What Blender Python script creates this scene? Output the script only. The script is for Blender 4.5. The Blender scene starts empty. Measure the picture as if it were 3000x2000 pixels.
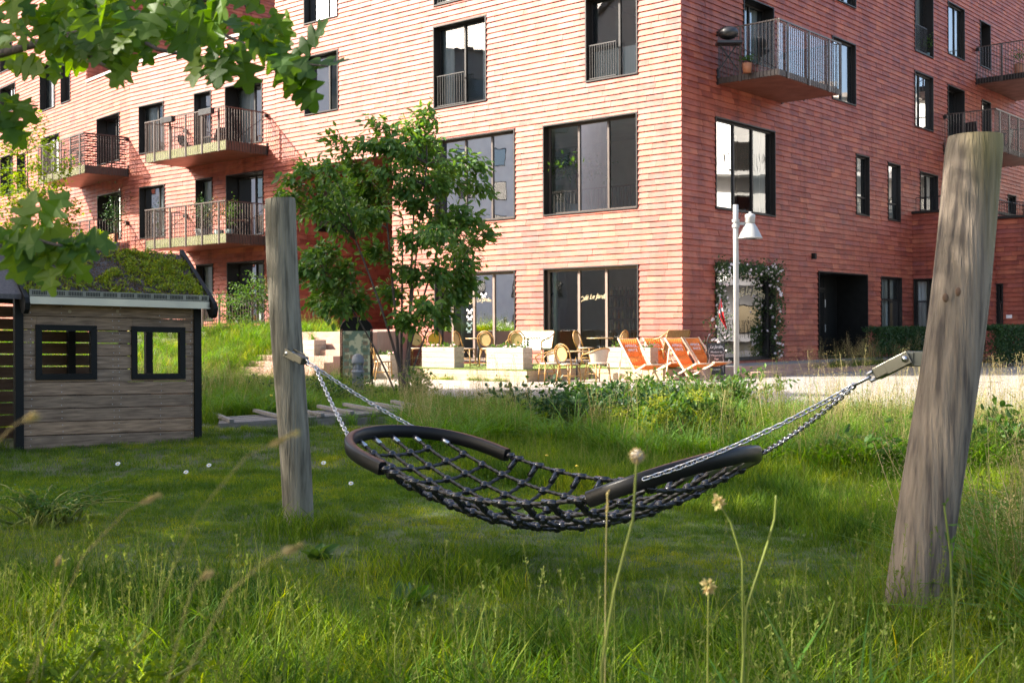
import bpy, bmesh, math, random
import numpy as np
from mathutils import Vector, Matrix
random.seed(11)
rng = np.random.default_rng(7)
SC = bpy.context.scene
COL = SC.collection
# ------------------------------------------------------------------ camera
F, CX, HY, TH, CAM, DC = 3500., 1500., 967., .005, 1.22, 30.5
cd = bpy.data.cameras.new('camera')
cd.sensor_width = 36; cd.lens = F / 3000 * 36; cd.shift_y = -(1000 - HY) / 3000
cd.clip_start = .05; cd.clip_end = 600
cd.dof.use_dof = True; cd.dof.focus_distance = 7.2; cd.dof.aperture_fstop = 8
cam = bpy.data.objects.new('camera', cd); COL.objects.link(cam)
cam.matrix_world = Matrix.Translation((0, 0, CAM)) @ Matrix.Rotation(math.pi / 2, 4, 'X') @ Matrix.Rotation(-TH, 4, 'Z')
SC.camera = cam
# ------------------------------------------------------------------ light
SUN = Vector((2.554, .138, -1.72)).normalized()
world = bpy.data.worlds.new('World'); SC.world = world; world.use_nodes = True
wn = world.node_tree; wn.nodes.clear()
wo = wn.nodes.new('ShaderNodeOutputWorld'); wb = wn.nodes.new('ShaderNodeBackground'); ws = wn.nodes.new('ShaderNodeTexSky')
ws.sky_type = 'NISHITA'; ws.sun_disc = False
ws.sun_elevation = math.asin(-SUN.z); ws.sun_rotation = math.atan2(-SUN.x, -SUN.y)
ws.air_density = .85; ws.dust_density = 4.0; ws.ozone_density = .4
wb.inputs[1].default_value = .13
wn.links.new(ws.outputs[0], wb.inputs[0]); wn.links.new(wb.outputs[0], wo.inputs[0])
sl = bpy.data.lights.new('sun', 'SUN'); sl.energy = 5.0; sl.angle = math.radians(.5); sl.color = (1, .93, .82)
so = bpy.data.objects.new('sun', sl); COL.objects.link(so); so.location = (-30, 0, 30)
so.rotation_euler = SUN.to_track_quat('-Z', 'Y').to_euler()
vs = SC.view_settings; vs.view_transform = 'Standard'; vs.look = 'None'; vs.gamma = 1; vs.use_curve_mapping = False
vs.exposure = 2.0
SC.cycles.use_denoising = True; SC.cycles.denoising_input_passes = 'RGB_ALBEDO_NORMAL'; SC.cycles.denoising_prefilter = 'NONE'; SC.cycles.use_adaptive_sampling = False; SC.cycles.sampling_pattern = 'BLUE_NOISE'; SC.cycles.sample_clamp_indirect = 2.5; SC.cycles.blur_glossy = 1.0; SC.cycles.max_bounces = 6; SC.cycles.transparent_max_bounces = 12; SC.cycles.diffuse_bounces = 3
SC.cycles.glossy_bounces = 3; SC.cycles.caustics_reflective = False; SC.cycles.caustics_refractive = False

# ------------------------------------------------------------------ pixel helpers (direction only; depth from ground or wall)
def ray(px, py):
    dx = px - CX; dy = HY - py
    return ((dx * math.cos(TH) + dy * math.sin(TH)) / F, (-dx * math.sin(TH) + dy * math.cos(TH)) / F)
def pt(px, py, D):
    X, Z = ray(px, py); return Vector((X * D, D, CAM + Z * D))
def gnd(px, py, z=0.):
    X, Z = ray(px, py); D = (z - CAM) / Z; return Vector((X * D, D, z))
def proj(p):
    X = p[0] / p[1]; Z = (p[2] - CAM) / p[1]
    return (CX + F * (X * math.cos(TH) - Z * math.sin(TH)), HY - F * (X * math.sin(TH) + Z * math.cos(TH)))

# ------------------------------------------------------------------ materials
MATS = {}
def newmat(name):
    m = bpy.data.materials.new(name); m.use_nodes = True; m.node_tree.nodes.clear(); MATS[name] = m
    return m, m.node_tree.nodes, m.node_tree.links
def _ramp(N, stops):
    r = N.new('ShaderNodeValToRGB'); e = r.color_ramp.elements
    while len(e) < len(stops): e.new(.5)
    for i, (p, c) in enumerate(stops): e[i].position = p; e[i].color = (*c, 1)
    return r
def _coord(N, Lk, stretch, src='Object', rot=0.):
    tc = N.new('ShaderNodeTexCoord'); mp = N.new('ShaderNodeMapping')
    if rot:
        mp.vector_type = 'TEXTURE'; mp.inputs['Rotation'].default_value = (0, 0, rot); mp.inputs['Scale'].default_value = tuple(1 / x for x in stretch)
    else: mp.inputs['Scale'].default_value = stretch
    Lk.new(tc.outputs[src], mp.inputs[0]); return mp.outputs[0]
def _rand(N, Lk):
    oi = N.new('ShaderNodeObjectInfo'); ge = N.new('ShaderNodeNewGeometry')
    a = N.new('ShaderNodeMath'); a.operation = 'ADD'; f = N.new('ShaderNodeMath'); f.operation = 'FRACT'
    Lk.new(oi.outputs['Random'], a.inputs[0]); Lk.new(ge.outputs['Random Per Island'], a.inputs[1]); Lk.new(a.outputs[0], f.inputs[0])
    return f.outputs[0]
def pmat(name, c1, c2=None, rough=.6, scale=6., stretch=(1, 1, 1), bump=0., bscale=40., metal=0., spec=.5, detail=6., rnd=None, rvar=.0, contrast=(.3, .7), bstretch=None, coat=0., rot=0.):
    """noise-mixed principled; rnd: list of colours picked per piece"""
    m, N, Lk = newmat(name)
    out = N.new('ShaderNodeOutputMaterial'); b = N.new('ShaderNodeBsdfPrincipled'); Lk.new(b.outputs[0], out.inputs[0])
    b.inputs['Roughness'].default_value = rough; b.inputs['Metallic'].default_value = metal
    b.inputs['Specular IOR Level'].default_value = spec; b.inputs['Coat Weight'].default_value = coat
    c2 = c2 or tuple(x * .7 for x in c1)
    co = _coord(N, Lk, stretch, 'Object', rot)
    no = N.new('ShaderNodeTexNoise'); no.inputs['Scale'].default_value = scale; no.inputs['Detail'].default_value = detail
    Lk.new(co, no.inputs['Vector'])
    rp = _ramp(N, [(contrast[0], c1), (contrast[1], c2)]); Lk.new(no.outputs[0], rp.inputs[0]); colour = rp.outputs[0]
    if rnd:
        f = _rand(N, Lk); rr = _ramp(N, [(i / max(1, len(rnd) - 1), c) for i, c in enumerate(rnd)]); Lk.new(f, rr.inputs[0])
        mx = N.new('ShaderNodeMix'); mx.data_type = 'RGBA'; mx.blend_type = 'MULTIPLY'; mx.inputs[0].default_value = 1
        Lk.new(colour, mx.inputs[6]); Lk.new(rr.outputs[0], mx.inputs[7]); colour = mx.outputs[2]
    Lk.new(colour, b.inputs['Base Color'])
    if rvar:
        mr = N.new('ShaderNodeMapRange'); mr.inputs[3].default_value = rough - rvar; mr.inputs[4].default_value = rough + rvar
        Lk.new(no.outputs[0], mr.inputs[0]); Lk.new(mr.outputs[0], b.inputs['Roughness'])
    if bump:
        n2 = N.new('ShaderNodeTexNoise'); n2.inputs['Scale'].default_value = bscale; n2.inputs['Detail'].default_value = 5
        Lk.new(_coord(N, Lk, bstretch or stretch, 'Object', rot), n2.inputs['Vector'])
        bp = N.new('ShaderNodeBump'); bp.inputs['Strength'].default_value = bump; bp.inputs['Distance'].default_value = .02
        Lk.new(n2.outputs[0], bp.inputs['Height']); Lk.new(bp.outputs[0], b.inputs['Normal'])
    return m
def leafmat(name, cols, trans=.45, rough=.5, spec=.25, patch=False):
    m, N, Lk = newmat(name)
    out = N.new('ShaderNodeOutputMaterial'); b = N.new('ShaderNodeBsdfPrincipled'); t = N.new('ShaderNodeBsdfTranslucent'); mx = N.new('ShaderNodeMixShader')
    f = _rand(N, Lk); rp = _ramp(N, [(i / max(1, len(cols) - 1), c) for i, c in enumerate(cols)]); Lk.new(f, rp.inputs[0])
    if patch:
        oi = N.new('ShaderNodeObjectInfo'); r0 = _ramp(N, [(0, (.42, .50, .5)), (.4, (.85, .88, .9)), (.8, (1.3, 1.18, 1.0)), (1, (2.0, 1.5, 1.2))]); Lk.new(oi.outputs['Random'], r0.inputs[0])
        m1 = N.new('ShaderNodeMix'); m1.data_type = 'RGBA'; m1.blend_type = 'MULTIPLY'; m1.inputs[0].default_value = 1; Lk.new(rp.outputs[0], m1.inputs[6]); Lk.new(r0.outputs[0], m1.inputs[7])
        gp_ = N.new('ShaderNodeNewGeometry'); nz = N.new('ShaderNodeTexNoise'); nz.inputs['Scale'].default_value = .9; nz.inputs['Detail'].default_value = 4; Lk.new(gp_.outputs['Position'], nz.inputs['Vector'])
        r9 = _ramp(N, [(.36, (.50, .60, .6)), (.5, (.95, .97, 1)), (.64, (1.75, 1.35, 1.05))]); Lk.new(nz.outputs[0], r9.inputs[0])  # turf tone varies in patches, with yellow sunlit spots mixed into the colour
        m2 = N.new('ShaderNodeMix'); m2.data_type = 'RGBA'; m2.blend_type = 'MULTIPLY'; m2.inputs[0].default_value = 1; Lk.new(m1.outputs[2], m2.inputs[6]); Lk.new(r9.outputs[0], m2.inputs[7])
        class _O: pass
        rp = _O(); rp.outputs = [m2.outputs[2]]
    Lk.new(rp.outputs[0], b.inputs['Base Color']); b.inputs['Roughness'].default_value = rough; b.inputs['Specular IOR Level'].default_value = spec
    hs = N.new('ShaderNodeHueSaturation'); hs.inputs['Hue'].default_value = .485; hs.inputs['Saturation'].default_value = 1.15; hs.inputs['Value'].default_value = 1.5
    Lk.new(rp.outputs[0], hs.inputs['Color']); Lk.new(hs.outputs[0], t.inputs[0])
    mx.inputs[0].default_value = trans; Lk.new(b.outputs[0], mx.inputs[1]); Lk.new(t.outputs[0], mx.inputs[2]); Lk.new(mx.outputs[0], out.inputs[0])
    return m
def glassmat(name, tint=(.93, .97, .95), ior=1.5, boost=1.3, rough=.0, wave=.0):
    m, N, Lk = newmat(name)
    out = N.new('ShaderNodeOutputMaterial'); tr = N.new('ShaderNodeBsdfTransparent'); gl = N.new('ShaderNodeBsdfGlossy'); mx = N.new('ShaderNodeMixShader')
    tr.inputs[0].default_value = (*tint, 1); gl.inputs['Roughness'].default_value = rough
    fr = N.new('ShaderNodeFresnel'); fr.inputs[0].default_value = ior
    mu = N.new('ShaderNodeMath'); mu.operation = 'MULTIPLY'; mu.inputs[1].default_value = boost; mu.use_clamp = True
    Lk.new(fr.outputs[0], mu.inputs[0]); Lk.new(mu.outputs[0], mx.inputs[0]); Lk.new(tr.outputs[0], mx.inputs[1]); Lk.new(gl.outputs[0], mx.inputs[2]); Lk.new(mx.outputs[0], out.inputs[0])
    if wave:
        no = N.new('ShaderNodeTexNoise'); no.inputs['Scale'].default_value = 1.2; Lk.new(_coord(N, Lk, (1, 1, 1)), no.inputs['Vector'])
        bp = N.new('ShaderNodeBump'); bp.inputs['Strength'].default_value = wave; bp.inputs['Distance'].default_value = .02
        Lk.new(no.outputs[0], bp.inputs['Height']); Lk.new(bp.outputs[0], gl.inputs['Normal'])
    return m
def tilemat():
    m, N, Lk = newmat('clay_tile')
    out = N.new('ShaderNodeOutputMaterial'); b = N.new('ShaderNodeBsdfPrincipled'); Lk.new(b.outputs[0], out.inputs[0])
    f = _rand(N, Lk)
    rp = _ramp(N, [(0, (.235, .058, .039)), (.25, (.30, .077, .047)), (.5, (.35, .095, .054)), (.72, (.31, .087, .063)), (.88, (.41, .125, .066)), (1, (.25, .073, .062))]); Lk.new(f, rp.inputs[0])
    co = _coord(N, Lk, (1, 1, 1), 'Generated') if False else None
    ge = N.new('ShaderNodeNewGeometry')
    mp = N.new('ShaderNodeMapping'); mp.inputs['Scale'].default_value = (1, 1, 2.2); Lk.new(ge.outputs['Position'], mp.inputs[0])
    n1 = N.new('ShaderNodeTexNoise'); n1.inputs['Scale'].default_value = 3.0; n1.inputs['Detail'].default_value = 6; Lk.new(mp.outputs[0], n1.inputs['Vector'])
    r1 = _ramp(N, [(.28, (.62, .60, .66)), (.5, (1, 1, 1)), (.75, (1.12, 1.05, 1))]); Lk.new(n1.outputs[0], r1.inputs[0])
    mx = N.new('ShaderNodeMix'); mx.data_type = 'RGBA'; mx.blend_type = 'MULTIPLY'; mx.inputs[0].default_value = .85
    Lk.new(rp.outputs[0], mx.inputs[6]); Lk.new(r1.outputs[0], mx.inputs[7])
    # fine horizontal drag marks
    mp2 = N.new('ShaderNodeMapping'); mp2.inputs['Scale'].default_value = (2, 2, 40); Lk.new(ge.outputs['Position'], mp2.inputs[0])
    n2 = N.new('ShaderNodeTexNoise'); n2.inputs['Scale'].default_value = 2.0; n2.inputs['Detail'].default_value = 4; Lk.new(mp2.outputs[0], n2.inputs['Vector'])
    r2 = _ramp(N, [(.35, (.82, .80, .80)), (.65, (1.1, 1.1, 1.1))]); Lk.new(n2.outputs[0], r2.inputs[0])
    mx2 = N.new('ShaderNodeMix'); mx2.data_type = 'RGBA'; mx2.blend_type = 'MULTIPLY'; mx2.inputs[0].default_value = .7
    Lk.new(mx.outputs[2], mx2.inputs[6]); Lk.new(r2.outputs[0], mx2.inputs[7]); Lk.new(mx2.outputs[2], b.inputs['Base Color'])
    mp3 = N.new('ShaderNodeMapping'); mp3.inputs['Scale'].default_value = (2.2, 2.2, .10); Lk.new(ge.outputs['Position'], mp3.inputs[0])
    n3 = N.new('ShaderNodeTexNoise'); n3.inputs['Scale'].default_value = 1.5; n3.inputs['Detail'].default_value = 7; Lk.new(mp3.outputs[0], n3.inputs['Vector'])
    r3 = _ramp(N, [(.32, (.66, .64, .66)), (.5, (1, 1, 1)), (.7, (1.06, 1.05, 1.04))]); Lk.new(n3.outputs[0], r3.inputs[0])
    mx3 = N.new('ShaderNodeMix'); mx3.data_type = 'RGBA'; mx3.blend_type = 'MULTIPLY'; mx3.inputs[0].default_value = .8
    Lk.new(mx2.outputs[2], mx3.inputs[6]); Lk.new(r3.outputs[0], mx3.inputs[7]); Lk.new(mx3.outputs[2], b.inputs['Base Color'])
    mr = N.new('ShaderNodeMapRange'); mr.inputs[3].default_value = .42; mr.inputs[4].default_value = .68; Lk.new(n1.outputs[0], mr.inputs[0]); Lk.new(mr.outputs[0], b.inputs['Roughness'])
    b.inputs['Specular IOR Level'].default_value = .22
    bp = N.new('ShaderNodeBump'); bp.inputs['Strength'].default_value = .25; bp.inputs['Distance'].default_value = .01
    Lk.new(n2.outputs[0], bp.inputs['Height']); Lk.new(bp.outputs[0], b.inputs['Normal'])
    return m
tilemat()
pmat('wall_backing', (.05, .025, .02), rough=.9)
pmat('dark_metal', (.012, .010, .009), (.018, .015, .013), rough=.5, spec=.3, scale=3)
pmat('bronze_metal', (.055, .040, .033), (.075, .055, .045), rough=.40, scale=4)
pmat('black_paint', (.008, .008, .007), (.012, .012, .011), rough=.55, spec=.15, bump=.1, bscale=80)
pmat('frame_wood', (.16, .11, .085), (.21, .15, .12), rough=.5, stretch=(8, 8, 1), scale=4)
glassmat('glass', (.74, .79, .79), 1.6, 2.2, wave=.05); glassmat('glass_reflective', (.84, .90, .88), 1.9, 1.9, wave=.06)
glassmat('glass_screen', (.82, .86, .86), 2.0, 2.2, wave=.08)
pmat('white_wall', (.46, .455, .44), (.40, .395, .38), rough=.8, scale=1.5)
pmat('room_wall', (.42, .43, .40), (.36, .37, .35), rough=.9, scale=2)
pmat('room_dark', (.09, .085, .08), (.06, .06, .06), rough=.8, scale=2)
pmat('cafe_wall', (.34, .35, .31), (.28, .29, .26), rough=.85, scale=2)
pmat('curtain', (.80, .81, .80), (.68, .70, .70), rough=.9, stretch=(14, 14, .4), scale=3)
pmat('blind', (.74, .76, .73), (.66, .68, .66), rough=.7, stretch=(1, 1, 60), scale=2)
pmat('pale_green_paint', (.40, .50, .38), (.36, .46, .34), rough=.5)
pmat('soffit', (.17, .058, .032), (.11, .036, .022), rough=.42, scale=2.5, rvar=.1)
pmat('pale_board', (.36, .34, .20), (.26, .27, .10), rough=.75, stretch=(1, 1, 3), scale=3)
pmat('coping', (.42, .35, .30), (.36, .30, .26), rough=.6)
pmat('concrete', (.30, .27, .24), (.24, .21, .19), rough=.85, scale=3, bump=.2, bscale=60)
pmat('step_stone', (.40, .25, .185), (.30, .18, .135), rough=.85, scale=4, bump=.4, bscale=50, bstretch=(6, 6, .3))
pmat('asphalt', (.25, .225, .20), (.19, .172, .155), rough=.92, scale=1.3, bump=.35, bscale=160, detail=10, contrast=(.35, .7))
pmat('paving', (.36, .30, .24), (.28, .23, .185), rough=.92, scale=2.2, bump=.3, bscale=120, detail=9)
pmat('soil', (.085, .088, .036), (.055, .066, .022), rough=1, scale=2.2, bump=.6, bscale=60, detail=10)
pmat('mown_grass_ground', (.055, .085, .020), (.095, .105, .042), rough=1, scale=3.5, bump=.7, bscale=90, detail=10)
pmat('grey_wood', (.34, .232, .152), (.130, .084, .053), rough=.8, scale=3.2, stretch=(1.2, 12, 12), bump=.35, bscale=9, bstretch=(1.5, 26, 26), rnd=[(.8, .8, .8), (1.1, 1.05, 1), (.92, .95, .99), (1.25, 1.15, 1.02)], rot=.6435)
pmat('brown_wood', (.17, .10, .058), (.10, .055, .032), rough=.8, scale=2.6, stretch=(1.2, 12, 12), bump=.3, bscale=9, bstretch=(1.5, 26, 26), rnd=[(.8, .8, .8), (1.1, 1.05, 1)], rot=.6435)
pmat('deck_wood', (.21, .195, .175), (.13, .12, .11), rough=.85, scale=3, stretch=(1.2, 14, 14), bump=.3, bscale=9, bstretch=(1.5, 26, 26), rnd=[(.8, .8, .8), (1.1, 1.08, 1.05)])
pmat('pale_pine', (.42, .33, .21), (.32, .24, .145), rough=.7, scale=2.2, stretch=(1, 9, 9), bump=.12, bscale=9, bstretch=(1.5, 26, 26), rnd=[(.92, .92, .92), (1.08, 1.06, 1.04)], rot=-.7069)
pmat('white_pine', (.38, .325, .25), (.28, .23, .17), rough=.65, scale=2.2, stretch=(1, 9, 9), rnd=[(.86, .86, .86), (1.1, 1.08, 1.05)], rot=-.7069)
pmat('zinc', (.42, .40, .33), (.32, .31, .27), rough=.32, metal=.85, scale=3)
pmat('steel', (.52, .52, .54), (.40, .40, .42), rough=.28, metal=1, scale=5)
pmat('steel_dull', (.17, .165, .14), (.12, .12, .10), rough=.38, metal=.9, scale=6)
pmat('galvanised', (.55, .56, .58), (.42, .43, .46), rough=.42, metal=.75, scale=12)
pmat('lamp_white', (.36, .355, .34), (.29, .285, .27), rough=.35, spec=.5)
pmat('rubber', (.007, .007, .008), (.012, .0115, .012), rough=.36, scale=10, spec=.25, bump=.05, bscale=200)
pmat('knot_plastic', (.010, .010, .014), (.016, .016, .02), rough=.16, spec=.6)
pmat('rope', (.010, .0095, .010), (.018, .017, .017), rough=.5, scale=20)
pmat('grey_concrete_paint', (.22, .23, .25), (.18, .19, .21), rough=.8, bump=.15, bscale=120)
pmat('rattan', (.36, .20, .055), (.25, .125, .03), rough=.4, scale=14, stretch=(1, 1, 1))
pmat('cane_weave', (.52, .38, .17), (.38, .26, .10), rough=.6, scale=90, contrast=(.45, .55))
pmat('yellow_weave', (.62, .36, .04), (.50, .27, .02), rough=.6, scale=60)
pmat('beige_weave', (.52, .45, .36), (.42, .36, .28), rough=.7, scale=80, contrast=(.45, .55))
pmat('table_top', (.38, .26, .13), (.30, .20, .10), rough=.35)
pmat('orange_canvas', (.88, .215, .022), (.82, .18, .017), rough=.75, scale=4, bump=.15, bscale=300)
pmat('beech', (.62, .45, .32), (.54, .38, .26), rough=.5, stretch=(2, 2, 2), scale=5)
pmat('chalkboard', (.035, .035, .034), (.055, .055, .053), rough=.85, scale=6)
pmat('chalk', (.82, .82, .80), rough=.9); pmat('gold_print', (.72, .58, .34), rough=.6); pmat('white_print', (.85, .80, .76), rough=.8)
pmat('flag_red', (.62, .018, .022), (.52, .012, .016), rough=.7); pmat('flag_white', (.82, .80, .80), rough=.7)
pmat('artificial_turf', (.13, .19, .028), (.17, .23, .04), rough=.95, scale=30, bump=.8, bscale=220)
pmat('black_plastic', (.018, .018, .020), rough=.4)
pmat('terracotta', (.40, .16, .08), rough=.8); pmat('pot_grey', (.20, .20, .18), (.14, .14, .13), rough=.7, stretch=(1, 1, 30), scale=2)
pmat('pot_teal', (.10, .15, .14), rough=.6); pmat('wicker', (.28, .19, .11), (.16, .10, .055), rough=.8, stretch=(8, 8, 20), scale=4)
pmat('bark', (.11, .082, .066), (.055, .042, .035), rough=.9, scale=8, stretch=(3, 3, .6), bump=.5, bscale=30)
pmat('bark_grey', (.16, .14, .12), (.09, .078, .068), rough=.9, scale=8, stretch=(3, 3, .6), bump=.5, bscale=30)
pmat('stripe_green', (.06, .15, .07), rough=.6); pmat('stripe_white', (.72, .70, .62), rough=.6)
pmat('petal_pink', (.72, .40, .40), (.80, .58, .54), rough=.6, rnd=[(1, 1, 1), (1, .9, .9), (1.05, 1.1, 1.1)])
pmat('petal_white', (.80, .76, .72), (.82, .66, .64), rough=.6, rnd=[(1, 1, 1), (1, .92, .92)])
pmat('petal_magenta', (.55, .05, .22), (.62, .10, .30), rough=.6); pmat('petal_yellow', (.75, .52, .03), rough=.6); pmat('petal_daisy', (.80, .80, .80), rough=.6)
pmat('seed_fluff', (.42, .36, .28), (.26, .21, .16), rough=1, scale=60)
pmat('poster', (.55, .52, .34), (.16, .22, .16), rough=.35, scale=7, detail=2, contrast=(.46, .54))
pmat('poster_picture', (.10, .13, .10), (.36, .26, .18), rough=.35, scale=9, rnd=[(.6, .6, .6), (1.2, 1, .9), (.8, 1, .8), (1, .7, .6)])
pmat('bench_wood', (.40, .18, .07), (.30, .12, .05), rough=.6)
pmat('purple_paint', (.10, .045, .09), rough=.6); pmat('mirror_glass', (.25, .27, .22), rough=.2)
pmat('metal_panel', (.52, .50, .47), (.44, .42, .40), rough=.6, scale=1)
pmat('gravel_roof', (.12, .105, .10), (.075, .065, .07), rough=1, scale=40, bump=.6, bscale=90)
leafmat('leaf_tree', [(.058, .135, .024), (.080, .170, .028), (.105, .195, .032), (.066, .145, .032), (.14, .215, .038)], trans=.45, rough=.42, spec=.4)
leafmat('leaf_oak', [(.040, .10, .012), (.065, .14, .014), (.12, .19, .018), (.05, .11, .022), (.09, .16, .016)], trans=.55, spec=.35)
leafmat('leaf_bright', [(.085, .155, .012), (.12, .185, .015), (.15, .21, .018), (.07, .14, .015)], trans=.5, spec=.12)
leafmat('leaf_shrub', [(.040, .10, .018), (.060, .13, .022), (.085, .155, .026), (.045, .095, .022)], trans=.42)
leafmat('leaf_dark', [(.020, .055, .018), (.030, .07, .02), (.04, .085, .024)], trans=.3, rough=.4)
leafmat('leaf_mantle', [(.26, .28, .03), (.20, .25, .035), (.30, .30, .04)], trans=.4)
leafmat('leaf_rose', [(.045, .085, .03), (.065, .105, .035), (.09, .12, .045)], trans=.35)
leafmat('leaf_autumn', [(.06, .11, .03), (.20, .12, .03), (.32, .12, .03)], trans=.4)
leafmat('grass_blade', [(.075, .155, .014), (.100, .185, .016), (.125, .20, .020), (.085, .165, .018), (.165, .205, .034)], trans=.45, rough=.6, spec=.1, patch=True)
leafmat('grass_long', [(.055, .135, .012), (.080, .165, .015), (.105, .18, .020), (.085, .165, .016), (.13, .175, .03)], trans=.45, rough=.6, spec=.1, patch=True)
leafmat('grass_lush', [(.075, .175, .020), (.10, .21, .026), (.125, .225, .03)], trans=.45, rough=.5, spec=.25)
leafmat('straw', [(.34, .28, .13), (.44, .35, .17), (.26, .25, .09), (.36, .26, .12)], trans=.35, rough=.7, spec=.2)
leafmat('grass_seed', [(.11, .16, .03), (.17, .18, .05), (.09, .15, .022)], trans=.3, rough=.8, spec=.1)
leafmat('stem_green', [(.16, .20, .04), (.22, .23, .05)], trans=.2)
leafmat('sedum', [(.16, .24, .02), (.25, .29, .022), (.11, .17, .025), (.24, .22, .025)], trans=.3)
leafmat('sedum_red', [(.10, .055, .035), (.13, .08, .04), (.07, .06, .03)], trans=.2)
M = MATS

# ------------------------------------------------------------------ mesh helpers
ORG = {}
class MB:
    def __init__(s): s.v = []; s.f = []
    def add(s, vs, fs):
        o = len(s.v); s.v.extend(Vector(p) for p in vs); s.f.extend(tuple(o + i for i in f) for f in fs); return s
    def box(s, x0, x1, y0, y1, z0, z1):
        return s.add([(x0, y0, z0), (x1, y0, z0), (x1, y1, z0), (x0, y1, z0), (x0, y0, z1), (x1, y0, z1), (x1, y1, z1), (x0, y1, z1)],
                     [(0, 3, 2, 1), (4, 5, 6, 7), (0, 1, 5, 4), (1, 2, 6, 5), (2, 3, 7, 6), (3, 0, 4, 7)])
    def hexa(s, p): return s.add(p, [(0, 3, 2, 1), (4, 5, 6, 7), (0, 1, 5, 4), (1, 2, 6, 5), (2, 3, 7, 6), (3, 0, 4, 7)])
    def bar(s, p, q, w, h, up=(0, 0, 1)):
        p = Vector(p); q = Vector(q); d = (q - p).normalized(); up = Vector(up)
        a = d.cross(up)
        if a.length < 1e-4: a = d.cross(Vector((0, 1, 0)))
        a.normalize(); b = a.cross(d).normalized(); a = a * w / 2; b = b * h / 2
        return s.hexa([p - a - b, p + a - b, p + a + b, p - a + b, q - a - b, q + a - b, q + a + b, q - a + b])
    def tube(s, pts, r, n=8, closed=False, cap=True):
        P = [Vector(p) for p in pts]; k = len(P); rs = r if hasattr(r, '__len__') else [r] * k
        T = [((P[(i + 1) % k] - P[i - 1]) if closed else (P[min(i + 1, k - 1)] - P[max(i - 1, 0)])).normalized() for i in range(k)]
        a = T[0].cross(Vector((0, 0, 1)))
        if a.length < .05: a = T[0].cross(Vector((1, 0, 0)))
        a.normalize(); o = len(s.v)
        for i in range(k):
            a = (a - T[i] * a.dot(T[i]))
            if a.length < 1e-5: a = T[i].orthogonal()
            a.normalize(); b = T[i].cross(a)
            for j in range(n):
                t = 2 * math.pi * j / n; s.v.append(P[i] + (a * math.cos(t) + b * math.sin(t)) * rs[i])
        for i in range(k if closed else k - 1):
            for j in range(n):
                i2 = (i + 1) % k; j2 = (j + 1) % n
                s.f.append((o + i * n + j, o + i * n + j2, o + i2 * n + j2, o + i2 * n + j))
        if cap and not closed:
            s.f.append(tuple(o + j for j in range(n))[::-1]); s.f.append(tuple(o + (k - 1) * n + j for j in range(n)))
        return s
    def sweep(s, pts, prof, ups=None, cap=True):
        """prof: list of (a,b) in side/up axes, swept along pts"""
        P = [Vector(p) for p in pts]; k = len(P); n = len(prof); o = len(s.v)
        for i in range(k):
            d = (P[min(i + 1, k - 1)] - P[max(i - 1, 0)]).normalized(); up = Vector(ups[i] if ups else (0, 0, 1))
            a = d.cross(up).normalized(); b = a.cross(d).normalized()
            for (x, y) in prof: s.v.append(P[i] + a * x + b * y)
        for i in range(k - 1):
            for j in range(n):
                j2 = (j + 1) % n; s.f.append((o + i * n + j, o + i * n + j2, o + (i + 1) * n + j2, o + (i + 1) * n + j))
        if cap: s.f.append(tuple(o + j for j in range(n))[::-1]); s.f.append(tuple(o + (k - 1) * n + j for j in range(n)))
        return s
    def lathe(s, prof, c=(0, 0, 0), n=20, axis=None):
        c = Vector(c); o = len(s.v); k = len(prof); Rm = Vector((0, 0, 1)).rotation_difference(Vector(axis)).to_matrix() if axis else Matrix.Identity(3)
        for (r, z) in prof:
            for j in range(n):
                t = 2 * math.pi * j / n; s.v.append(c + Rm @ Vector((r * math.cos(t), r * math.sin(t), z)))
        for i in range(k - 1):
            for j in range(n):
                j2 = (j + 1) % n; s.f.append((o + i * n + j, o + i * n + j2, o + (i + 1) * n + j2, o + (i + 1) * n + j))
        if prof[0][0] > 1e-5: s.f.append(tuple(o + j for j in range(n))[::-1])
        if prof[-1][0] > 1e-5: s.f.append(tuple(o + (k - 1) * n + j for j in range(n)))
        return s
    def ball(s, c, r, n=10, m=7, sq=(1, 1, 1)):
        pr = [(max(1e-6, math.sin(math.pi * i / m)) , -math.cos(math.pi * i / m)) for i in range(m + 1)]
        o = len(s.v); s.lathe([(a * r, b * r) for a, b in pr], (0, 0, 0), n); c = Vector(c)
        for i in range(o, len(s.v)): v = s.v[i]; s.v[i] = Vector((v.x * sq[0], v.y * sq[1], v.z * sq[2])) + c
        return s
    def prism(s, poly, vec):
        n = len(poly); o = len(s.v); vec = Vector(vec); s.v += [Vector(p) for p in poly] + [Vector(p) + vec for p in poly]
        s.f.append(tuple(o + i for i in range(n))); s.f.append(tuple(o + n + i for i in range(n))[::-1])
        for i in range(n): j = (i + 1) % n; s.f.append((o + i, o + j, o + n + j, o + n + i))
        return s
    def quad(s, a, b, c, d): return s.add([a, b, c, d], [(0, 1, 2, 3)])
    def xf(s, m):
        s.v = [m @ p for p in s.v]; return s
    def build(s, name, mat, parent=None, smooth=False, bevel=0., kind=None, weld=False):
        off = ORG.get(parent.name, Vector((0, 0, 0))) if parent else Vector((0, 0, 0))
        me = bpy.data.meshes.new(name); me.from_pydata([tuple(p - off) for p in s.v], [], s.f)
        me.materials.append(M[mat] if isinstance(mat, str) else mat)
        bm = bmesh.new(); bm.from_mesh(me); bmesh.ops.recalc_face_normals(bm, faces=bm.faces); bm.to_mesh(me); bm.free()
        if smooth: me.polygons.foreach_set('use_smooth', [True] * len(me.polygons))
        return link(name, me, parent, bevel, kind)
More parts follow.
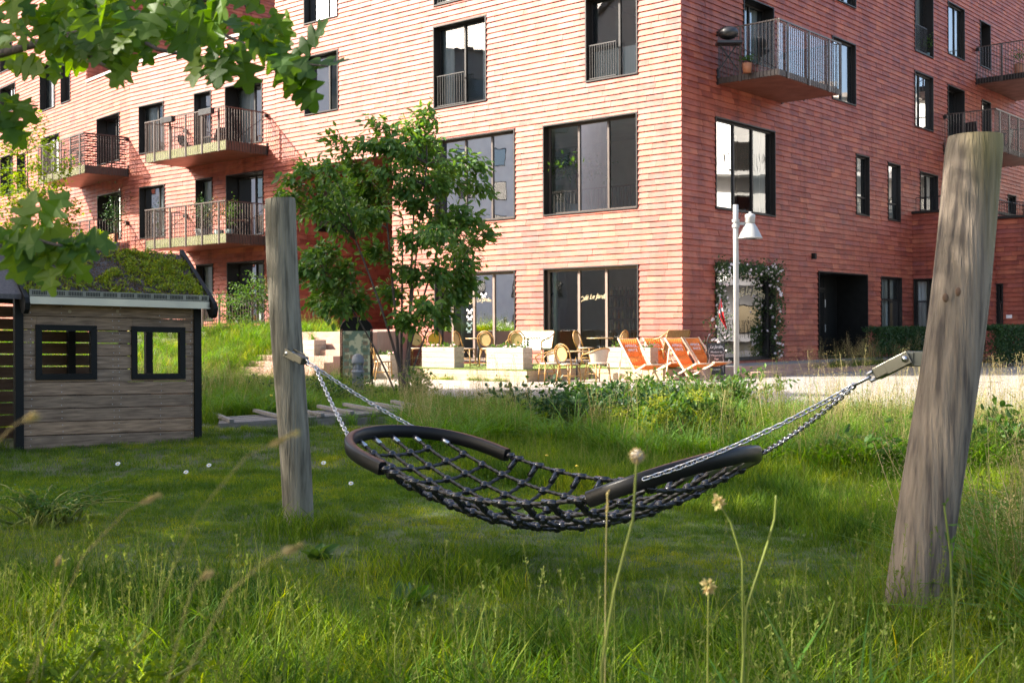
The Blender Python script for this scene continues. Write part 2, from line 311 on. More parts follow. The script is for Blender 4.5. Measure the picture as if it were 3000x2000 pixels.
def link(name, me, parent=None, bevel=0., kind=None):
    o = bpy.data.objects.new(name, me); COL.objects.link(o)
    if parent:
        o.parent = parent; ORG[o.name] = ORG.get(parent.name, Vector((0, 0, 0)))
    if bevel:
        b = o.modifiers.new('bevel', 'BEVEL'); b.width = bevel; b.segments = 2; b.limit_method = 'ANGLE'
    if kind: o['kind'] = kind
    return o
def thing(name, label, cat, loc=(0, 0, 0), group=None, world=True):
    o = bpy.data.objects.new(name, None); COL.objects.link(o); o.empty_display_size = .1
    o.location = loc; o['label'] = label; o['category'] = cat
    if group: o['group'] = group
    ORG[o.name] = Vector(loc) if world else Vector((0, 0, 0))
    return o
def tag(o, label, cat, group=None):
    o['label'] = label; o['category'] = cat
    if group: o['group'] = group
    return o
def dup(root, loc, rotz=0., label=None, scale=None):
    r = root.copy(); COL.objects.link(r); r.location = loc; r.rotation_euler = (0, 0, rotz)
    if scale: r.scale = (scale,) * 3
    if label: r['label'] = label
    for ch in list(root.children):
        c = ch.copy(); COL.objects.link(c); c.parent = r
        for g in list(ch.children):
            d = g.copy(); COL.objects.link(d); d.parent = c
    return r
def npmesh(name, V, Fc, mat, parent=None, kind=None, smooth=False):
    V = np.asarray(V, np.float32)
    if parent: V = V - np.array(ORG.get(parent.name, Vector((0, 0, 0))), np.float32)
    me = bpy.data.meshes.new(name); Fc = np.asarray(Fc, np.int32); nf, k = Fc.shape
    me.vertices.add(len(V)); me.vertices.foreach_set('co', V.ravel())
    me.loops.add(nf * k); me.loops.foreach_set('vertex_index', Fc.ravel())
    me.polygons.add(nf); me.polygons.foreach_set('loop_start', np.arange(0, nf * k, k, dtype=np.int32))
    me.polygons.foreach_set('use_smooth', np.full(nf, smooth, bool))
    me.update(calc_edges=True); me.validate()
    me.materials.append(M[mat]); return link(name, me, parent, 0, kind)
# leaf templates: (verts, tris); +y is the tip direction, z up
LEAF_OV = (np.array([(0, 0, 0), (.26, .30, .05), (.20, .68, .03), (0, 1, -.10), (-.20, .68, .03), (-.26, .30, .05), (0, .5, -.04)], float),
           np.array([(0, 1, 6), (1, 2, 6), (2, 3, 6), (3, 4, 6), (4, 5, 6), (5, 0, 6)]))
LEAF_SIMPLE = (np.array([(0, 0, 0), (.24, .45, .05), (0, 1, -.06), (-.24, .45, .05)], float), np.array([(0, 1, 2), (0, 2, 3)]))
def _maple():
    pts = []
    for i, (ang, r) in enumerate([(-150, .25), (-115, .62), (-85, .36), (-52, .95), (-26, .45), (0, 1.05), (26, .45), (52, .95), (85, .36), (115, .62), (150, .25)]):
        a = math.radians(90 - ang); pts.append((r * math.cos(a) * .75, .35 + r * math.sin(a) * .62, .04 * math.cos(i * 2)))
    V = np.array([(0, .3, -.03)] + pts); n = len(pts)
    return V, np.array([(0, i, i % n + 1) for i in range(1, n + 1)])
LEAF_MAPLE = _maple()
def frames(dirs, normals):
    y = dirs / np.linalg.norm(dirs, axis=1, keepdims=True); x = np.cross(y, normals); x /= (np.linalg.norm(x, axis=1, keepdims=True) + 1e-9); z = np.cross(x, y)
    return np.stack([x, y, z], 2)
def leaf_geo(P, dirs, nrm, size, tmpl):
    Rm = frames(dirs, nrm); V0, F0 = tmpl; n = len(P)
    V = np.einsum('nij,kj->nki', Rm, V0) * np.asarray(size).reshape(-1, 1, 1) + P[:, None, :]
    Fc = F0[None] + (np.arange(n) * len(V0))[:, None, None]
    return V.reshape(-1, 3), Fc.reshape(-1, F0.shape[1])
def leafmesh(name, P, dirs, nrm, size, tmpl, mat, parent=None, kind=None):
    V, Fc = leaf_geo(np.asarray(P, float), np.asarray(dirs, float), np.asarray(nrm, float), size, tmpl); return npmesh(name, V, Fc, mat, parent, kind)
def rdirs(n, up=0.): 
    d = rng.normal(size=(n, 3)); d[:, 2] += up; return d / np.linalg.norm(d, axis=1, keepdims=True)
def leaf_objects(P, dirs, nrm, size, tmpl, mat, parent, name='leaf'):
    me = bpy.data.meshes.new(name); me.from_pydata([tuple(v) for v in tmpl[0]], [], [tuple(int(i) for i in f) for f in tmpl[1]]); me.materials.append(M[mat])
    Rm = frames(np.asarray(dirs, float), np.asarray(nrm, float)); off = np.array(ORG[parent.name])
    for i in range(len(P)):
        o = bpy.data.objects.new(name, me); COL.objects.link(o); o.parent = parent
        sz = float(size[i]); m = Matrix(((Rm[i] * sz)).tolist()).to_4x4(); m.translation = Vector(P[i] - off); o.matrix_basis = m
def text_mesh(txt, size, shear=0., extrude=.002, spacing=1., align='CENTER', offset=0.):
    c = bpy.data.curves.new('lettering', 'FONT'); c.body = txt; c.size = size; c.shear = shear; c.extrude = extrude; c.space_character = spacing; c.align_x = align; c.offset = offset; c.resolution_u = 3
    o = bpy.data.objects.new('lettering', c); me = bpy.data.meshes.new_from_object(o); bpy.data.objects.remove(o); return me
def place_text(name, txt, size, mat, parent, origin, xdir, ydir, shear=0., extrude=.002, spacing=1., align='CENTER', arc=None, offset=0.):
    """lettering laid on a plane given by origin, x and y directions"""
    me = text_mesh(txt, size, shear, extrude, spacing, align, offset); me.materials.append(M[mat]); me.name = name
    x = Vector(xdir).normalized(); y = Vector(ydir).normalized(); z = x.cross(y)
    off = ORG.get(parent.name, Vector((0, 0, 0))) if parent else Vector((0, 0, 0))
    for v in me.vertices:
        p = v.co.copy(); yy = p.y + (arc(p.x) if arc else 0); v.co = Vector(origin) + x * p.x + y * yy + z * p.z - off
    return link(name, me, parent)
# ================================================================== the red tiled apartment building
class Wall:
    def __init__(s, O, a, n, s0, s1, z0, z1, left=False):
        s.O = Vector(O[:2]); s.a = Vector(a).normalized(); s.n = Vector(n).normalized(); s.r = (s0, s1, z0, z1); s.op = []; s.left = left
    def P(s, t, d, z):
        q = s.O + s.a * t + s.n * d; return Vector((q.x, q.y, z))
    def at(s, px, py, off=0.):
        X, Z = ray(px, py); D = (s.O.dot(s.n) + off) / (X * s.n.x + s.n.y); q = Vector((X * D, D)); return (q - s.O).dot(s.a), CAM + Z * D
    def box(s, mb, s0, s1, d0, d1, z0, z1):
        return mb.hexa([s.P(s0, d0, z0), s.P(s1, d0, z0), s.P(s1, d1, z0), s.P(s0, d1, z0), s.P(s0, d0, z1), s.P(s1, d0, z1), s.P(s1, d1, z1), s.P(s0, d1, z1)])
_x, _ = ray(1998, 700); CORNER = Vector((_x * DC, DC))
L = Wall(CORNER, (-1.171, 1), (-1, -1.171), -.02, 25.42, 0., 19.6, True)
R = Wall(CORNER, (.857, 1), (1, -.857), -.02, 34., .28, 21., False)
L2 = Wall(L.P(25.42, 0, 0), (-.886, 1), (-1, -.886), 0., 19., .5, 19.6, True)
bld = thing('apartment_building', 'large red clay-tiled apartment block with dark framed windows and balconies', 'building', (CORNER.x, CORNER.y, 0))

def win(w, xl, xr, yt, yb, panes=(.5,), transom=None, reveal=.22, inside='curtain', rail=False, fr='dark_metal', z0=None, z1=None, room='room_wall', glass='glass', depth=2.2, dark_reveal=True, fw=.055, name='window', label=None, cover=1.):
    if not w.left and reveal == .22: reveal = .10
    elif not w.left and reveal > .3: reveal *= .68
    ym = (yt + yb) / 2; sa = w.at(xl, ym)[0]; sb = w.at(xr, ym)[0]; s0, s1 = min(sa, sb), max(sa, sb); xm = (xl + xr) / 2
    if z1 is None: z1 = w.at(xm, yt)[1]
    if z0 is None: z0 = w.at(xm, yb)[1]
    w.op.append((s0, s1, z0, z1)); T = .035
    m = MB(); w.box(m, s0, s0 + T, -reveal - .06, .055, z0, z1); w.box(m, s1 - T, s1, -reveal - .06, .055, z0, z1)
    w.box(m, s0 + T, s1 - T, -reveal - .06, .055, z1 - T, z1); w.box(m, s0 + T, s1 - T, -reveal - .06, .06, z0, z0 + T)
    wo = m.build(name, 'dark_metal', bld)
    if label: wo['label'] = label
    a, b, c, d = s0 + T, s1 - T, z0 + T, z1 - T; g = -reveal
    f = MB(); w.box(f, a, a + fw, g - .03, g + .035, c, d); w.box(f, b - fw, b, g - .03, g + .035, c, d)
    w.box(f, a + fw, b - fw, g - .03, g + .035, d - fw, d); w.box(f, a + fw, b - fw, g - .03, g + .035, c, c + fw)
    ed = [0.] + list(panes) + [1.]; ai, bi = a + fw, b - fw
    if w.left: xs = [bi - (bi - ai) * e for e in ed]
    else: xs = [ai + (bi - ai) * e for e in ed]
    for x in xs[1:-1]: w.box(f, x - fw * .55, x + fw * .55, g - .028, g + .04, c + fw, d - fw)
    zs = [c + fw, d - fw]
    if transom is not None:
        zt = c + (d - c) * transom; w.box(f, ai, bi, g - .027, g + .037, zt - fw * .5, zt + fw * .5); zs = [c + fw, zt, d - fw]
    f.build('frame', fr, wo)
    for i in range(len(xs) - 1):
        x0, x1 = sorted((xs[i], xs[i + 1]))
        for k in range(len(zs) - 1):
            tl = rng.normal(0, .004)
            MB().quad(w.P(x0, g + tl, zs[k]), w.P(x1, g - tl, zs[k]), w.P(x1, g - tl * .6, zs[k + 1]), w.P(x0, g + tl * .6, zs[k + 1])).build('pane', glass, wo)
    if room:
        m = MB(); e0, e1, D0, D1, q0, q1 = s0 - .02, s1 + .02, g - .06, g - depth, z0 - .01, z1 + .01
        m.quad(w.P(e0, D0, q0), w.P(e0, D1, q0), w.P(e0, D1, q1), w.P(e0, D0, q1)); m.quad(w.P(e1, D0, q0), w.P(e1, D1, q0), w.P(e1, D1, q1), w.P(e1, D0, q1))
        m.quad(w.P(e0, D1, q0), w.P(e1, D1, q0), w.P(e1, D1, q1), w.P(e0, D1, q1)); m.quad(w.P(e0, D0, q0), w.P(e1, D0, q0), w.P(e1, D1, q0), w.P(e0, D1, q0)); m.quad(w.P(e0, D0, q1), w.P(e1, D0, q1), w.P(e1, D1, q1), w.P(e0, D1, q1))
        m.build('room', room, wo)
    if inside in ('curtain', 'left', 'right', 'sides'):
        W = b - a; spans = {'curtain': [(a, b)], 'left': [(b - W * .42, b)] if w.left else [(a, a + W * .42)], 'right': [(a, a + W * .42)] if w.left else [(b - W * .42, b)], 'sides': [(a, a + W * .22), (b - W * .22, b)]}[inside]
        for (u, v) in spans:
            n = max(8, int((v - u) * 24)); m = MB(); P0 = []; P1 = []
            for i in range(n + 1):
                x = u + (v - u) * i / n; q = g - .16 + .035 * math.sin(i * 1.9) + .012 * math.sin(i * .7); P0.append(w.P(x, q, c + .02)); P1.append(w.P(x, q, d - .01))
            for i in range(n): m.quad(P0[i], P0[i + 1], P1[i + 1], P1[i])
            m.build('curtain', 'curtain', wo, smooth=True)
    elif inside == 'blind':
        m = MB(); zz = d - (d - c) * cover; k = int((d - zz) / .05)
        for i in range(k): w.box(m, a + .02, b - .02, g - .13, g - .10, d - .05 * (i + 1) + .006, d - .05 * i)
        m.build('blind', 'blind', wo)
    elif inside == 'half':
        m = MB(); w.box(m, a, b, g - .12, g - .10, c, c + (d - c) * .38); m.build('privacy_screen', 'curtain', wo)
    if rail:
        m = MB(); x0, x1 = (s1 - T, s1 - T - (s1 - s0) * .55) if w.left else (s0 + T, s0 + T + (s1 - s0) * .7); x0, x1 = sorted((x0, x1)); zr = z0 + 1.0
        w.box(m, x0, x1, -.04, -.01, zr - .03, zr); w.box(m, x0, x1, -.04, -.01, z0 + .07, z0 + .10)
        for i in range(13): x = x0 + (x1 - x0) * i / 12; w.box(m, x - .007, x + .007, -.035, -.015, z0 + .1, zr - .03)
        m.build('window_guard', 'dark_metal', wo)
    return dict(s0=s0, s1=s1, z0=z0, z1=z1, g=g, o=wo, w=w)

def balcony(w, s0, s1, dep, zb, zr, fas='pale_board', fh=.32, glass=None, mesh_screen=None):
    m = MB(); w.box(m, s0 + .03, s1 - .03, .06, dep - .045, zb, zb + .14); bo = m.build('balcony', 'soffit', bld)
    nb = max(2, int((s1 - s0) / 1.25))
    for i in range(nb):   # facing boards behind the bars
        x0 = s0 + (s1 - s0) * i / nb; m = MB(); w.box(m, x0 + .008, x0 + (s1 - s0) / nb - .008, dep - .042, dep - .012, zb + .012, zb + fh); m.build('facing_board', fas, bo)
    for x in (s0, s1 - .03):
        m = MB(); w.box(m, x, x + .03, .06, dep - .045, zb + .012, zb + fh); m.build('facing_board', fas if fas != 'pale_board' else 'bronze_metal', bo)
    m = MB(); w.box(m, s0 - .02, s1 + .02, dep - .01, dep + .03, zr - .035, zr); m.build('handrail', 'bronze_metal', bo)
    for x in (s0 - .02, s1 - .02):
        m = MB(); w.box(m, x, x + .04, .06, dep - .012, zr - .035, zr); m.build('handrail', 'bronze_metal', bo)
    m = MB(); n = int((s1 - s0) / .105); bw = .007
    for i in range(n + 1):
        x = s0 + (s1 - s0) * i / n; w.box(m, x - bw, x + bw, dep, dep + .018, zb - .01, zr - .036)
    n2 = int(dep / .105)
    for i in range(1, n2 + 1):
        d = dep * i / n2 - .02
        for x in (s0 - .012, s1 + .012): w.box(m, x - .009, x + .009, d - bw, d + bw, zb - .01, zr - .036)
    m.build('balusters', 'bronze_metal', bo, kind='stuff')
    npost = max(2, round((s1 - s0) / 1.05))
    for i in range(npost):
        x = s0 + (s1 - s0) * (i + .42) / npost; m = MB(); w.box(m, x - .03, x + .03, dep - .03, dep + .022, zb - .02, zr - .036); m.build('post', 'bronze_metal', bo)
    for x in (s0 - .01, s1 + .01):
        m = MB(); w.box(m, x - .012, x + .012, dep * .38, dep * .38 + .06, zb - .02, zr - .036); m.build('post', 'bronze_metal', bo)
        m = MB(); m.tube([w.P(x, .06, zr - .1), w.P(x, dep - .1, zb + .2)], .011, 6); m.build('tie_rod', 'dark_metal', bo)
        m = MB(); w.box(m, x - .03, x + .03, .0, .16, zr - .17, zr - .05); m.build('wall_bracket', 'dark_metal', bo)
        m = MB(); w.box(m, x - .025, x + .025, -.02, .06, zb - .02, zb + .42); m.build('wall_plate', 'dark_metal', bo)
    if glass:
        for (q0, q1) in glass:
            x0 = s0 + (s1 - s0) * q0; x1 = s0 + (s1 - s0) * q1
            MB().quad(w.P(x0, dep - .05, zb + .1), w.P(x1, dep - .05, zb + .1), w.P(x1, dep - .05, zr - .05), w.P(x0, dep - .05, zr - .05)).build('glass_screen', 'glass_screen', bo)
        for x in (s0 + .02, s1 - .02):
            MB().quad(w.P(x, .08, zb + .1), w.P(x, dep - .06, zb + .1), w.P(x, dep - .06, zr - .05), w.P(x, .08, zr - .05)).build('glass_screen', 'glass_screen', bo)
    if mesh_screen:
        m = MB()
        for k in range(13):
            z = zb + .36 + k * (zr - zb - .42) / 12; w.box(m, s0 + .03, s0 + (s1 - s0) * mesh_screen, dep - .04, dep - .03, z, z + .035 + .02 * (k % 2))
            for x in (s0 + .02,):
                w.box(m, x, x + .01, .1, dep - .05, z, z + .035 + .02 * (k % 2))
        m.build('woven_screen', 'dark_metal', bo)
    return bo

# --- left (sunlit) facade
win(L, 892, 991, -118, 62, (.6,), inside='left')
win(L, 894, 993, 156, 331, (.62,), inside='left')
win(L, 1272, 1427, -230, 2, (.5,), rail=True, inside='left')
wC = win(L, 1272, 1427, 62, 309, (.52,), rail=True, inside='sides', room='room_wall')
win(L, 1717, 1870, -20, 230, (.58,), rail=True, inside='half')
wF = win(L, 1274, 1511, 405, 640, (.335, .68), inside=None, room=None, z0=4.40, z1=6.97, fr='bronze_metal')
wG = win(L, 1593, 1870, 355, 621, (.335, .665), inside=None, room=None, z0=4.40, z1=6.93, fr='bronze_metal')
wH = win(L, 1276, 1512, 797, 1065, (.17, .46, .72), inside=None, room=None, z0=.30, z1=2.94, fr='frame_wood', fw=.07, reveal=.14)
wI = win(L, 1595, 1873, 776, 1065, (.345, .655), inside=None, room=None, z0=.30, z1=2.94, fr='frame_wood', fw=.07, reveal=.14)
win(L, 661.5, 771, 242.6, 425, (.5,), inside='left', reveal=.5)
win(L, 571, 621, 269, 430, (), transom=.18, inside='blind', cover=.5)
win(L, 409, 482, 304, 447, (.6,), inside='curtain')
win(L, 665, 774, 507, 692, (.5,), inside='blind', reveal=.5, cover=.8)
win(L, 575.5, 624.5, 523, 690, (), inside='blind', cover=.55)
win(L, 411, 485, 544, 697, (.62,), inside='curtain')
win(L, 668, 776, 766, 945, (.5,), inside='blind', reveal=.5)
win(L, 577, 626.5, 774, 940, (), inside='blind')
# --- bent wing further left
win(L2, 119, 163, 10, 95, (.6,), inside='curtain')
win(L2, 119, 163, 185, 322, (.6,), inside='curtain')
win(L2, 180, 208, -30, 60, (), inside='curtain')
win(L2, 180, 208, 163, 301, (), inside='curtain')
win(L2, 286, 353, 338, 478, (.45,), inside='right', reveal=.4)
win(L2, 122, 176, 397, 530, (.5,), inside='left')
win(L2, 2, 47, 250, 330, (.5,), inside=None, room='room_dark')
win(L2, 2, 38, 128, 208, (.5,), inside='curtain')
win(L2, 3, 40, 455, 570, (.5,), inside='curtain')
win(L2, 52, 77, 450, 562, (), inside='curtain')
win(L2, 288, 357, 566, 705, (.45,), inside='right', reveal=.4)
# --- right (shaded) facade
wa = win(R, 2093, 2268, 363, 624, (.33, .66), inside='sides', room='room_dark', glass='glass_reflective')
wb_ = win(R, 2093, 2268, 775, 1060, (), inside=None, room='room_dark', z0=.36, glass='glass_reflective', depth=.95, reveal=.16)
win(R, 2175, 2264, 6, 190, (.5,), inside='right', reveal=.45, glass='glass_reflective')
win(R, 2435, 2504, 118, 301, (.5,), inside='sides', glass='glass_reflective')
win(R, 2447, 2504, -140, 14, (.5,), inside='curtain', glass='glass_reflective')
win(R, 2677, 2731, -40, 161, (.5,), rail=True, inside='right', reveal=.42, glass='glass_reflective')
win(R, 2774, 2823, 16, 169, (.55,), inside='curtain', glass='glass_reflective')
win(R, 2869, 2899, 67, 200, (), inside=None, reveal=.5, room='room_dark', glass='glass_reflective')
win(R, 2677, 2731, 217, 379, (.36,), inside='curtain', glass='glass_reflective')
win(R, 2774, 2823, 257, 440, (.5,), inside='left', reveal=.5, glass='glass_reflective')
win(R, 2874, 2900, 296, 420, (), inside='curtain', glass='glass_reflective')
win(R, 2505, 2544, 455, 632, (), transom=.3, inside='curtain', glass='glass_reflective')
win(R, 2598.6, 2635, 479.5, 648, (), transom=.3, inside='blind', glass='glass_reflective')
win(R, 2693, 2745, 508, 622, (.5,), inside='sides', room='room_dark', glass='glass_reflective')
win(R, 2950, 2974, 571, 655, (), inside='curtain', glass='glass_reflective')
wp = win(R, 2578.6, 2639, 811, 1005, (.55,), transom=.66, inside='curtain', glass='glass_reflective')
# recessed entrance
sD0 = R.at(2394, 900)[0]; sD1 = R.at(2538, 900)[0]; zD1 = R.at(2466, 799)[1]; zD0 = .36; R.op.append((sD0, sD1, zD0, zD1))
m = MB(); R.box(m, sD0, sD0 + .04, -1.0, .07, zD0, zD1); R.box(m, sD1 - .04, sD1, -1.0, .07, zD0, zD1); R.box(m, sD0 + .04, sD1 - .04, -1.0, .07, zD1 - .04, zD1)
R.box(m, sD0 + .04, sD1 - .04, -1.0, .05, zD0 - .06, zD0 + .01); R.box(m, sD0 - .2, sD1 + .2, -1.06, -1.0, zD0 - .06, zD1 + .1)
ent = m.build('entrance_recess', 'black_paint', bld)
zt = zD0 + 2.12; x0 = sD0 + .1; x1 = sD0 + .85; x2 = sD0 + 2.45
m = MB(); R.box(m, x0, x1, -.99, -.94, zD0 + .02, zt); m.build('intercom_panel', 'bronze_metal', ent)
m = MB(); R.box(m, x0 + .3, x0 + .52, -.938, -.925, zD0 + 1.15, zD0 + 1.75); m.build('name_plate', 'dark_metal', ent)
m = MB()
for i in range(7):
    for j in (0, 1): R.box(m, x0 + .33 + j * .1, x0 + .38 + j * .1, -.924, -.918, zD0 + 1.18 + i * .045, zD0 + 1.205 + i * .045)
R.box(m, x0 + .36, x0 + .46, -.924, -.918, zD0 + 1.6, zD0 + 1.7); m.build('bell_buttons', 'white_print', ent)
m = MB(); R.box(m, x1 + .03, x1 + .13, -.98, -.93, zD0 + .02, zt); R.box(m, x2 - .1, x2, -.98, -.93, zD0 + .02, zt); R.box(m, x1 + .13, x2 - .1, -.98, -.93, zt - .1, zt); R.box(m, x1 + .13, x2 - .1, -.98, -.93, zD0 + .02, zD0 + .3)
m.build('door_leaf', 'black_paint', ent)
MB().quad(R.P(x1 + .13, -.955, zD0 + .3), R.P(x2 - .1, -.955, zD0 + .3), R.P(x2 - .1, -.955, zt - .1), R.P(x1 + .13, -.955, zt - .1)).build('pane', 'glass_reflective', ent)
MB().quad(R.P(x0, -.955, zt + .06), R.P(x2, -.955, zt + .06), R.P(x2, -.955, zD1 - .08), R.P(x0, -.955, zD1 - .08)).build('pane', 'glass_reflective', ent)
m = MB(); R.box(m, x0, x2, -.97, -.93, zt, zt + .06); m.build('transom_bar', 'dark_metal', ent)
m = MB(); m.tube([R.P(x1 + .10, -.93, zD0 + 1.02), R.P(x1 + .10, -.86, zD0 + 1.02), R.P(x1 + .24, -.86, zD0 + 1.02)], .014, 8); R.box(m, x1 + .07, x1 + .13, -.93, -.915, zD0 + .9, zD0 + 1.15); m.build('door_handle', 'steel', ent)
for z in (.75, 1.55):
    m = MB(); m.tube([R.P(x2 - .02, -.92, zD0 + z), R.P(x2 - .02, -.92, zD0 + z + .25)], .016, 8); m.build('hinge', 'steel', ent)
# shop door into the cafe: open leaf
g = L.P(wH['s1'] - .10, -.1, .32)
m = MB(); sx = wH['s1'] - .14
for (d0, d1, z0, z1) in ((-.16, -.24, .36, 2.84), (-.98, -1.06, .36, 2.84), (-.24, -.98, 2.74, 2.84), (-.24, -.98, .36, .60)): L.box(m, sx - .05, sx, min(d0, d1), max(d0, d1), z0, z1)
m.build('open_door', 'pale_green_paint', wH['o'])
for x in (wI['s1'] - .16,):
    m = MB(); L.box(m, x - .06, x + .04, -.34, -.26, .36, 2.84); m.build('door_edge', 'pale_green_paint', wI['o'])
# lettering on the shop windows
def shopname(wd, x_frac, z, size, nm='shop_lettering'):
    w = wd['w']; s = wd['s1'] - (wd['s1'] - wd['s0']) * x_frac if w.left else wd['s0'] + (wd['s1'] - wd['s0']) * x_frac
    xd = -w.a if w.left else w.a; xd = (xd.x, xd.y, 0)
    place_text(nm, 'Café Le Jardin', size, 'gold_print', wd['o'], w.P(s, wd['g'] + .016, z), xd, (0, 0, 1), shear=.35, extrude=.001, spacing=.92, arc=lambda x: .05 - .25 * (x - .15) ** 2, offset=-.002)
shopname(wH, .53, 2.02, .17); shopname(wI, .50, 2.02, .19); shopname(wb_, .64, 2.14, .34)
# --- recess with stairs on the left of the cafe
REC = (10.6, 15.36, 1.26, 6.74); L.op.append(REC)
recw = Wall(L.P(REC[1], 0, 0), (L.n * -1)[:], (L.a * -1)[:], 0.03, 6.5, 1.26, 6.74, False)
m = MB()
L.box(m, REC[0] - .2, REC[1] + .3, -6.7, -6.5, REC[2], REC[3]); L.box(m, REC[0] - .3, REC[0], -6.5, -.05, REC[2], REC[3]); L.box(m, REC[0], REC[1], -6.5, -.02, REC[3], REC[3] + .2)
m.build('recess_wall', 'soffit', bld)
win(recw, 925, 985, 532, 680, (), inside='blind', cover=.9, reveal=.12)
# set-back storey side wall above the low parapet
upw = Wall(L2.P(4.26, 0, 0), R.a[:], R.n[:], .0, 17., 11.3, 19.6, False)
win(upw, 716, 760, -60, 26, (), inside='curtain', reveal=.12)
win(upw, 372, 388, 40, 130, (), inside='curtain', reveal=.2)
# --- bays at the far right
sB = R.at(2672, 800)[0]; bay1 = Wall(R.P(sB, 0, 0), (L.a * -1)[:], L.n[:], .0, 2.25, .3, 5.2, False)
bay1f = Wall(bay1.P(2.25, 0, 0), R.a[:], R.n[:], .0, 9., .3, 5.2, False)
sB2 = bay1f.at(2917, 800)[0]; bay2 = Wall(bay1f.P(sB2, 0, 0), (L.a * -1)[:], L.n[:], 0., 1.0, .3, 5.0, False)
q = proj(bay2.P(1.0, 0, 3.)); 
bay2f = Wall(bay2.P(1.0, 0, 0), R.a[:], R.n[:], .0, 5., .3, 5.0, False)
win(bay1, 2678, 2800, 815, 1030, (.3, .6), transom=.7, inside='sides', room='room_dark', glass='glass', z0=.35, depth=1.2)
win(bay1f, proj(bay1f.P(.10, 0, 2))[0], proj(bay1f.P(.62, 0, 2))[0], 812, 1060, (), inside=None, room='room_dark', glass='glass_reflective', z0=.35, depth=.9)
win(bay2, 2920, 2940, 830, 1050, (), inside=None, depth=.6, room='room_dark', glass='glass_reflective', z0=.35, transom=.75)
for (bw_, bf_, zt_) in ((bay1, bay1f, 5.2), (bay2, bay2f, 5.0)):
    m = MB(); A = bw_.P(0, .08, zt_); B = bw_.P(bw_.r[1] + .06, .08, zt_); C_ = bf_.P(bf_.r[1], .06, zt_); D_ = bf_.P(bf_.r[1], -4, zt_); E_ = bw_.P(0, -4, zt_)
    m.prism([A, B, C_, D_, E_], (0, 0, .09)); cp = m.build('bay_roof', 'dark_metal', bld)
    m = MB(); zr = zt_ + .55
    P0 = bw_.P(.15, 0, zr); P1 = bw_.P(bw_.r[1] - .12, -.12, zr); P2 = bf_.P(bf_.r[1], -.12, zr)
    m.tube([P0, P1, P2], .016, 6)
    for (a, b, n) in ((P0, P1, 14), (P1, P2, 50)):
        for i in range(n + 1): p = a.lerp(b, i / n); m.bar(p, (p.x, p.y, zt_ + .07), .012, .012, (1, 0, 0))
    m.build('roof_railing', 'dark_metal', bld)
m = MB(); q0 = bay2.at(2949, 922); q1 = bay2.at(2966, 932); bay2.box(m, min(q0[0], .95), min(q1[0], .98), .03, .045, q1[1], q0[1]); m.build('house_number_plate', 'white_print', bld)

# --- balconies
def dep_from(w, xw, yw, xo):
    s = w.at(xw, yw)[0]; p = w.P(s, 0, 0); X, _ = ray(xo, yw); return s, (p.x - X * p.y) / (X * w.n.y - w.n.x)
s1, d1 = dep_from(L, 785, 331, 661); zr1 = L.at(785, 331)[1]; zb1 = L.at(785, 455)[1]
X_, _ = ray(426, 400)
def s_on(w, px, off): return w.at(px, 500, off)[0]
sl1 = s_on(L, 427, d1)
LB1 = balcony(L, s1, sl1, d1, zb1, zr1)
zr2 = L.at(783, 598)[1]; zb2 = L.at(783, 719)[1]; LB2 = balcony(L, s1 + .02, sl1 + .02, d1, zb2, zr2)
zr5 = zr2 - (zr1 - zr2); zb5 = zb2 - (zb1 - zb2); LB5 = balcony(L, s1 + .02, sl1 + .02, d1, zb5, zr5, fas='bronze_metal')
s3, d3 = dep_from(L2, 378, 402, 246); zr3 = L2.at(378, 402)[1]; zb3 = L2.at(378, 518)[1]; sl3 = s_on(L2, 112, d3)
LB3 = balcony(L2, max(s3, .05), sl3, d3, zb3, zr3, mesh_screen=.3)
zr4 = L2.at(385, 646)[1]; LB4 = balcony(L2, max(s3, .05), sl3, d3 * .8, zr4 - (zr3 - zb3), zr4, fas='bronze_metal')
sr1, dr1 = dep_from(R, 2098, 89, 2281); zrr = R.at(2098, 89)[1]; zbr = R.at(2098, 248)[1]; sr1b = s_on(R, 2463, dr1)
RB1 = balcony(R, sr1, sr1b, dr1, zbr, zrr, glass=[(0, .25), (.25, .5), (.5, .75), (.75, 1.)], fas='bronze_metal', fh=.16)
sr2, dr2 = dep_from(R, 2762, 336, 2916); zr_2 = R.at(2762, 336)[1]; zb_2 = R.at(2762, 452)[1]
RB2 = balcony(R, sr2, sr2 + 5.2, dr2, zb_2, zr_2, fas='bronze_metal', fh=.2)
sr3 = R.at(2857, 200)[0]; zr_3 = R.at(2855, 138)[1]; zb_3 = R.at(2855, 247)[1]
RB3 = balcony(R, sr3, sr3 + 4.6, dr2 * 1.35, zb_3, zr_3, fas='dark_metal', fh=.22)

# --- cladding: individual clay tiles in overlapping courses
TH_ = .157
def subtract(r, ops):
    out = [r]
    for (a, b, c, d) in ops:
        nx = []
        for (s0, s1, z0, z1) in out:
            if a >= s1 or b <= s0 or c >= z1 or d <= z0: nx.append((s0, s1, z0, z1)); continue
            if a > s0: nx.append((s0, a, z0, z1))
            if b < s1: nx.append((b, s1, z0, z1))
            m0, m1 = max(s0, a), min(s1, b)
            if c > z0: nx.append((m0, m1, z0, c))
            if d < z1: nx.append((m0, m1, d, z1))
        out = nx
    return [q for q in out if q[1] - q[0] > .02 and q[3] - q[2] > .012]
RECT = []   # (wall index, s0,s1,z0,z1, weight)
walls = [(L, [(-.02, 16.35, 0., 19.6), (16.35, 25.42, .3, 11.69)]), (L2, [(0., 4.26, .3, 11.69), (4.26, 19., .3, 19.6)]), (R, [(-.02, 34., .30, 21.)]),
         (recw, [recw.r]), (upw, [upw.r]), (bay1, [bay1.r]), (bay1f, [bay1f.r]), (bay2, [bay2.r]), (bay2f, [bay2f.r])]
R.op.append((sB + .02, 40, 0, 5.18))
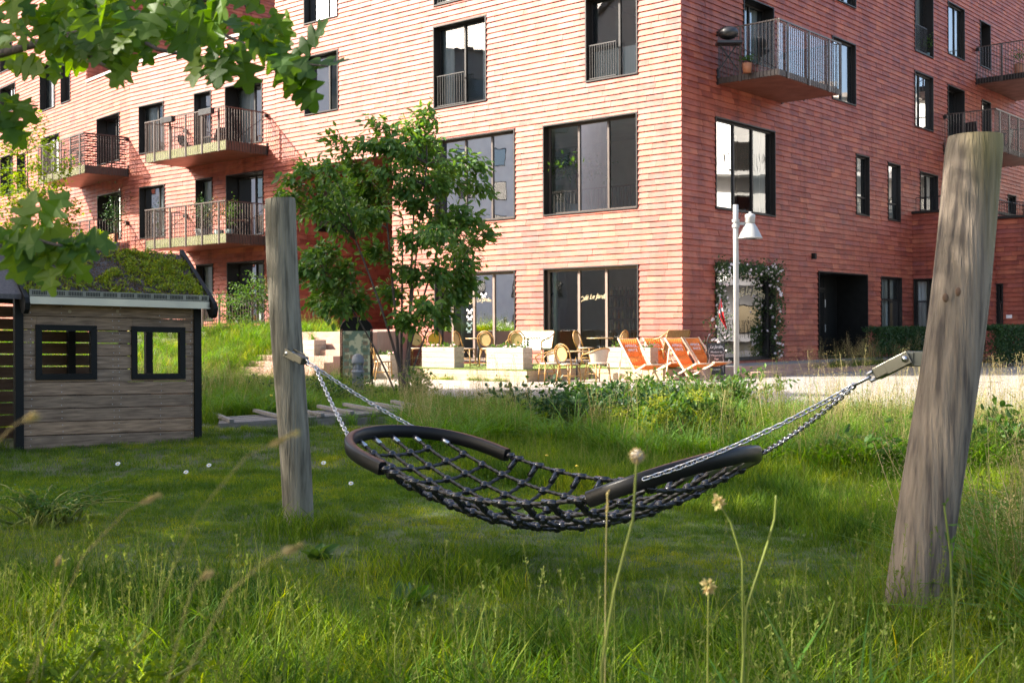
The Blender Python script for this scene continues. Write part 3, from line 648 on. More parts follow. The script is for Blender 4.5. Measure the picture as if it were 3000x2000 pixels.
wobj = []; rr = random.Random(5)
for wi, (w, regs) in enumerate(walls):
    m = MB(); rects = []
    for (s0, s1, z0, z1) in regs:
        # backing wall cut round the openings
        for (a, b, c, d) in subtract((s0, s1, z0, z1), w.op):
            m.quad(w.P(a, 0, c), w.P(b, 0, c), w.P(b, 0, d), w.P(a, 0, d))
        k = 0; z = z0 - .05
        while z < z1:
            x = s0 - rr.random() * .5; zt = min(z + TH_, z1)
            while x < s1:
                wd = rr.choice((.46, .54, .56, .56, .58)); a = max(x, s0); b = min(x + wd, s1); x += wd
                if b - a < .03: continue
                for q in subtract((a, b, max(z, z0 - .05), zt), w.op): rects.append(q)
            z += TH_
    wobj.append(m.build('wall', 'wall_backing', bld))
    for q in rects:
        p = w.P((q[0] + q[1]) / 2, .03, (q[2] + q[3]) / 2); px, py = proj(p)
        if px < -220 or px > 3220 or py < -260: continue
        v = Vector((p.x, p.y, p.z - CAM)); ca = abs(v.normalized().dot(Vector((w.n.x, w.n.y, 0))))
        on = 0 <= px <= 3000 and 0 <= py <= 1000
        RECT.append((wi, q, ca * (q[1] - q[0]) * (q[3] - q[2]) / v.length ** 2 if on else 0.))
full = [i for i, r in enumerate(RECT) if r[1][1] - r[1][0] > .4 and abs(r[1][3] - r[1][2] - TH_) < .001]
big = set(sorted(full, key=lambda i: -RECT[i][2])[:300])
tm = bpy.data.meshes.new('tile'); TP = [(0, -.004, 0), (1, -.004, 0), (1, .042, 0), (0, .042, 0), (0, -.004, 1), (1, -.004, 1), (1, .010, 1), (0, .010, 1)]
tm.from_pydata(TP, [], [(0, 3, 2, 1), (4, 5, 6, 7), (3, 7, 6, 2), (0, 4, 7, 3), (1, 2, 6, 5)]); tm.materials.append(M['clay_tile'])
acc = {}
off = ORG[bld.name]
for i, (wi, q, _) in enumerate(RECT):
    w = walls[wi][0]; s0, s1, z0, z1 = q; j = rr.uniform(-.003, .004); lift = rr.uniform(-.003, .003); gp = .003
    if i in big:
        o = bpy.data.objects.new('tile', tm); COL.objects.link(o); o.parent = wobj[wi]
        mt = Matrix(((w.a.x * (s1 - s0 - gp), w.n.x, 0), (w.a.y * (s1 - s0 - gp), w.n.y, 0), (0, 0, z1 - z0))).to_4x4(); mt.translation = w.P(s0, j, z0 + lift) - off
        o.matrix_basis = mt
    else:
        vv = []
        for (a, d, c) in TP:
            p = w.P(s0 + (s1 - s0 - gp) * a, d + j, z0 + lift + (z1 - z0) * c); vv.append((p.x, p.y, p.z))
        acc.setdefault(wi, []).append(vv)
TF = np.array([(0, 3, 2, 1), (4, 5, 6, 7), (3, 7, 6, 2), (0, 4, 7, 3), (1, 2, 6, 5)])
for wi, vv in acc.items():
    V = np.array(vv).reshape(-1, 3); Fc = (TF[None] + (np.arange(len(vv)) * 8)[:, None, None]).reshape(-1, 4)
    npmesh('tile_cladding', V, Fc, 'clay_tile', wobj[wi], kind='stuff')
# copings and roofs
m = MB(); L.box(m, 16.36, 25.45, -.35, .07, 11.69, 11.80); m.build('parapet_coping', 'coping', bld)
m = MB(); L2.box(m, .0, 4.25, -.35, .07, 11.69, 11.80); m.build('parapet_coping', 'coping', bld)
m = MB(); m.prism([L.P(16.36, -.3, 11.3), L.P(25.4, -.3, 11.3), L2.P(4.25, -.3, 11.3), upw.P(17, -.1, 11.3), L.P(16.36, -14, 11.3)], (0, 0, -.2)); m.build('roof_terrace', 'concrete', bld)
m = MB(); m.prism([L.P(0, -.1, 19.65), L.P(16.35, -.1, 19.65), L.P(16.35, -14, 19.65), R.P(34, -14, 19.65), R.P(34, -.1, 19.65)], (0, 0, .2)); L.box(m, 16.2, 16.34, -14, -.05, 11.7, 19.6); m.build('roof', 'concrete', bld)
# cafe interior shell and upper room shell
def shell(w, s0, s1, d0, d1, z0, z1, mat, name):
    m = MB()
    m.quad(w.P(s0, d0, z0), w.P(s0, d1, z0), w.P(s0, d1, z1), w.P(s0, d0, z1)); m.quad(w.P(s1, d0, z0), w.P(s1, d1, z0), w.P(s1, d1, z1), w.P(s1, d0, z1))
    m.quad(w.P(s0, d1, z0), w.P(s1, d1, z0), w.P(s1, d1, z1), w.P(s0, d1, z1)); m.quad(w.P(s0, d0, z0), w.P(s1, d0, z0), w.P(s1, d1, z0), w.P(s0, d1, z0)); m.quad(w.P(s0, d0, z1), w.P(s1, d0, z1), w.P(s1, d1, z1), w.P(s0, d1, z1))
    return m.build(name, mat, bld)
shell(L, 1.22, 8.9, -.22, -5.0, .3, 3.1, 'cafe_wall', 'interior_wall')
shell(L, 1.22, 8.9, -.30, -5.0, 4.3, 7.2, 'cafe_wall', 'interior_wall')
# ================================================================== ground and setting
def sheet(name, pts, z, mat, sub=0):
    m = MB(); m.add([(x, y, z) for x, y in pts], [tuple(range(len(pts)))]); o = m.build(name, mat); o['kind'] = 'structure'; return o
sheet('ground', [(-150, -120), (150, -120), (150, 160), (-150, 160)], -.03, 'asphalt')
LAWN = [(-40, -30), (30, -30), (30, 5.4), (16, 8), (9, 11.2), (5.8, 13.5), (3, 16.6), (.5, 18.6), (-.9, 19.3), (-1.6, 21), (-2.2, 23.5), (-3.5, 25), (-8, 26.3), (-30, 28.2), (-40, 28.2)]
sheet('lawn', LAWN, 0., 'soil')
PLAZA = [(30, 5.4), (16, 8), (9, 11.2), (5.8, 13.5), (3, 16.6), (.5, 18.6), (-.9, 19.3), (-1.6, 21), (-2.2, 23.5), (-3.5, 25), (-8, 26.3), (-30, 28.2), (-30, 62), (80, 62), (80, 5.4)]
sheet('plaza', PLAZA, -.006, 'asphalt')
sheet('path', [(-20, 27.9), (-8, 26.5), (-3.4, 25.2), (-1.5, 25.0), (1.5, 25.8), (3.2, 27.2), (2, 36), (-20, 46)], .002, 'paving')
sheet('worn_path', [(-3.4, 6.2), (-1.5, 5.3), (0, 4.6), (1.2, 5.0), (2.1, 6.0), (1.8, 7.2), (.9, 8.2), (-.2, 8.9), (-1.6, 9.6), (-3.2, 10.2), (-4.2, 8.6)], .004, 'mown_grass_ground')
m = MB(); R.box(m, -1.2, 34, -.3, 1.25, -.02, .27); R.box(m, .4, 34, 1.25, 1.75, -.02, .13); o = m.build('raised_pavement', 'step_stone'); o['kind'] = 'structure'
m = MB(); R.box(m, -1.15, 34, -.25, 1.2, .27, .285); o = m.build('pavement_top', 'asphalt'); o['kind'] = 'structure'
# landing and grass bank on the left
def Ls(s, d, z): return L.P(s, d, z)
m = MB(); m.prism([Ls(6.2, 4.8, 0), Ls(9.25, 4.8, 0), Ls(9.25, 3.4, 0), Ls(14.8, 2.2, 0), Ls(30, 2., 0), Ls(30, -.05, 0), Ls(15.36, -.05, 0), Ls(15.36, -6.5, 0), Ls(10.6, -6.5, 0), Ls(10.6, -.05, 0), Ls(9.9, .06, 0)], (0, 0, 1.2))
o = m.build('terrace', 'concrete'); o['kind'] = 'structure'
top = [(9.28, 4.7, 1.05), (10.5, 3.4, 1.2), (14.8, 2.3, 1.22), (25, 2.1, 1.22), (36, 2., 1.22)]; bot = [(9.28, 7.25, -.02), (11, 8.6, -.02), (15, 9.4, -.02), (25, 11.2, -.02), (36, 12.5, -.02)]
m = MB(); nx, ny = 28, 10; BANK = []
def lerp3(a, b, t): return tuple(x + (y - x) * t for x, y in zip(a, b))
def along(P, t): k = min(int(t * (len(P) - 1)), len(P) - 2); return lerp3(P[k], P[k + 1], t * (len(P) - 1) - k)
for i in range(nx + 1):
    for j in range(ny + 1):
        q = lerp3(along(bot, i / nx), along(top, i / nx), j / ny); z = q[2] + (.06 * rng.normal() if 0 < j < ny else 0); p = Ls(q[0], q[1], z); m.v.append(p); BANK.append(p)
for i in range(nx):
    for j in range(ny): a = i * (ny + 1) + j; m.f.append((a, a + 1, a + ny + 2, a + ny + 1))
o = m.build('grass_bank', 'soil', smooth=True); o['kind'] = 'structure'
st = thing('stairs', 'broad flight of pinkish brick steps rising to the recessed entrance', 'stairs', Ls(7.7, 7.2, 0))
for k in range(8):
    m = MB(); L.box(m, 6.2, 9.25, 4.8, 7.2 - .3 * k, max(0, .15 * k - .01), .15 * (k + 1) - .006); m.build('step', 'step_stone', st, bevel=.01)
# ---- neighbouring blocks outside the frame (left pair added to shape shade; others show in windows)
def block(name, label, x0, x1, y0, y1, h, wall, face, rows, band=False):
    b = thing(name, label, 'building', ((x0 + x1) / 2, (y0 + y1) / 2, 0))
    MB().box(x0, x1, y0, y1, -.1, h).build('wall', wall, b)
    MB().box(x0 - .3, x1 + .3, y0 - .2, y1 + .2, h + .003, h + .25).build('roof', 'concrete', b)
    fx = x1 + .02 if face > 0 else x0 - .02; n = max(1, int((y1 - y0) / 3.4))
    for r in range(rows):
        z = 1.0 + r * 3.1
        for i in range(n):
            y = y0 + (i + .5) * (y1 - y0) / n
            wo = MB().box(min(fx, fx + face * .05), max(fx, fx + face * .05), y - .75, y + .75, z, z + 1.6).build('window', 'dark_metal', b)
            MB().quad((fx + face * .06, y - .68, z + .07), (fx + face * .06, y + .68, z + .07), (fx + face * .06, y + .68, z + 1.53), (fx + face * .06, y - .68, z + 1.53)).build('pane', 'glass_reflective', wo)
        if band:
            bo = MB().box(min(fx, fx + face * 1.3), max(fx, fx + face * 1.3), y0 + .5, y1 - .5, z - .45, z - .25).build('balcony', 'white_wall', b)
            m = MB()
            for i in range(int((y1 - y0 - 1) / .16)): y = y0 + .5 + i * .16; m.box(fx + face * 1.26, fx + face * 1.28, y - .012, y + .012, z - .25, z + .75)
            m.build('balusters', 'dark_metal', bo, kind='stuff')
    return b
block('offscreen_building', 'tall unseen grey metal-clad block left of the lawn, sized to shade it, far end', -44, -26, 15.2, 22.9, 20.4, 'metal_panel', 1, 6)
block('offscreen_building', 'lower unseen grey metal-clad block left of the lawn, height set to let sun past, near end', -44, -26, 8.3, 15.18, 18.0, 'metal_panel', 1, 5)
block('offscreen_building', 'distant grey block beyond the path on the far left', -92, -76, 5, 70, 27, 'metal_panel', 1, 8)
block('offscreen_building', 'white rendered block with balconies across the plaza on the right', 40, 52, 30, 78, 14.5, 'white_wall', -1, 4, band=True)

# ================================================================== cafe deck and furniture
def Lp(px, d, z): return L.P(L.at(px, 700, d)[0], d, z)
def yaw(v): return math.atan2(v[1], v[0])
YL = yaw(-L.a); YN = yaw(L.n)           # along the facade to the right; out of the facade
dk = thing('cafe_deck', 'low pale timber deck with green turf in front of the cafe', 'deck', L.P(3.2, 4.5, 0))
for (s0, s1, d1) in ((1.42, 6.15, 4.5), (-.75, 1.415, 2.05)):
    for r in range(2):
        x = s0
        while x < s1 - .01:
            e = min(s1, x + 1.9 - .3 * r); m = MB(); L.box(m, x + .004, e - .004, d1 - .03, d1, .006 + r * .132, .132 + r * .132); m.build('board', 'pale_pine', dk); x = e
        m = MB(); L.box(m, s0 - .001, s0 + .03, (2.07 if s0 > 0 else .3), d1 - .035, .006 + r * .132, .132 + r * .132); m.build('board', 'pale_pine', dk)
        m = MB(); L.box(m, s1 - .03, s1 + .001, .3, d1 - .035, .006 + r * .132, .132 + r * .132); m.build('board', 'pale_pine', dk)
    m = MB(); L.box(m, s0 + .0, s1, .22, d1 + .015, .272, .288); m.build('turf', 'artificial_turf', dk)
def planter(lab, s, d, z, w, h, dep, flowers=True):
    c = L.P(s, d, z); t = thing('planter_box', lab, 'planter', c, 'timber planter boxes of the cafe'); n = max(2, round(h / .125)); hh = h / n
    for r in range(n):
        for (a0, a1, b0, b1) in ((-w / 2, w / 2, dep / 2 - .025, dep / 2), (-w / 2, w / 2, -dep / 2, -dep / 2 + .025), (-w / 2, -w / 2 + .025, -dep / 2 + .026, dep / 2 - .026), (w / 2 - .025, w / 2, -dep / 2 + .026, dep / 2 - .026)):
            m = MB(); L.box(m, s + a0, s + a1, d + b0, d + b1, z + r * hh + .003, z + (r + 1) * hh - .003); m.build('board', 'white_pine', t)
    m = MB(); L.box(m, s - w / 2 + .03, s + w / 2 - .03, d - dep / 2 + .03, d + dep / 2 - .03, z + h - .12, z + h - .05); m.build('soil', 'soil', t)
    if flowers:
        n = 150; P = np.array([L.P(s + rng.uniform(-w / 2 + .04, w / 2 - .04), d + rng.uniform(-dep / 2 + .03, dep / 2 - .03), z + h - .05 + abs(rng.normal(0, .06))) for _ in range(n)])
        leafmesh('foliage', P, rdirs(n, 1.), rdirs(n), rng.uniform(.05, .11, n), LEAF_SIMPLE, 'leaf_shrub', t)
        m = MB()
        for _ in range(8): p = L.P(s + rng.uniform(-w / 2 + .06, w / 2 - .06), d + rng.uniform(-dep / 2, dep / 2) * .8, z + h + rng.uniform(.0, .06)); m.ball(p, rng.uniform(.02, .04), 6, 4, (1, 1, .7))
        m.build('blossoms', 'petal_pink', t)
planter('white plank planter with pink flowers on the deck beside the tree', L.at(1294, 700, 4.3)[0], 4.28, .29, 1.12, .52, .36)
planter('white plank planter with pink flowers at the front corner of the deck', L.at(1489, 700, 4.3)[0], 4.28, .29, 1.15, .52, .36)
planter('white plank planter behind the wicker armchairs on the deck edge', .28, 1.85, .29, 1.30, .50, .34)
planter('white plank planter half hidden behind the tree stems', L.at(1125, 700, 4.9)[0], 5.0, .0, 1.0, .62, .36)
planter('tall white plank planter behind the information board', L.at(985, 700, 5.2)[0], 6.0, .0, .55, 1.0, .4, False)
# --- round-backed bistro chair
def make_chair(label):
    t = thing('bistro_chair', label, 'chair', (0, 0, 0), 'round-backed cane bistro chairs')
    m = MB(); m.lathe([(.001, .47), (.19, .475), (.205, .46), (.2, .44), (.001, .44)], (0, 0, 0), 18); m.build('seat', 'beige_weave', t, True)
    m = MB(); m.tube([(.21 * math.cos(a), .21 * math.sin(a), .45) for a in np.linspace(0, 2 * math.pi, 18, endpoint=False)], .016, 6, closed=True); m.build('seat_frame', 'rattan', t, True)
    for (x, y) in ((.17, .16), (.17, -.16)): MB().tube([(x, y, .45), (x + .03, y * 1.12, .0)], [.017, .014], 7).build('leg', 'rattan', t, True)
    for y in (.17, -.17): MB().tube([(-.15, y, .45), (-.24, y * 1.1, 0)], [.017, .014], 7).build('leg', 'rattan', t, True)
    hoop = []
    for a in np.linspace(-.18, math.pi + .18, 19): hoop.append((-.20 - .10 * max(0, math.sin(a) * .5 + .5), .215 * math.cos(a), .70 + .205 * math.sin(a) ** 1 if math.sin(a) > 0 else .70 + .25 * math.sin(a)))
    hoop = [(-.16, .19, .45)] + hoop[::1] + [(-.16, -.19, .45)]
    m = MB(); m.tube(hoop, .017, 7); m.build('back_frame', 'rattan', t, True)
    m = MB(); ov = [(-.235 - .08 * (math.sin(a) * .5 + .5), .155 * math.cos(a), .70 + .165 * math.sin(a)) for a in np.linspace(0, 2 * math.pi, 20, endpoint=False)]
    m.tube(ov, .012, 6, closed=True); b = m.build('back_rim', 'rattan', t, True)
    m = MB(); m.v += [Vector((p[0] + .004, p[1], p[2])) for p in ov]; m.f.append(tuple(range(20))); m.build('woven_back', 'cane_weave', t)
    m = MB(); m.tube([(.185, .17, .2), (-.19, .18, .2)], .010, 6); m.tube([(.185, -.17, .2), (-.19, -.18, .2)], .010, 6); m.tube([(0, .175, .2), (0, -.175, .2)], .010, 6)
    for y in (.165, -.165): m.tube([(.18, y, .26), (.09, y, .42)], .009, 6); m.tube([(-.19, y, .26), (-.09, y, .42)], .009, 6)
    m.build('stretcher', 'rattan', t, True); return t
def make_armchair(label):
    t = thing('wicker_armchair', label, 'armchair', (0, 0, 0), 'wicker armchairs on the plaza')
    m = MB(); m.lathe([(.001, .45), (.22, .455), (.235, .44), (.22, .42), (.001, .42)], (0, 0, 0), 18); m.build('seat', 'beige_weave', t, True)
    arc = [(.20 if abs(a) > 1.5 else .20 - .47 * math.cos(a) ** .7, .29 * math.sin(a), .64 + .15 * max(0, math.cos(a))) for a in np.linspace(-1.56, 1.56, 21)]
    m = MB(); m.tube([(.20, -.26, .44)] + [(.27, -.29, .56)] + arc + [(.27, .29, .56), (.20, .26, .44)], .018, 7); m.build('arm_rail', 'rattan', t, True)
    m = MB(); k = [p for p in arc if p[0] < .02]; low = [(p[0] * .75, p[1] * .80, .47) for p in k]
    for i in range(len(k) - 1): m.quad(k[i], k[i + 1], low[i + 1], low[i])
    m.build('woven_back', 'beige_weave', t, True)
    for (x, y) in ((.18, .2), (.18, -.2), (-.16, .19), (-.16, -.19)): MB().tube([(x, y, .44), (x * 1.25, y * 1.15, 0)], [.018, .015], 7).build('leg', 'rattan', t, True)
    m = MB(); m.tube([(.2, .215, .2), (-.18, .2, .2)], .01, 6); m.tube([(.2, -.215, .2), (-.18, -.2, .2)], .01, 6)
    for y in (.2, -.2): m.tube([(.19, y, .25), (.08, y, .42)], .009, 6); m.tube([(-.17, y, .25), (-.06, y, .42)], .009, 6)
    m.build('stretcher', 'rattan', t, True); return t
def put(o, p, rz): o.location = p; o.rotation_euler = (0, 0, rz)
ch = make_chair('cane bistro chair nearest the open cafe door, turned to the right'); put(ch, Lp(1364, 3.3, .29), YL + .3)
dup(ch, Lp(1432, 3.1, .29), YL + 1.9, 'cane bistro chair seen from behind left of the front corner planter')
dup(ch, Lp(1520, 2.7, .29), YL + 2.0, 'cane bistro chair standing in front of the striped sofa bench')
dup(ch, Lp(1715, 1.15, .29), YL + .2, 'cane bistro chair left of the round table by the cafe window')
dup(ch, Lp(1800, 1.25, .29), YL + 3.3, 'cane bistro chair between the round table and the rattan bench')
dup(ch, gnd(1668, 1127), YN + 3.14, 'cane bistro chair on the plaza with its back to the camera')
yc = dup(ch, Lp(1262, 3.0, .29), YL + 2.6, 'cane bistro chair with sunlit yellow back right behind the tree stems')
dup(ch, Lp(1222, 3.5, .29), YL + 2.2, 'cane bistro chair half hidden behind the tree stems')
dup(ch, Lp(1120, 5.6, .0), YL + 1., 'cane bistro chair left of the tree stems')
for o in yc.children:
    if o.name.startswith('woven_back'):
        o.data = o.data.copy(); o.data.materials.clear(); o.data.materials.append(M['yellow_weave'])
ac = make_armchair('wicker armchair left of the plaza chair, its woven back to the facade'); put(ac, gnd(1612, 1119), YN - .55)
dup(ac, gnd(1752, 1119), YL + 2.9, 'wicker armchair beside the orange deck chairs, turned to the left')
def table(lab, p, r=.34, h=.73):
    t = thing('bistro_table', lab, 'table', p, 'round cafe tables'); x, y, z = p
    MB().lathe([(.001, h - .03), (r - .02, h - .03), (r, h - .02), (r, h - .005), (r - .01, h), (.001, h)], p, 28).build('table_top', 'table_top', t, True)
    MB().tube([(x, y, z + .04), (x, y, z + h - .03)], .024, 10).build('pedestal', 'black_plastic', t, True)
    m = MB()
    for a in range(4): c, s_ = math.cos(a * 1.5708 + .5), math.sin(a * 1.5708 + .5); m.bar((x, y, z + .05), (x + .26 * c, y + .26 * s_, z + .015), .04, .02)
    m.build('foot', 'black_plastic', t)
table('round brown cafe table between the chairs left of the front planter', Lp(1400, 2.7, .29)); table('round brown cafe table in front of the striped sofa bench', Lp(1545, 2.1, .29)); table('round brown cafe table by the cafe window', Lp(1757, 1.5, .29))
table('small round cafe table among the plaza chairs', gnd(1690, 1113), .30, .71)
def bench(lab, s, d, z, w, fab='stripe_white'):
    t = thing('rattan_bench', lab, 'bench', L.P(s, d, z), 'striped rattan benches'); P = lambda a, b, c: L.P(s + a, d + b, z + c)
    m = MB(); L.box(m, s - w / 2, s + w / 2, d - .25, d + .25, z + .40, z + .46); m.build('seat', fab, t, bevel=.01)
    m = MB(); m.hexa([P(-w / 2, -.24, .46), P(w / 2, -.24, .46), P(w / 2, -.21, .46), P(-w / 2, -.21, .46), P(-w / 2, -.34, .88), P(w / 2, -.34, .88), P(w / 2, -.31, .88), P(-w / 2, -.31, .88)]); m.build('backrest', fab, t)
    n = int(w / .095)
    for i in range(-4, n):
        a0 = -w / 2 + i * .095; a1 = a0 + .42; z0, z1 = .47, .87
        if a0 < -w / 2: f = (-w / 2 - a0) / .42; z0 = .47 + .4 * f; a0 = -w / 2
        if a1 > w / 2: f = (w / 2 - a0) / (a1 - a0); z1 = z0 + (z1 - z0) * f; a1 = w / 2
        if z1 - z0 < .02: continue
        q = lambda zz: -.207 - .1 * (zz - .46) / .42
        m = MB(); m.bar(P(-a0, q(z0), z0), P(-a1, q(z1), z1), .022, .004, (L.n.x, L.n.y, .2)); m.build('stripe', 'stripe_green', t)
    m = MB(); m.tube([P(-w / 2, -.22, .44), P(-w / 2, -.34, .88), P(-w / 2 + .05, -.35, .90), P(w / 2 - .05, -.35, .90), P(w / 2, -.34, .88), P(w / 2, -.22, .44)], .02, 7); m.build('back_frame', 'rattan', t, True)
    for a in (-w / 2 - .01, w / 2 + .01):
        m = MB(); m.tube([P(a, -.32, .84), P(a, -.1, .72), P(a, .15, .66), P(a, .24, .6), P(a, .2, .44)], .02, 7); m.build('arm', 'rattan', t, True)
        for b in (-.2, .2): MB().tube([P(a, b, .44), P(a * 1.04, b * 1.2, 0)], .018, 7).build('leg', 'rattan', t, True)
    return t
bench('green and white striped rattan sofa bench on the deck', L.at(1548, 700, 1.1)[0], 1.1, .29, 1.22)
b2 = bench('striped rattan bench at the corner behind the orange deck chairs', -.10, .85, .29, 1.0, 'rattan'); b2.rotation_euler = (0, 0, -math.pi / 2)
# --- deck chairs
def make_deckchair(label):
    t = thing('deck_chair', label, 'deck chair', (0, 0, 0), 'orange canvas deck chairs'); w = .28
    for y in (w, -w): MB().bar((-.42, y, 1.02), (.42, y, .01), .022, .042, (0, 0, 1)).build('back_rail', 'beech', t, bevel=.004)
    for y in (w + .03, -w - .03): MB().bar((-.30, y, .03), (.62, y, .43), .022, .042).build('seat_rail', 'beech', t, bevel=.004)
    for y in (w + .055, -w - .055): MB().bar((-.22, y, .78), (-.34, y, .01), .02, .032).build('strut', 'beech', t, bevel=.003)
    m = MB(); m.tube([(-.41, -w - .01, 1.0), (-.41, w + .01, 1.0)], .014, 8); m.build('top_bar', 'beech', t, True)
    m = MB(); m.tube([(.60, -w - .04, .42), (.60, w + .04, .42)], .014, 8); m.build('front_bar', 'beech', t, True)
    m = MB(); m.tube([(-.30, -w - .06, .05), (-.30, w + .06, .05)], .012, 8); m.tube([(.38, -w, .06), (.38, w, .06)], .012, 8); m.build('stretcher', 'beech', t, True)
    ctl = [(-.405, 1.015), (-.30, .83), (-.17, .62), (-.03, .43), (.12, .33), (.30, .32), (.48, .37), (.605, .435)]
    m = MB(); n = 8; rows = []
    for (x, z) in ctl: rows.append([Vector((x + .0 , -.25 + .5 * i / n, z - .03 * math.sin(math.pi * i / n) * (1 if .2 < z < .9 else 0))) for i in range(n + 1)])
    for a in range(len(rows) - 1):
        for i in range(n): m.quad(rows[a][i], rows[a][i + 1], rows[a + 1][i + 1], rows[a + 1][i])
    c = m.build('canvas', 'orange_canvas', t, True); so_ = c.modifiers.new('thick', 'SOLIDIFY'); so_.thickness = .003
    nrm = Vector((.62, 0, .40)).normalized(); up = Vector((-.40, 0, .62)).normalized()
    for (tx, zz, sz) in (('APEROL', .80, .105), ('SPRITZ', .705, .095)):
        x = -.285 + (.8 - zz) * .63
        place_text('printed_lettering', tx, sz, 'white_print', t, Vector((x, .0, zz)) + nrm * .022, (0, 1, 0), up, extrude=.0008, spacing=.95)
    return t
dc = make_deckchair('orange deck chair nearest the wicker armchair, leftmost of the four'); YD = -1.0
put(dc, gnd(1872, 1120), YD)
dup(dc, gnd(1942, 1111.5), YD + .05, 'orange deck chair standing lowest, second from the left'); dup(dc, gnd(2010, 1116), YD + .1, 'orange deck chair third from the left with high back'); dup(dc, gnd(2062, 1109), YD + .12, 'orange deck chair half hidden by the chalkboard sign')
# --- chalkboard sign
p = gnd(2098, 1110); cs = thing('chalkboard_sign', 'arched black chalkboard sign with white handwriting beside the deck chairs', 'sign', p)
ux = Vector((.93, .36, 0)).normalized(); un = Vector((ux.y, -ux.x, 0)); W = .245
def S(a, z, d=0): return p + ux * a + Vector((0, 0, z)) + un * d
fr = [S(-W, 0)] + [S(-W, .9)] + [S(W * -math.cos(a), .9 + W * math.sin(a)) for a in np.linspace(.15, math.pi - .15, 12)] + [S(W, .9), S(W, 0)]
MB().tube(fr, .012, 7).build('frame', 'dark_metal', cs, True)
m = MB(); m.hexa([S(-W + .012, .1, -.012), S(W - .012, .1, -.012), S(W - .012, .1, .012), S(-W + .012, .1, .012), S(-W + .012, .88, -.012), S(W - .012, .88, -.012), S(W - .012, .88, .012), S(-W + .012, .88, .012)]); m.build('board', 'chalkboard', cs)
m = MB(); m.tube([S(-W, .05, 0), S(-W + .05, 0.02, -.3)], .01, 6); m.tube([S(W, .6, 0), S(W, .01, -.32)], .01, 6); m.build('rear_leg', 'dark_metal', cs, True)
for (tx, z, sz, sh) in (('Le Jardin', .755, .105, .25), ('Afternoon tea', .645, .062, .2), ('Morgenmad', .56, .062, .2), ('Kage', .475, .062, .2), ('Sandwich', .39, .062, .2), ('Bobler &', .305, .062, .2), ('Cocktails', .22, .062, .2)):
    place_text('chalk_lettering', tx, sz, 'chalk', cs, S(.0, z, .0145), ux, (0, 0, 1), shear=sh, extrude=.0006, spacing=.95)
m = MB()
for sgn in (-1, 1):
    pts = [S(sgn * (W - .04 - .02 * math.sin(k * 1.1)), .16 + k * .05, .0145) for k in range(12)]; m.tube(pts, .0035, 5)
    for k in (2, 5, 8, 11): c = pts[k]; m.tube([c, c + ux * sgn * -.025 + Vector((0, 0, .035)), c + Vector((0, 0, .05))], .004, 5)
m.build('chalk_vine', 'chalk', cs)
# --- lamp post
p = gnd(2158, 1124); lp = thing('street_lamp', 'slim white lamp post with a bell-shaped lamp beside the chalkboard sign', 'street lamp', p)
zt = pt(2158, 600, p.y).z; x, y = p.x, p.y
MB().lathe([(.06, 0), (.06, zt - .01), (.055, zt), (.001, zt)], p, 20).build('pole', 'lamp_white', lp, True)
za = pt(2158, 655, y).z; lx = pt(2197, 655, y).x
m = MB(); m.bar((x, y, za), (lx - .05, y, za), .05, .06); m.lathe([(.085, za - .09), (.085, za - .03)], (x, y, 0), 16); m.lathe([(.085, za + .03), (.085, za + .09)], (x, y, 0), 16); m.build('arm', 'lamp_white', lp)
m = MB(); m.lathe([(.10, .06), (.115, .08), (.115, .17), (.12, .18), (.12, .25), (.09, .27), (.04, .28), (.03, .32), (.001, .32)], (lx, y, za - .06), 20); m.build('ballast_housing', 'lamp_white', lp, True)
m = MB(); m.lathe([(.265, -.26), (.26, -.24), (.215, -.14), (.16, -.03), (.11, .05), (.10, .06)], (lx, y, za - .06), 24); m.lathe([(.28, -.275), (.28, -.255), (.262, -.25)], (lx, y, za - .06), 24); m.build('lamp_shade', 'lamp_white', lp, True)
MB().lathe([(.001, -.30), (.15, -.285), (.255, -.262)], (lx, y, za - .06), 20).build('lens', 'glass', lp, True)
m = MB(); m.tube([(x + .06, y, za + .03), (x + .12, y, za + .2), (x + .2, y, za + .32), (lx - .03, y, za + .22)], .009, 6); m.build('cable', 'black_plastic', lp, True)
# --- flag
p = gnd(2116, 1106); fl = thing('flag_pole', 'small red and white flag hanging from a short white pole behind the chalkboard sign', 'flag', p + Vector((.05, .55, 0))); p = p + Vector((.05, .55, 0))
zt = pt(2112, 868, p.y).z; MB().tube([p, (p.x, p.y, zt)], .014, 8).build('pole', 'lamp_white', fl, True); MB().ball((p.x, p.y, zt + .02), .035).build('finial', 'lamp_white', fl, True)
def flagpart(name, mat, u0, u1, t0, t1):
    m = MB(); nu, nt = 5, 12; g = []
    for i in range(nu + 1):
        for j in range(nt + 1):
            u = u0 + (u1 - u0) * i / nu; t = t0 + (t1 - t0) * j / nt
            g.append(Vector((p.x + .02 - .30 * u * (min(1, t * 1.8) ** .7) + .30 * t * u + .13 * t, p.y - .03 - .09 * math.sin(u * 9) * min(1, t * 2), zt - .04 - .80 * t - .10 * u * (1 - t))))
    m.v = g
    for i in range(nu):
        for j in range(nt): a = i * (nt + 1) + j; m.f.append((a, a + 1, a + nt + 2, a + nt + 1))
    m.build(name, mat, fl, True)
for (u0, u1) in ((0, .4), (.6, 1)):
    flagpart('cloth', 'flag_red', u0, u1, 0, .30); flagpart('cloth', 'flag_red', u0, u1, .42, 1)
flagpart('cross', 'flag_white', .4, .6, 0, 1); flagpart('cross', 'flag_white', 0, .4, .30, .42); flagpart('cross', 'flag_white', .6, 1, .30, .42)
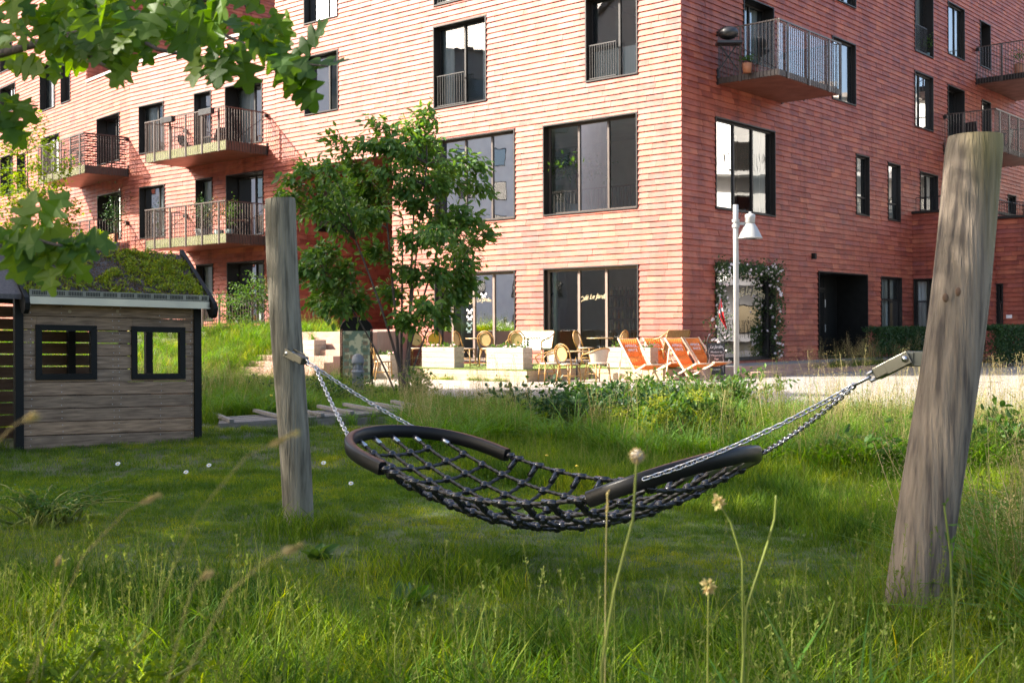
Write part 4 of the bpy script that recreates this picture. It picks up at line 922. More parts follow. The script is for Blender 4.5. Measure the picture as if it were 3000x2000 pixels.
# --- bollard light, information board
p = gnd(1049, 1166); bo = thing('bollard_light', 'grey mushroom-topped concrete bollard light in the long grass', 'bollard', p)
MB().lathe([(.108, 0), (.105, .46), (.118, .47), (.118, .50), (.10, .51)], p, 24).build('shaft', 'grey_concrete_paint', bo, True)
MB().lathe([(.10, .51), (.055, .60), (.06, .61)], p, 24).build('reflector', 'grey_concrete_paint', bo, True)
m = MB()
for a in range(3): m.bar((p.x + .09 * math.cos(a * 2.09 + .6), p.y + .09 * math.sin(a * 2.09 + .6), .5), (p.x + .09 * math.cos(a * 2.09 + .6), p.y + .09 * math.sin(a * 2.09 + .6), .64), .035, .02)
m.build('rib', 'grey_concrete_paint', bo)
MB().lathe([(.11, .63), (.118, .64), (.116, .69), (.095, .76), (.05, .80), (.001, .81)], p, 24).build('cap', 'grey_concrete_paint', bo, True)
p = gnd(1045, 1147); ib = thing('information_board', 'arched black-framed information board with pictures behind the bollard', 'sign', p); W = .31
ux = Vector((1, .12, 0)).normalized(); un = Vector((ux.y, -ux.x, 0))
H0 = pt(1045, 1120, p.y).z; H1 = pt(1045, 965, p.y).z; HT = pt(1045, 930, p.y).z
fr = [S(-W, 0)] + [S(-W, H1)] + [S(-W * math.cos(a), H1 + (HT - H1) * math.sin(a)) for a in np.linspace(.2, math.pi - .2, 10)] + [S(W, H1), S(W, 0)]
MB().tube(fr, .018, 7).build('frame', 'black_paint', ib, True)
m = MB(); m.v += [S(-W * math.cos(a), H1 + (HT - H1) * math.sin(a), .004) for a in np.linspace(0, math.pi, 12)]; m.f.append(tuple(range(12))); m.build('header', 'black_paint', ib)
m = MB(); m.hexa([S(-W + .02, H0, -.015), S(W - .02, H0, -.015), S(W - .02, H0, .015), S(-W + .02, H0, .015), S(-W + .02, H1, -.015), S(W - .02, H1, -.015), S(W - .02, H1, .015), S(-W + .02, H1, .015)]); m.build('backing', 'black_paint', ib)
m = MB(); m.quad(S(-W + .04, H0 + .03, .018), S(W - .04, H0 + .03, .018), S(W - .04, H1 - .03, .018), S(-W + .04, H1 - .03, .018)); m.build('poster', 'poster', ib)
for k in range(7):
    for c in range(4):
        if 0 < c < 3 and k > 3: continue
        a = -W + .06 + c * (2 * W - .12) / 4; z = H0 + .06 + k * (H1 - H0 - .1) / 7
        MB().quad(S(a, z, .021), S(a + .10, z, .021), S(a + .10, z + .085, .021), S(a, z + .085, .021)).build('picture', 'poster_picture', ib)
# --- mailbox and wall lamp on the right
p = gnd(2949, 1062, .0); mb_ = thing('mailbox', 'grey metal mailbox on two posts by the right hedge', 'mailbox', p); k = p.y / F
z0 = pt(2949, 998, p.y).z; z1 = pt(2949, 956, p.y).z
for dx in (-.11, .11):
    MB().tube([(p.x + dx, p.y, 0), (p.x + dx, p.y, z0 + .35)], .028, 10).build('post', 'galvanised', mb_, True)
m = MB(); m.sweep([(p.x, p.y - .13, (z0 + z1) / 2), (p.x, p.y + .2, (z0 + z1) / 2)], [(.15 * math.cos(a), .13 * math.sin(a) + (.13 if math.sin(a) > 0 else -.13)) for a in np.linspace(0, 2 * math.pi, 20, endpoint=False)]); m.build('body', 'galvanised', mb_, True)
m = MB(); m.box(p.x - .10, p.x + .10, p.y - .15, p.y - .131, (z0 + z1) / 2 + .07, (z0 + z1) / 2 + .09); m.build('slot', 'dark_metal', mb_)
m = MB(); m.box(p.x + .01, p.x + .08, p.y - .138, p.y - .131, (z0 + z1) / 2 - .12, (z0 + z1) / 2 - .03); m.build('sticker', 'white_print', mb_)
s_, z_ = R.at(2377, 750); wl = thing('wall_lamp', 'tiny black cube lamp on the red tiles left of the entrance', 'wall lamp', R.P(s_, .03, z_))
m = MB(); R.box(m, s_ - .06, s_ + .06, .03, .15, z_ - .09, z_ + .08); m.build('housing', 'black_paint', wl, bevel=.008); m = MB(); R.box(m, s_ - .04, s_ + .04, .05, .13, z_ - .10, z_ - .091); m.build('lens', 'glass', wl)
# --- things inside the cafe
def inside(name, label, cat, s, d, z): return thing(name, label, cat, L.P(s, d, z))
t = inside('shelf_unit', 'dark bottle shelf seen through the cafe window', 'shelf', 3.9, -3.0, .3)
m = MB(); L.box(m, 3.3, 4.5, -3.3, -3.25, .31, 2.4)
for k in range(6): L.box(m, 3.3, 4.5, -3.25, -2.95, .5 + k * .34, .53 + k * .34)
m.build('rack', 'dark_metal', t)
for k in range(6):
    for i in range(9):
        q = L.P(3.36 + i * .135, -3.08, .532 + k * .34); MB().lathe([(.035, 0), (.035, .15), (.014, .2), (.014, .26), (.001, .26)], q, 8).build('bottle', random.choice(['pot_teal', 'mirror_glass', 'terracotta', 'gold_print']), t, True)
for (nm, lab, sp, zc, ra, rb, mat) in (('mirror', 'oval gilt mirror on the cafe back wall', 2.05, 1.75, .22, .36, 'mirror_glass'), ('wall_clock', 'round dark wall disc above the oval mirror', 1.62, 2.42, .24, .24, 'purple_paint')):
    t = inside(nm, lab, nm.replace('_', ' '), sp, -2.2, zc)
    ov = [L.P(sp + ra * math.cos(a), -2.2, zc + rb * math.sin(a)) for a in np.linspace(0, 2 * math.pi, 24, endpoint=False)]
    m = MB(); m.v += ov; m.f.append(tuple(range(24))); m.build('plate', mat, t); MB().tube(ov, .03, 6, closed=True).build('rim', 'gold_print' if nm == 'mirror' else 'black_paint', t, True)
m = MB(); L.box(m, 1.24, 2.75, -2.32, -2.24, .31, 3.05); o = m.build('partition', 'cafe_wall', bld)
m = MB(); L.box(m, 2.76, 3.2, -3.8, -3.6, .31, 2.6); o = m.build('interior_door_frame', 'purple_paint', bld)
ss = thing('interior_stairs', 'white staircase just inside the open cafe door', 'stairs', L.P(8.0, -2.2, .3))
for k in range(9): m = MB(); L.box(m, 7.1 - .0, 8.75, -1.6 - .26 * k - .3, -1.6 - .26 * k, .31, .31 + .18 * (k + 1)); m.build('step', 'white_wall', ss)
m = MB(); m.tube([L.P(7.15, -1.5, 1.0), L.P(7.15, -4.2, 2.7)], .025, 6); m.build('handrail', 'dark_metal', ss)
# butterflies stuck on the glass
for i, (px, py, sz, mt) in enumerate(((1417, 866, .1, 'white_print'), (1376, 913, .1, 'white_print'), (1376, 932, .1, 'white_print'), (1376, 951, .1, 'pot_teal'), (1374, 969, .1, 'pot_teal'))):
    s_, z_ = L.at(px, py, wH['g'] + .012); c = L.P(s_, wH['g'] + .012, z_); ex = Vector((-L.a.x, -L.a.y, 0)); m = MB()
    for sg in (-1, 1):
        m.v += [c, c + ex * sg * .10 + Vector((0, 0, .10)), c + ex * sg * .13 + Vector((0, 0, .03)), c + ex * sg * .04, c + ex * sg * .09 - Vector((0, 0, .06)), c - Vector((0, 0, .05))]
        b = len(m.v) - 6; m.f += [(b, b + 1, b + 2, b + 3), (b, b + 3, b + 4, b + 5)]
    o = m.build('butterfly_decal', mt, wH['o'])
# indoor tree upstairs
c = L.P(L.at(1690, 500, -.9)[0], -.9, 4.31); it = thing('indoor_tree', 'bright green potted tree behind the big upper cafe window', 'plant', c)
MB().lathe([(.001, .0), (.22, 0), (.28, .45), (.25, .45), (.24, .4), (.001, .4)], c, 18).build('pot', 'lamp_white', it, True)
MB().tube([c + Vector((0, 0, .4)), c + Vector((.03, 0, .9)), c + Vector((0, .03, 1.35))], [.05, .04, .035], 8).build('trunk', 'bark', it, True)
n = 420; q = rng.normal(size=(n, 3)) * np.array([.42, .35, .18]); P = np.array(c)[None] + q + np.array([0, 0, 1.62]) + np.abs(q[:, :1]) * np.array([[0, 0, -.25]])
leafmesh('crown', P, rdirs(n, -.2), rdirs(n, 1), rng.uniform(.09, .16, n), LEAF_OV, 'leaf_shrub', it)
m = MB(); z = 4.31
for i in range(60): x = 1.4 + i * .125; L.box(m, x, x + .02, -1.75, -1.73, z, z + .95)
L.box(m, 1.35, 8.8, -1.77, -1.71, z + .95, z + 1.0); m.build('interior_railing', 'bronze_metal', bld)
# ================================================================== playhouse
A = gnd(58, 1322); U = Vector((.8, .6, 0)); V_ = Vector((-.6, .8, 0)); TILT = .021
def H(u, v, z): return A + U * u + V_ * v + Vector((0, 0, z - TILT * u))
def hu(px):   # u on the front wall plane for a pixel column
    X, _ = ray(px, 1100); return (X * A.y - A.x) / (U.x - X * U.y)
def hz(px, py):
    u = hu(px); X, Z = ray(px, py); D = A.y + U.y * u; return CAM + Z * D + TILT * u
ph = thing('playhouse', 'weathered timber playhouse with sedum roof and two open windows', 'playhouse', A)
def hb(m, u0, u1, v0, v1, z0, z1):
    return m.hexa([H(u0, v0, z0), H(u1, v0, z0), H(u1, v1, z0), H(u0, v1, z0), H(u0, v0, z1), H(u1, v0, z1), H(u1, v1, z1), H(u0, v1, z1)])
ZW = hz(330, 893); UL = hu(42); UR = hu(586); DEP = 1.45
frs = []
for (xa, xb, ya, yb) in ((104, 283, 952, 1112), (385, 542, 957, 1110)):
    xm = (xa + xb) / 2; frs.append((hu(xa), hu(xb), hz(xm, yb), hz(xm, ya)))
def wall_planks(v, ops, mat, t=.024, gap=.006, u0=None, u1=None, z1=None, seed=1):
    r = random.Random(seed); u0 = hu(66) if u0 is None else u0; u1 = hu(572) if u1 is None else u1; z = .02; z1 = z1 or ZW; n = 11; h = (z1 - z) / n
    for k in range(n):
        za = z + k * h; j = r.uniform(-.004, .004)
        for (a, b, c, d) in subtract((u0, u1, za + gap / 2, za + h - gap / 2 - r.uniform(0, .005)), ops):
            m = MB(); hb(m, a, b, v + j, v + t + j, c, d); m.build('plank', mat, ph, bevel=.003)
inner = [(a + .012, b - .012, c + .012, d - .012) for a, b, c, d in frs]
wall_planks(0, inner, 'grey_wood')
m = MB(); hN = (ZW - .02) / 11
for k in range(11):
    for px in (90, 180, 330, 350, 470, 560):
        u = hu(px) + rng.normal(0, .006)
        if any(a - .01 < u < b + .01 and c < .02 + (k + .5) * hN < d for a, b, c, d in frs): continue
        for dz in (.25, .75): m.lathe([(.001, .0), (.0045, .0), (.004, .002), (.001, .0025)], H(u + rng.normal(0, .003), -.005, .02 + (k + dz) * hN), 7, axis=tuple(-V_))
m.build('screws', 'steel', ph, kind='stuff')
wall_planks(DEP, [(inner[1][0] + .36, UR + .1, inner[1][2] - .12, inner[1][3] + .12)], 'brown_wood', gap=.012, u0=UL, seed=3)
for k in range(11):      # right gable wall
    z = .02 + k * ZW / 11; m = MB(); hb(m, UR - .05, UR - .026, .1, (DEP - .03) if not .45 < z < 1.25 else .28, z, z + ZW / 11 - .012); m.build('plank', 'brown_wood', ph)
for k in range(11):      # planks of the open left porch
    z = .02 + k * ZW / 11; m = MB(); hb(m, UL - 1.3, UL - .1, .75, .775, z, z + ZW / 11 - .014); m.build('plank', 'brown_wood', ph)
m = MB(); hb(m, UL - 1.3, UL - .1, .35, .74, .42, .46); m.build('porch_seat', 'brown_wood', ph)
for (a, b, c, d) in frs:
    f = .062; v0, v1 = -.022, .05; wf = MB(); wf.hexa([H(a, v0, c), H(a + f, v0, c + f), H(a + f, v1, c + f), H(a, v1, c), H(a, v0, d), H(a + f, v0, d - f), H(a + f, v1, d - f), H(a, v1, d)])
    wf = wf.build('window_frame', 'black_paint', ph)
    MB().hexa([H(b - f, v0, c + f), H(b, v0, c), H(b, v1, c), H(b - f, v1, c + f), H(b - f, v0, d - f), H(b, v0, d), H(b, v1, d), H(b - f, v1, d - f)]).build('stile', 'black_paint', wf)
    MB().hexa([H(a + .003, v0 + .002, c), H(b - .003, v0 + .002, c), H(b - .003, v1, c), H(a + .003, v1, c), H(a + f + .003, v0 + .002, c + f), H(b - f - .003, v0 + .002, c + f), H(b - f - .003, v1, c + f), H(a + f + .003, v1, c + f)]).build('rail', 'black_paint', wf)
    MB().hexa([H(a + f + .003, v0 + .002, d - f), H(b - f - .003, v0 + .002, d - f), H(b - f - .003, v1, d - f), H(a + f + .003, v1, d - f), H(a + .003, v0 + .002, d), H(b - .003, v0 + .002, d), H(b - .003, v1, d), H(a + .003, v1, d)]).build('rail', 'black_paint', wf)
for (u, v, hgt) in ((UL, -.035, ZW + .12), (UR - .075, -.03, ZW + .08), (UL, DEP, ZW + .1), (UR - .09, DEP, ZW + .1), (inner[0][1] + .12, DEP - .1, ZW), (inner[1][0] + .33, DEP - .1, ZW)):
    m = MB(); hb(m, u, u + .085, v, v + .085, -.05, hgt); m.build('corner_post', 'black_paint', ph, bevel=.006)
ZE = hz(330, 872); RV = .74; ZR = ZE + .56; ue0, ue1 = UL + .07, hu(600)
for sgn in (0, 1):
    m = MB(); v0 = -.13 if not sgn else 2 * RV + .13
    m.hexa([H(ue0 - .02 - (1.3 if sgn == 0 else 0), v0, ZE - .05), H(ue1, v0, ZE - .05), H(ue1, RV, ZR - .05), H(ue0 - .02 - (1.3 if sgn == 0 else 0), RV, ZR - .05), H(ue0 - .02 - (1.3 if sgn == 0 else 0), v0, ZE), H(ue1, v0, ZE), H(ue1, RV, ZR), H(ue0 - .02 - (1.3 if sgn == 0 else 0), RV, ZR)])
    ro = m.build('roof', 'gravel_roof' if not sgn else 'black_paint', ph)
    if not sgn: roof = ro
# zinc edge: perforated gravel strip and plain gutter lip
ga, gb = ue0 + .04, ue1 - .01
m = MB(); hb(m, ga, gb, -.155, -.135, ZE - .012, ZE + .055); 
g1 = m.build('gravel_edge', 'steel_dull', roof)
k = 0; u = ga + .03
while u < gb - .03:
    if k % 11 < 9: m = MB(); hb(m, u, u + .008, -.158, -.1555, ZE + .002, ZE + .042); m.build('drain_slot', 'black_paint', roof)
    u += .0165; k += 1
m = MB(); hb(m, ga, gb, -.175, -.157, ZE - .085, ZE - .018); hb(m, ga, gb, -.195, -.175, ZE - .095, ZE - .082); m.build('gutter', 'zinc', roof)
def barge(u, t):
    pl = [(-.25, ZE - .16), (-.20, ZE - .20), (-.13, ZE - .19), (-.05, ZE - .10), (RV, ZR - .07), (RV, ZR + .06), (-.24, ZE - .03), (-.27, ZE - .09)]
    MB().prism([H(u, v, z) for v, z in pl], U * t).build('bargeboard', 'black_paint', ph, bevel=.004)
barge(ue1, .05); barge(ue0 - .03, .05)
for px in (205, 345): 
    m = MB(); q = H(hu(px), -.001, hz(px, 912)); m.lathe([(.001, .0), (.02, .0), (.018, .004), (.001, .005)], q, 12, axis=tuple(-V_)); m.build('wood_knot', 'pale_pine', ph)
def roofpt(u, f, h=0.): return H(u, -.13 + (RV + .13) * f, ZE + (ZR - ZE) * f + h)
cl = []; rr2 = random.Random(4)
for i in range(620):
    u = rr2.uniform(ue0, ue1 - .03); f = rr2.uniform(.02, .99); t = (u - ue0) / (ue1 - ue0)
    dens = .5 * (math.sin(u * 7 + f * 5) + math.sin(u * 3.1 - f * 9 + 2)) * .5 + .5 + .35 * (t > .62) + .12 - (.30 if .38 < t < .60 and f < .7 else 0)
    if rr2.random() < dens: cl.append((u, f, rr2.uniform(.03, .075)))
P = []; P2 = []
for (u, f, r) in cl:
    n = int(26 * r / .05)
    for _ in range(n):
        a = rr2.uniform(0, 6.28); q = r * math.sqrt(rr2.random()); b = roofpt(u + q * math.cos(a), min(1, max(0, f + q * math.sin(a))), .035 * (1 - (q / r) ** 2) + .004); (P if r > .04 else P2).append(b)
leafmesh('sedum', np.array(P), rdirs(len(P), .6), rdirs(len(P), 1), rng.uniform(.026, .048, len(P)), LEAF_SIMPLE, 'sedum', roof, kind='stuff')
Pr = np.array([roofpt(rr2.uniform(ue0, ue1), rr2.random(), .008) for _ in range(9000)] + P2)
leafmesh('sedum_low', Pr, rdirs(len(Pr), .6), rdirs(len(Pr), 1), rng.uniform(.014, .030, len(Pr)), LEAF_SIMPLE, 'sedum_red', roof, kind='stuff')

# ================================================================== boardwalk of tilted planks
bw = thing('boardwalk', 'low grey plank ramp with raised cross battens in the grass', 'boardwalk', gnd(950, 1262))
b0 = gnd(640, 1252); b1 = gnd(1262, 1238); e1 = (b1 - b0).normalized(); e2 = Vector((-e1.y, e1.x, 0)); LEN = (b1 - b0).length
def bz(t): return .05 + .13 * t
nb = 9
for i in range(nb):
    m = MB(); w0 = i * .135; c = rng.normal(0, .006)
    m.hexa([b0 + e2 * w0 + Vector((0, 0, bz(0) - .03 + c)), b1 + e2 * w0 + Vector((0, 0, bz(1) - .03 + c)), b1 + e2 * (w0 + .128) + Vector((0, 0, bz(1) - .03 + c)), b0 + e2 * (w0 + .128) + Vector((0, 0, bz(0) - .03 + c)),
            b0 + e2 * w0 + Vector((0, 0, bz(0) + c)), b1 + e2 * w0 + Vector((0, 0, bz(1) + c)), b1 + e2 * (w0 + .128) + Vector((0, 0, bz(1) + c)), b0 + e2 * (w0 + .128) + Vector((0, 0, bz(0) + c))]); m.build('plank', 'deck_wood', bw)
for t, sk in ((.06, -.5), (.30, -.7), (.48, -.75), (.62, -.7), (.76, -.75), (.88, -.7), (.98, -.6)):
    p = b0.lerp(b1, t) + Vector((0, 0, bz(t) + .022)); q = p + e2 * 1.22 + e1 * sk * .5 + Vector((0, 0, .02)); MB().bar(p - e2 * .03, q, .06, .045).build('batten', 'deck_wood', bw, bevel=.004)
m = MB(); m.bar(b0 + Vector((0, 0, .0)), b1 + Vector((0, 0, .055)), .04, .11); m.build('edge_beam', 'deck_wood', bw)

# ================================================================== hammock posts
def postmat(name, c1, c2, moss, mx, streak):
    m, N, Lk = newmat(name); out = N.new('ShaderNodeOutputMaterial'); b = N.new('ShaderNodeBsdfPrincipled'); Lk.new(b.outputs[0], out.inputs[0]); b.inputs['Roughness'].default_value = .85
    n1 = N.new('ShaderNodeTexNoise'); n1.inputs['Scale'].default_value = 3.; n1.inputs['Detail'].default_value = 9; Lk.new(_coord(N, Lk, (11, 11, 1.0)), n1.inputs['Vector'])
    r1 = _ramp(N, [(.36, c2), (.5, c1), (.66, tuple(min(1, x * 1.35) for x in c1))]); Lk.new(n1.outputs[0], r1.inputs[0])
    sp = N.new('ShaderNodeSeparateXYZ'); tc = N.new('ShaderNodeTexCoord'); Lk.new(tc.outputs['Object'], sp.inputs[0])
    n2 = N.new('ShaderNodeTexNoise'); n2.inputs['Scale'].default_value = 2.2; n2.inputs['Detail'].default_value = 6; Lk.new(_coord(N, Lk, (2, 2, .5)), n2.inputs['Vector'])
    a = N.new('ShaderNodeMath'); a.operation = 'MULTIPLY_ADD'; a.inputs[1].default_value = mx[0]; a.inputs[2].default_value = mx[1]; Lk.new(sp.outputs[0], a.inputs[0])
    zz = N.new('ShaderNodeMath'); zz.operation = 'MULTIPLY_ADD'; zz.inputs[1].default_value = mx[2]; Lk.new(sp.outputs[2], zz.inputs[0]); Lk.new(a.outputs[0], zz.inputs[2])
    s2 = N.new('ShaderNodeMath'); s2.operation = 'MULTIPLY_ADD'; s2.inputs[1].default_value = 1.6; Lk.new(n2.outputs[0], s2.inputs[0]); Lk.new(zz.outputs[0], s2.inputs[2]); s2.use_clamp = True
    mix = N.new('ShaderNodeMix'); mix.data_type = 'RGBA'; Lk.new(s2.outputs[0], mix.inputs[0]); Lk.new(r1.outputs[0], mix.inputs[6]); mix.inputs[7].default_value = (*moss, 1)
    Lk.new(mix.outputs[2], b.inputs['Base Color'])
    bp = N.new('ShaderNodeBump'); bp.inputs['Strength'].default_value = .9; bp.inputs['Distance'].default_value = .02; n3 = N.new('ShaderNodeTexNoise'); n3.inputs['Scale'].default_value = 9; n3.inputs['Detail'].default_value = 8; Lk.new(_coord(N, Lk, (9, 9, .7)), n3.inputs['Vector']); Lk.new(n3.outputs[0], bp.inputs['Height']); Lk.new(bp.outputs[0], b.inputs['Normal'])
postmat('post_left', (.18, .158, .118), (.085, .074, .053), (.14, .125, .06), (1.5, -.95, .0), 1)
postmat('post_right', (.185, .145, .108), (.080, .062, .050), (.22, .18, .04), (4.2, -2.15, .30), 1)  # moss and warm light on the right side share this painted tint
def post(label, base, top, r0, r1, mat, crack, topcut):
    o = thing('timber_post', label, 'post', base, 'round timber posts carrying the hammock')
    n, k = 40, 46; m = MB(); ax = (top - base); e = ax.normalized(); a = e.cross(Vector((0, 1, 0))).normalized(); b = e.cross(a)
    rs = random.Random(int(r0 * 1e4)); ph1, ph2 = rs.random() * 6, rs.random() * 6
    for i in range(k + 1):
        t = i / k; c = base + ax * t + a * (.010 * math.sin(t * 5 + ph1)) + b * (.008 * math.sin(t * 7 + ph2))
        for j in range(n):
            th = 2 * math.pi * j / n; r = (r0 + (r1 - r0) * t) * (1 + .022 * math.sin(2 * th + 4 * t + ph1) + .014 * math.sin(5 * th + 9 * t) + .008 * math.sin(9 * th - 13 * t + ph2))
            if crack is not None:
                dlt = abs((th - crack - .05 * math.sin(t * 9) + math.pi) % (2 * math.pi) - math.pi)
                if dlt < .09: r *= .80
            if i == k: r *= .955
            m.v.append(c + (a * math.cos(th) + b * math.sin(th)) * r + (Vector((0, 0, topcut * math.cos(th) * r)) if i >= k - 1 else Vector()))
    for i in range(k):
        for j in range(n): j2 = (j + 1) % n; m.f.append((i * n + j, i * n + j2, (i + 1) * n + j2, (i + 1) * n + j))
    m.f.append(tuple(k * n + j for j in range(n)))
    pm = m.build('trunk', mat, o, True); mo = pm.modifiers.new('edge', 'EDGE_SPLIT'); mo.split_angle = .7
    return o
PLb = gnd(872, 1538); PLb.z = -.05; PLt = pt(822, 582, PLb.y)
PRb = gnd(2668, 1885); PRb.z = -.05; PRt = pt(2862, 398, PRb.y)
WLp = 88 / F * PLb.y / 2; WRp = 163 / F * PRb.y / 2
pL = post('cracked grey timber post left of the hammock', PLb, PLt, WLp * 1.04, WLp, 'post_left', 2.45 + math.pi, 0.)
pR = post('thick leaning timber post with yellow-green moss and light tint on its right side, right of the hammock', PRb, PRt, WRp * 1.03, WRp, 'post_right', None, -.12)
# a couple of weathered knots on the right post
for (px, py) in ((2770, 872), (2808, 855)):
    q = pt(px, py, PRb.y - WRp * .96); m = MB(); m.ball(q, .012, 8, 6, (1, .6, 1.5)); m.build('knot', 'brown_wood', pR, True)
q = pt(2838, 1075, PRb.y - .02); m = MB(); m.ball(q, .022, 10, 7, (.5, 1, 1.5)); m.build('bolt_cap', 'black_plastic', pR, True)

# ================================================================== net hammock
C0 = Vector((PLb.x, PLb.y, 0)); EX = Vector((PRb.x - PLb.x, PRb.y - PLb.y, 0)); SPAN = EX.length; EX.normalize(); EP = Vector((-EX.y, EX.x, 0))
if EP.y < 0: EP = -EP
HWd = .455
hm = thing('hammock', 'black rope-net hammock with two curved rubber rims slung between timber posts', 'hammock', C0 + EX * (SPAN / 2) + Vector((0, 0, .26)))
def hp(t, v, z): return C0 + EX * t + EP * v + Vector((0, 0, z))
def t_for(px, v):
    X, _ = ray(px, 1400); c = C0 + EP * v; return (X * c.y - c.x) / (EX.x - X * EX.y)
tL = t_for(1120, -HWd); tR = t_for(1728, -HWd); aL_, aR_ = .58, .43
zL = pt(1120, 1372, hp(tL, -HWd, 0).y).z; zR = pt(1728, 1462, hp(tR, -HWd, 0).y).z
TWR = -.035    # the right end hangs slightly twisted
zLa = zL + .13; zRa = zR + .165
def rim_pts(t0, a, sgn, z0, za, n=28):
    out = []
    for i in range(n + 1):
        th = math.pi * i / n; v = -HWd * math.cos(th); u = math.sin(th) ** .72 if 0 < i < n else 0.; out.append(hp(t0 - sgn * a * u, v, z0 + (za - z0) * u - (TWR * (v / HWd * .5 + .5) if sgn < 0 else 0)))
    return out
prof = [(-.020, -.034), (.016, -.036), (.024, -.024), (.026, .024), (.016, .036), (-.016, .036), (-.026, .024), (-.024, -.024)]
m, N, Lk = newmat('rim_rubber'); out = N.new('ShaderNodeOutputMaterial'); b = N.new('ShaderNodeBsdfPrincipled'); Lk.new(b.outputs[0], out.inputs[0]); b.inputs['Roughness'].default_value = .42; b.inputs['Specular IOR Level'].default_value = .25
ge = N.new('ShaderNodeNewGeometry'); sp = N.new('ShaderNodeSeparateXYZ'); Lk.new(ge.outputs['True Normal'], sp.inputs[0]); rp = _ramp(N, [(.70, (.006, .006, .007)), (.95, (.075, .036, .022))]); Lk.new(sp.outputs[2], rp.inputs[0])
no = N.new('ShaderNodeTexNoise'); no.inputs['Scale'].default_value = 30; mxr = N.new('ShaderNodeMix'); mxr.data_type = 'RGBA'; mxr.blend_type = 'MULTIPLY'; mxr.inputs[0].default_value = .5; Lk.new(rp.outputs[0], mxr.inputs[6]); Lk.new(no.outputs[1], mxr.inputs[7]); Lk.new(mxr.outputs[2], b.inputs['Base Color'])
RL = rim_pts(tL, aL_, 1, zL, zLa); RRm = rim_pts(tR, aR_, -1, zR, zRa)
rimL = MB().sweep(RL, prof).build('rim', 'rim_rubber', hm, True); rimL['label'] = 'left rubber rim with sun-bleached brown top'
rimR = MB().sweep(RRm, prof).build('rim', 'rubber', hm, True); rimR['label'] = 'right black rubber rim'
for o in (rimL, rimR): e = o.modifiers.new('edge', 'EDGE_SPLIT'); e.split_angle = .9
def edge_z(t):
    if t < tL: u = min(1, (tL - t) / aL_); return zL + (zLa - zL) * u
    if t > tR: u = min(1, (t - tR) / aR_); return zR + (zRa - zR) * u
    k = (t - tL) / (tR - tL); return zL + (zR - zL) * k - .085 * math.sin(math.pi * k)
def half(t):
    if t < tL: u = min(1, ((tL - t) / aL_) ** (1 / .72)); return HWd * math.sqrt(max(0, 1 - u * u)) * .97
    if t > tR: u = min(1, ((t - tR) / aR_) ** (1 / .72)); return HWd * math.sqrt(max(0, 1 - u * u)) * .97
    return HWd
T0, T1 = tL - aL_, tR + aR_
def twist(t, v): return TWR * (v / HWd * .5 + .5) * max(0, min(1, (t - tL) / (tR - tL)))
def net(t, v):
    h = max(half(t), .02); k = (t - T0) / (T1 - T0); sag = .155 * math.sin(math.pi * max(0, min(1, k))) ** .8
    return hp(t, v, edge_z(t) - .02 - twist(t, v) - sag * max(0, 1 - (v / h) ** 2))
def strand(pts, r=.0098):     # twisted rope: three lobes
    m = MB(); P = [Vector(p) for p in pts]; n = 9; tw = 0.; o = 0
    dense = []
    for i in range(len(P) - 1):
        k = max(2, int((P[i + 1] - P[i]).length / .011))
        for j in range(k): dense.append(P[i].lerp(P[i + 1], j / k))
    dense.append(P[-1]); K = len(dense); a = None
    for i in range(K):
        d = (dense[min(i + 1, K - 1)] - dense[max(i - 1, 0)]).normalized()
        a = d.orthogonal() if a is None else a; a = (a - d * a.dot(d)).normalized(); b = d.cross(a); tw = i * .52
        for j in range(n): th = 2 * math.pi * j / n; rad = r * (1 + .20 * math.cos(3 * th)); m.v.append(dense[i] + (a * math.cos(th + tw) + b * math.sin(th + tw)) * rad)
    for i in range(K - 1):
        for j in range(n): j2 = (j + 1) % n; m.f.append((i * n + j, i * n + j2, (i + 1) * n + j2, (i + 1) * n + j))
    return m
vs_ = [-.335, -.20, -.067, .067, .20, .335]
def t_end(v, side):     # where a lengthwise rope meets the rim
    u = max(0., 1 - (abs(v) / HWd) ** 2) ** .5; u = u ** .72
    return tL - aL_ * u + .03 if side < 0 else tR + aR_ * u - .03
for v in vs_:
    ta, tb = t_end(v, -1), t_end(v, 1); strand([net(ta + (tb - ta) * i / 24, v) for i in range(25)]).build('lengthwise_rope', 'rope', hm, True)
    for (te, sg) in ((ta, 1), (tb, -1)):
        p = net(te - sg * .02, v); q = net(te + sg * .045, v); m = MB(); m.tube([p, q], .0145, 12); m.build('ferrule', 'steel', hm, True)
for v in (-HWd, HWd):
    strand([hp(tL + (tR - tL) * i / 20, v, edge_z(tL + (tR - tL) * i / 20) - twist(tL + (tR - tL) * i / 20, v)) for i in range(21)], .0095).build('edge_rope', 'rope', hm, True)
km = None; ntr = 9; pitch = (tR - tL) / ntr
tt = [tL + pitch * (i + .5) for i in range(-5, ntr + 5)]
me = None
def shared(mb, name, mat, smooth=True):
    o = mb.build(name, mat, None, smooth); me = o.data; bpy.data.objects.remove(o); return me
knot_me = shared(MB().ball((0, 0, 0), .0255, 14, 9, (1, 1, .92)).lathe([(.0255, -.005), (.0275, -.003), (.0275, .003), (.0255, .005)], (0, 0, 0), 14), 'knot', 'knot_plastic')
def inst(me, name, parent, mtx):
    o = bpy.data.objects.new(name, me); COL.objects.link(o); o.parent = parent; mm = mtx.copy(); mm.translation = mm.translation - ORG[parent.name]; o.matrix_basis = mm; return o
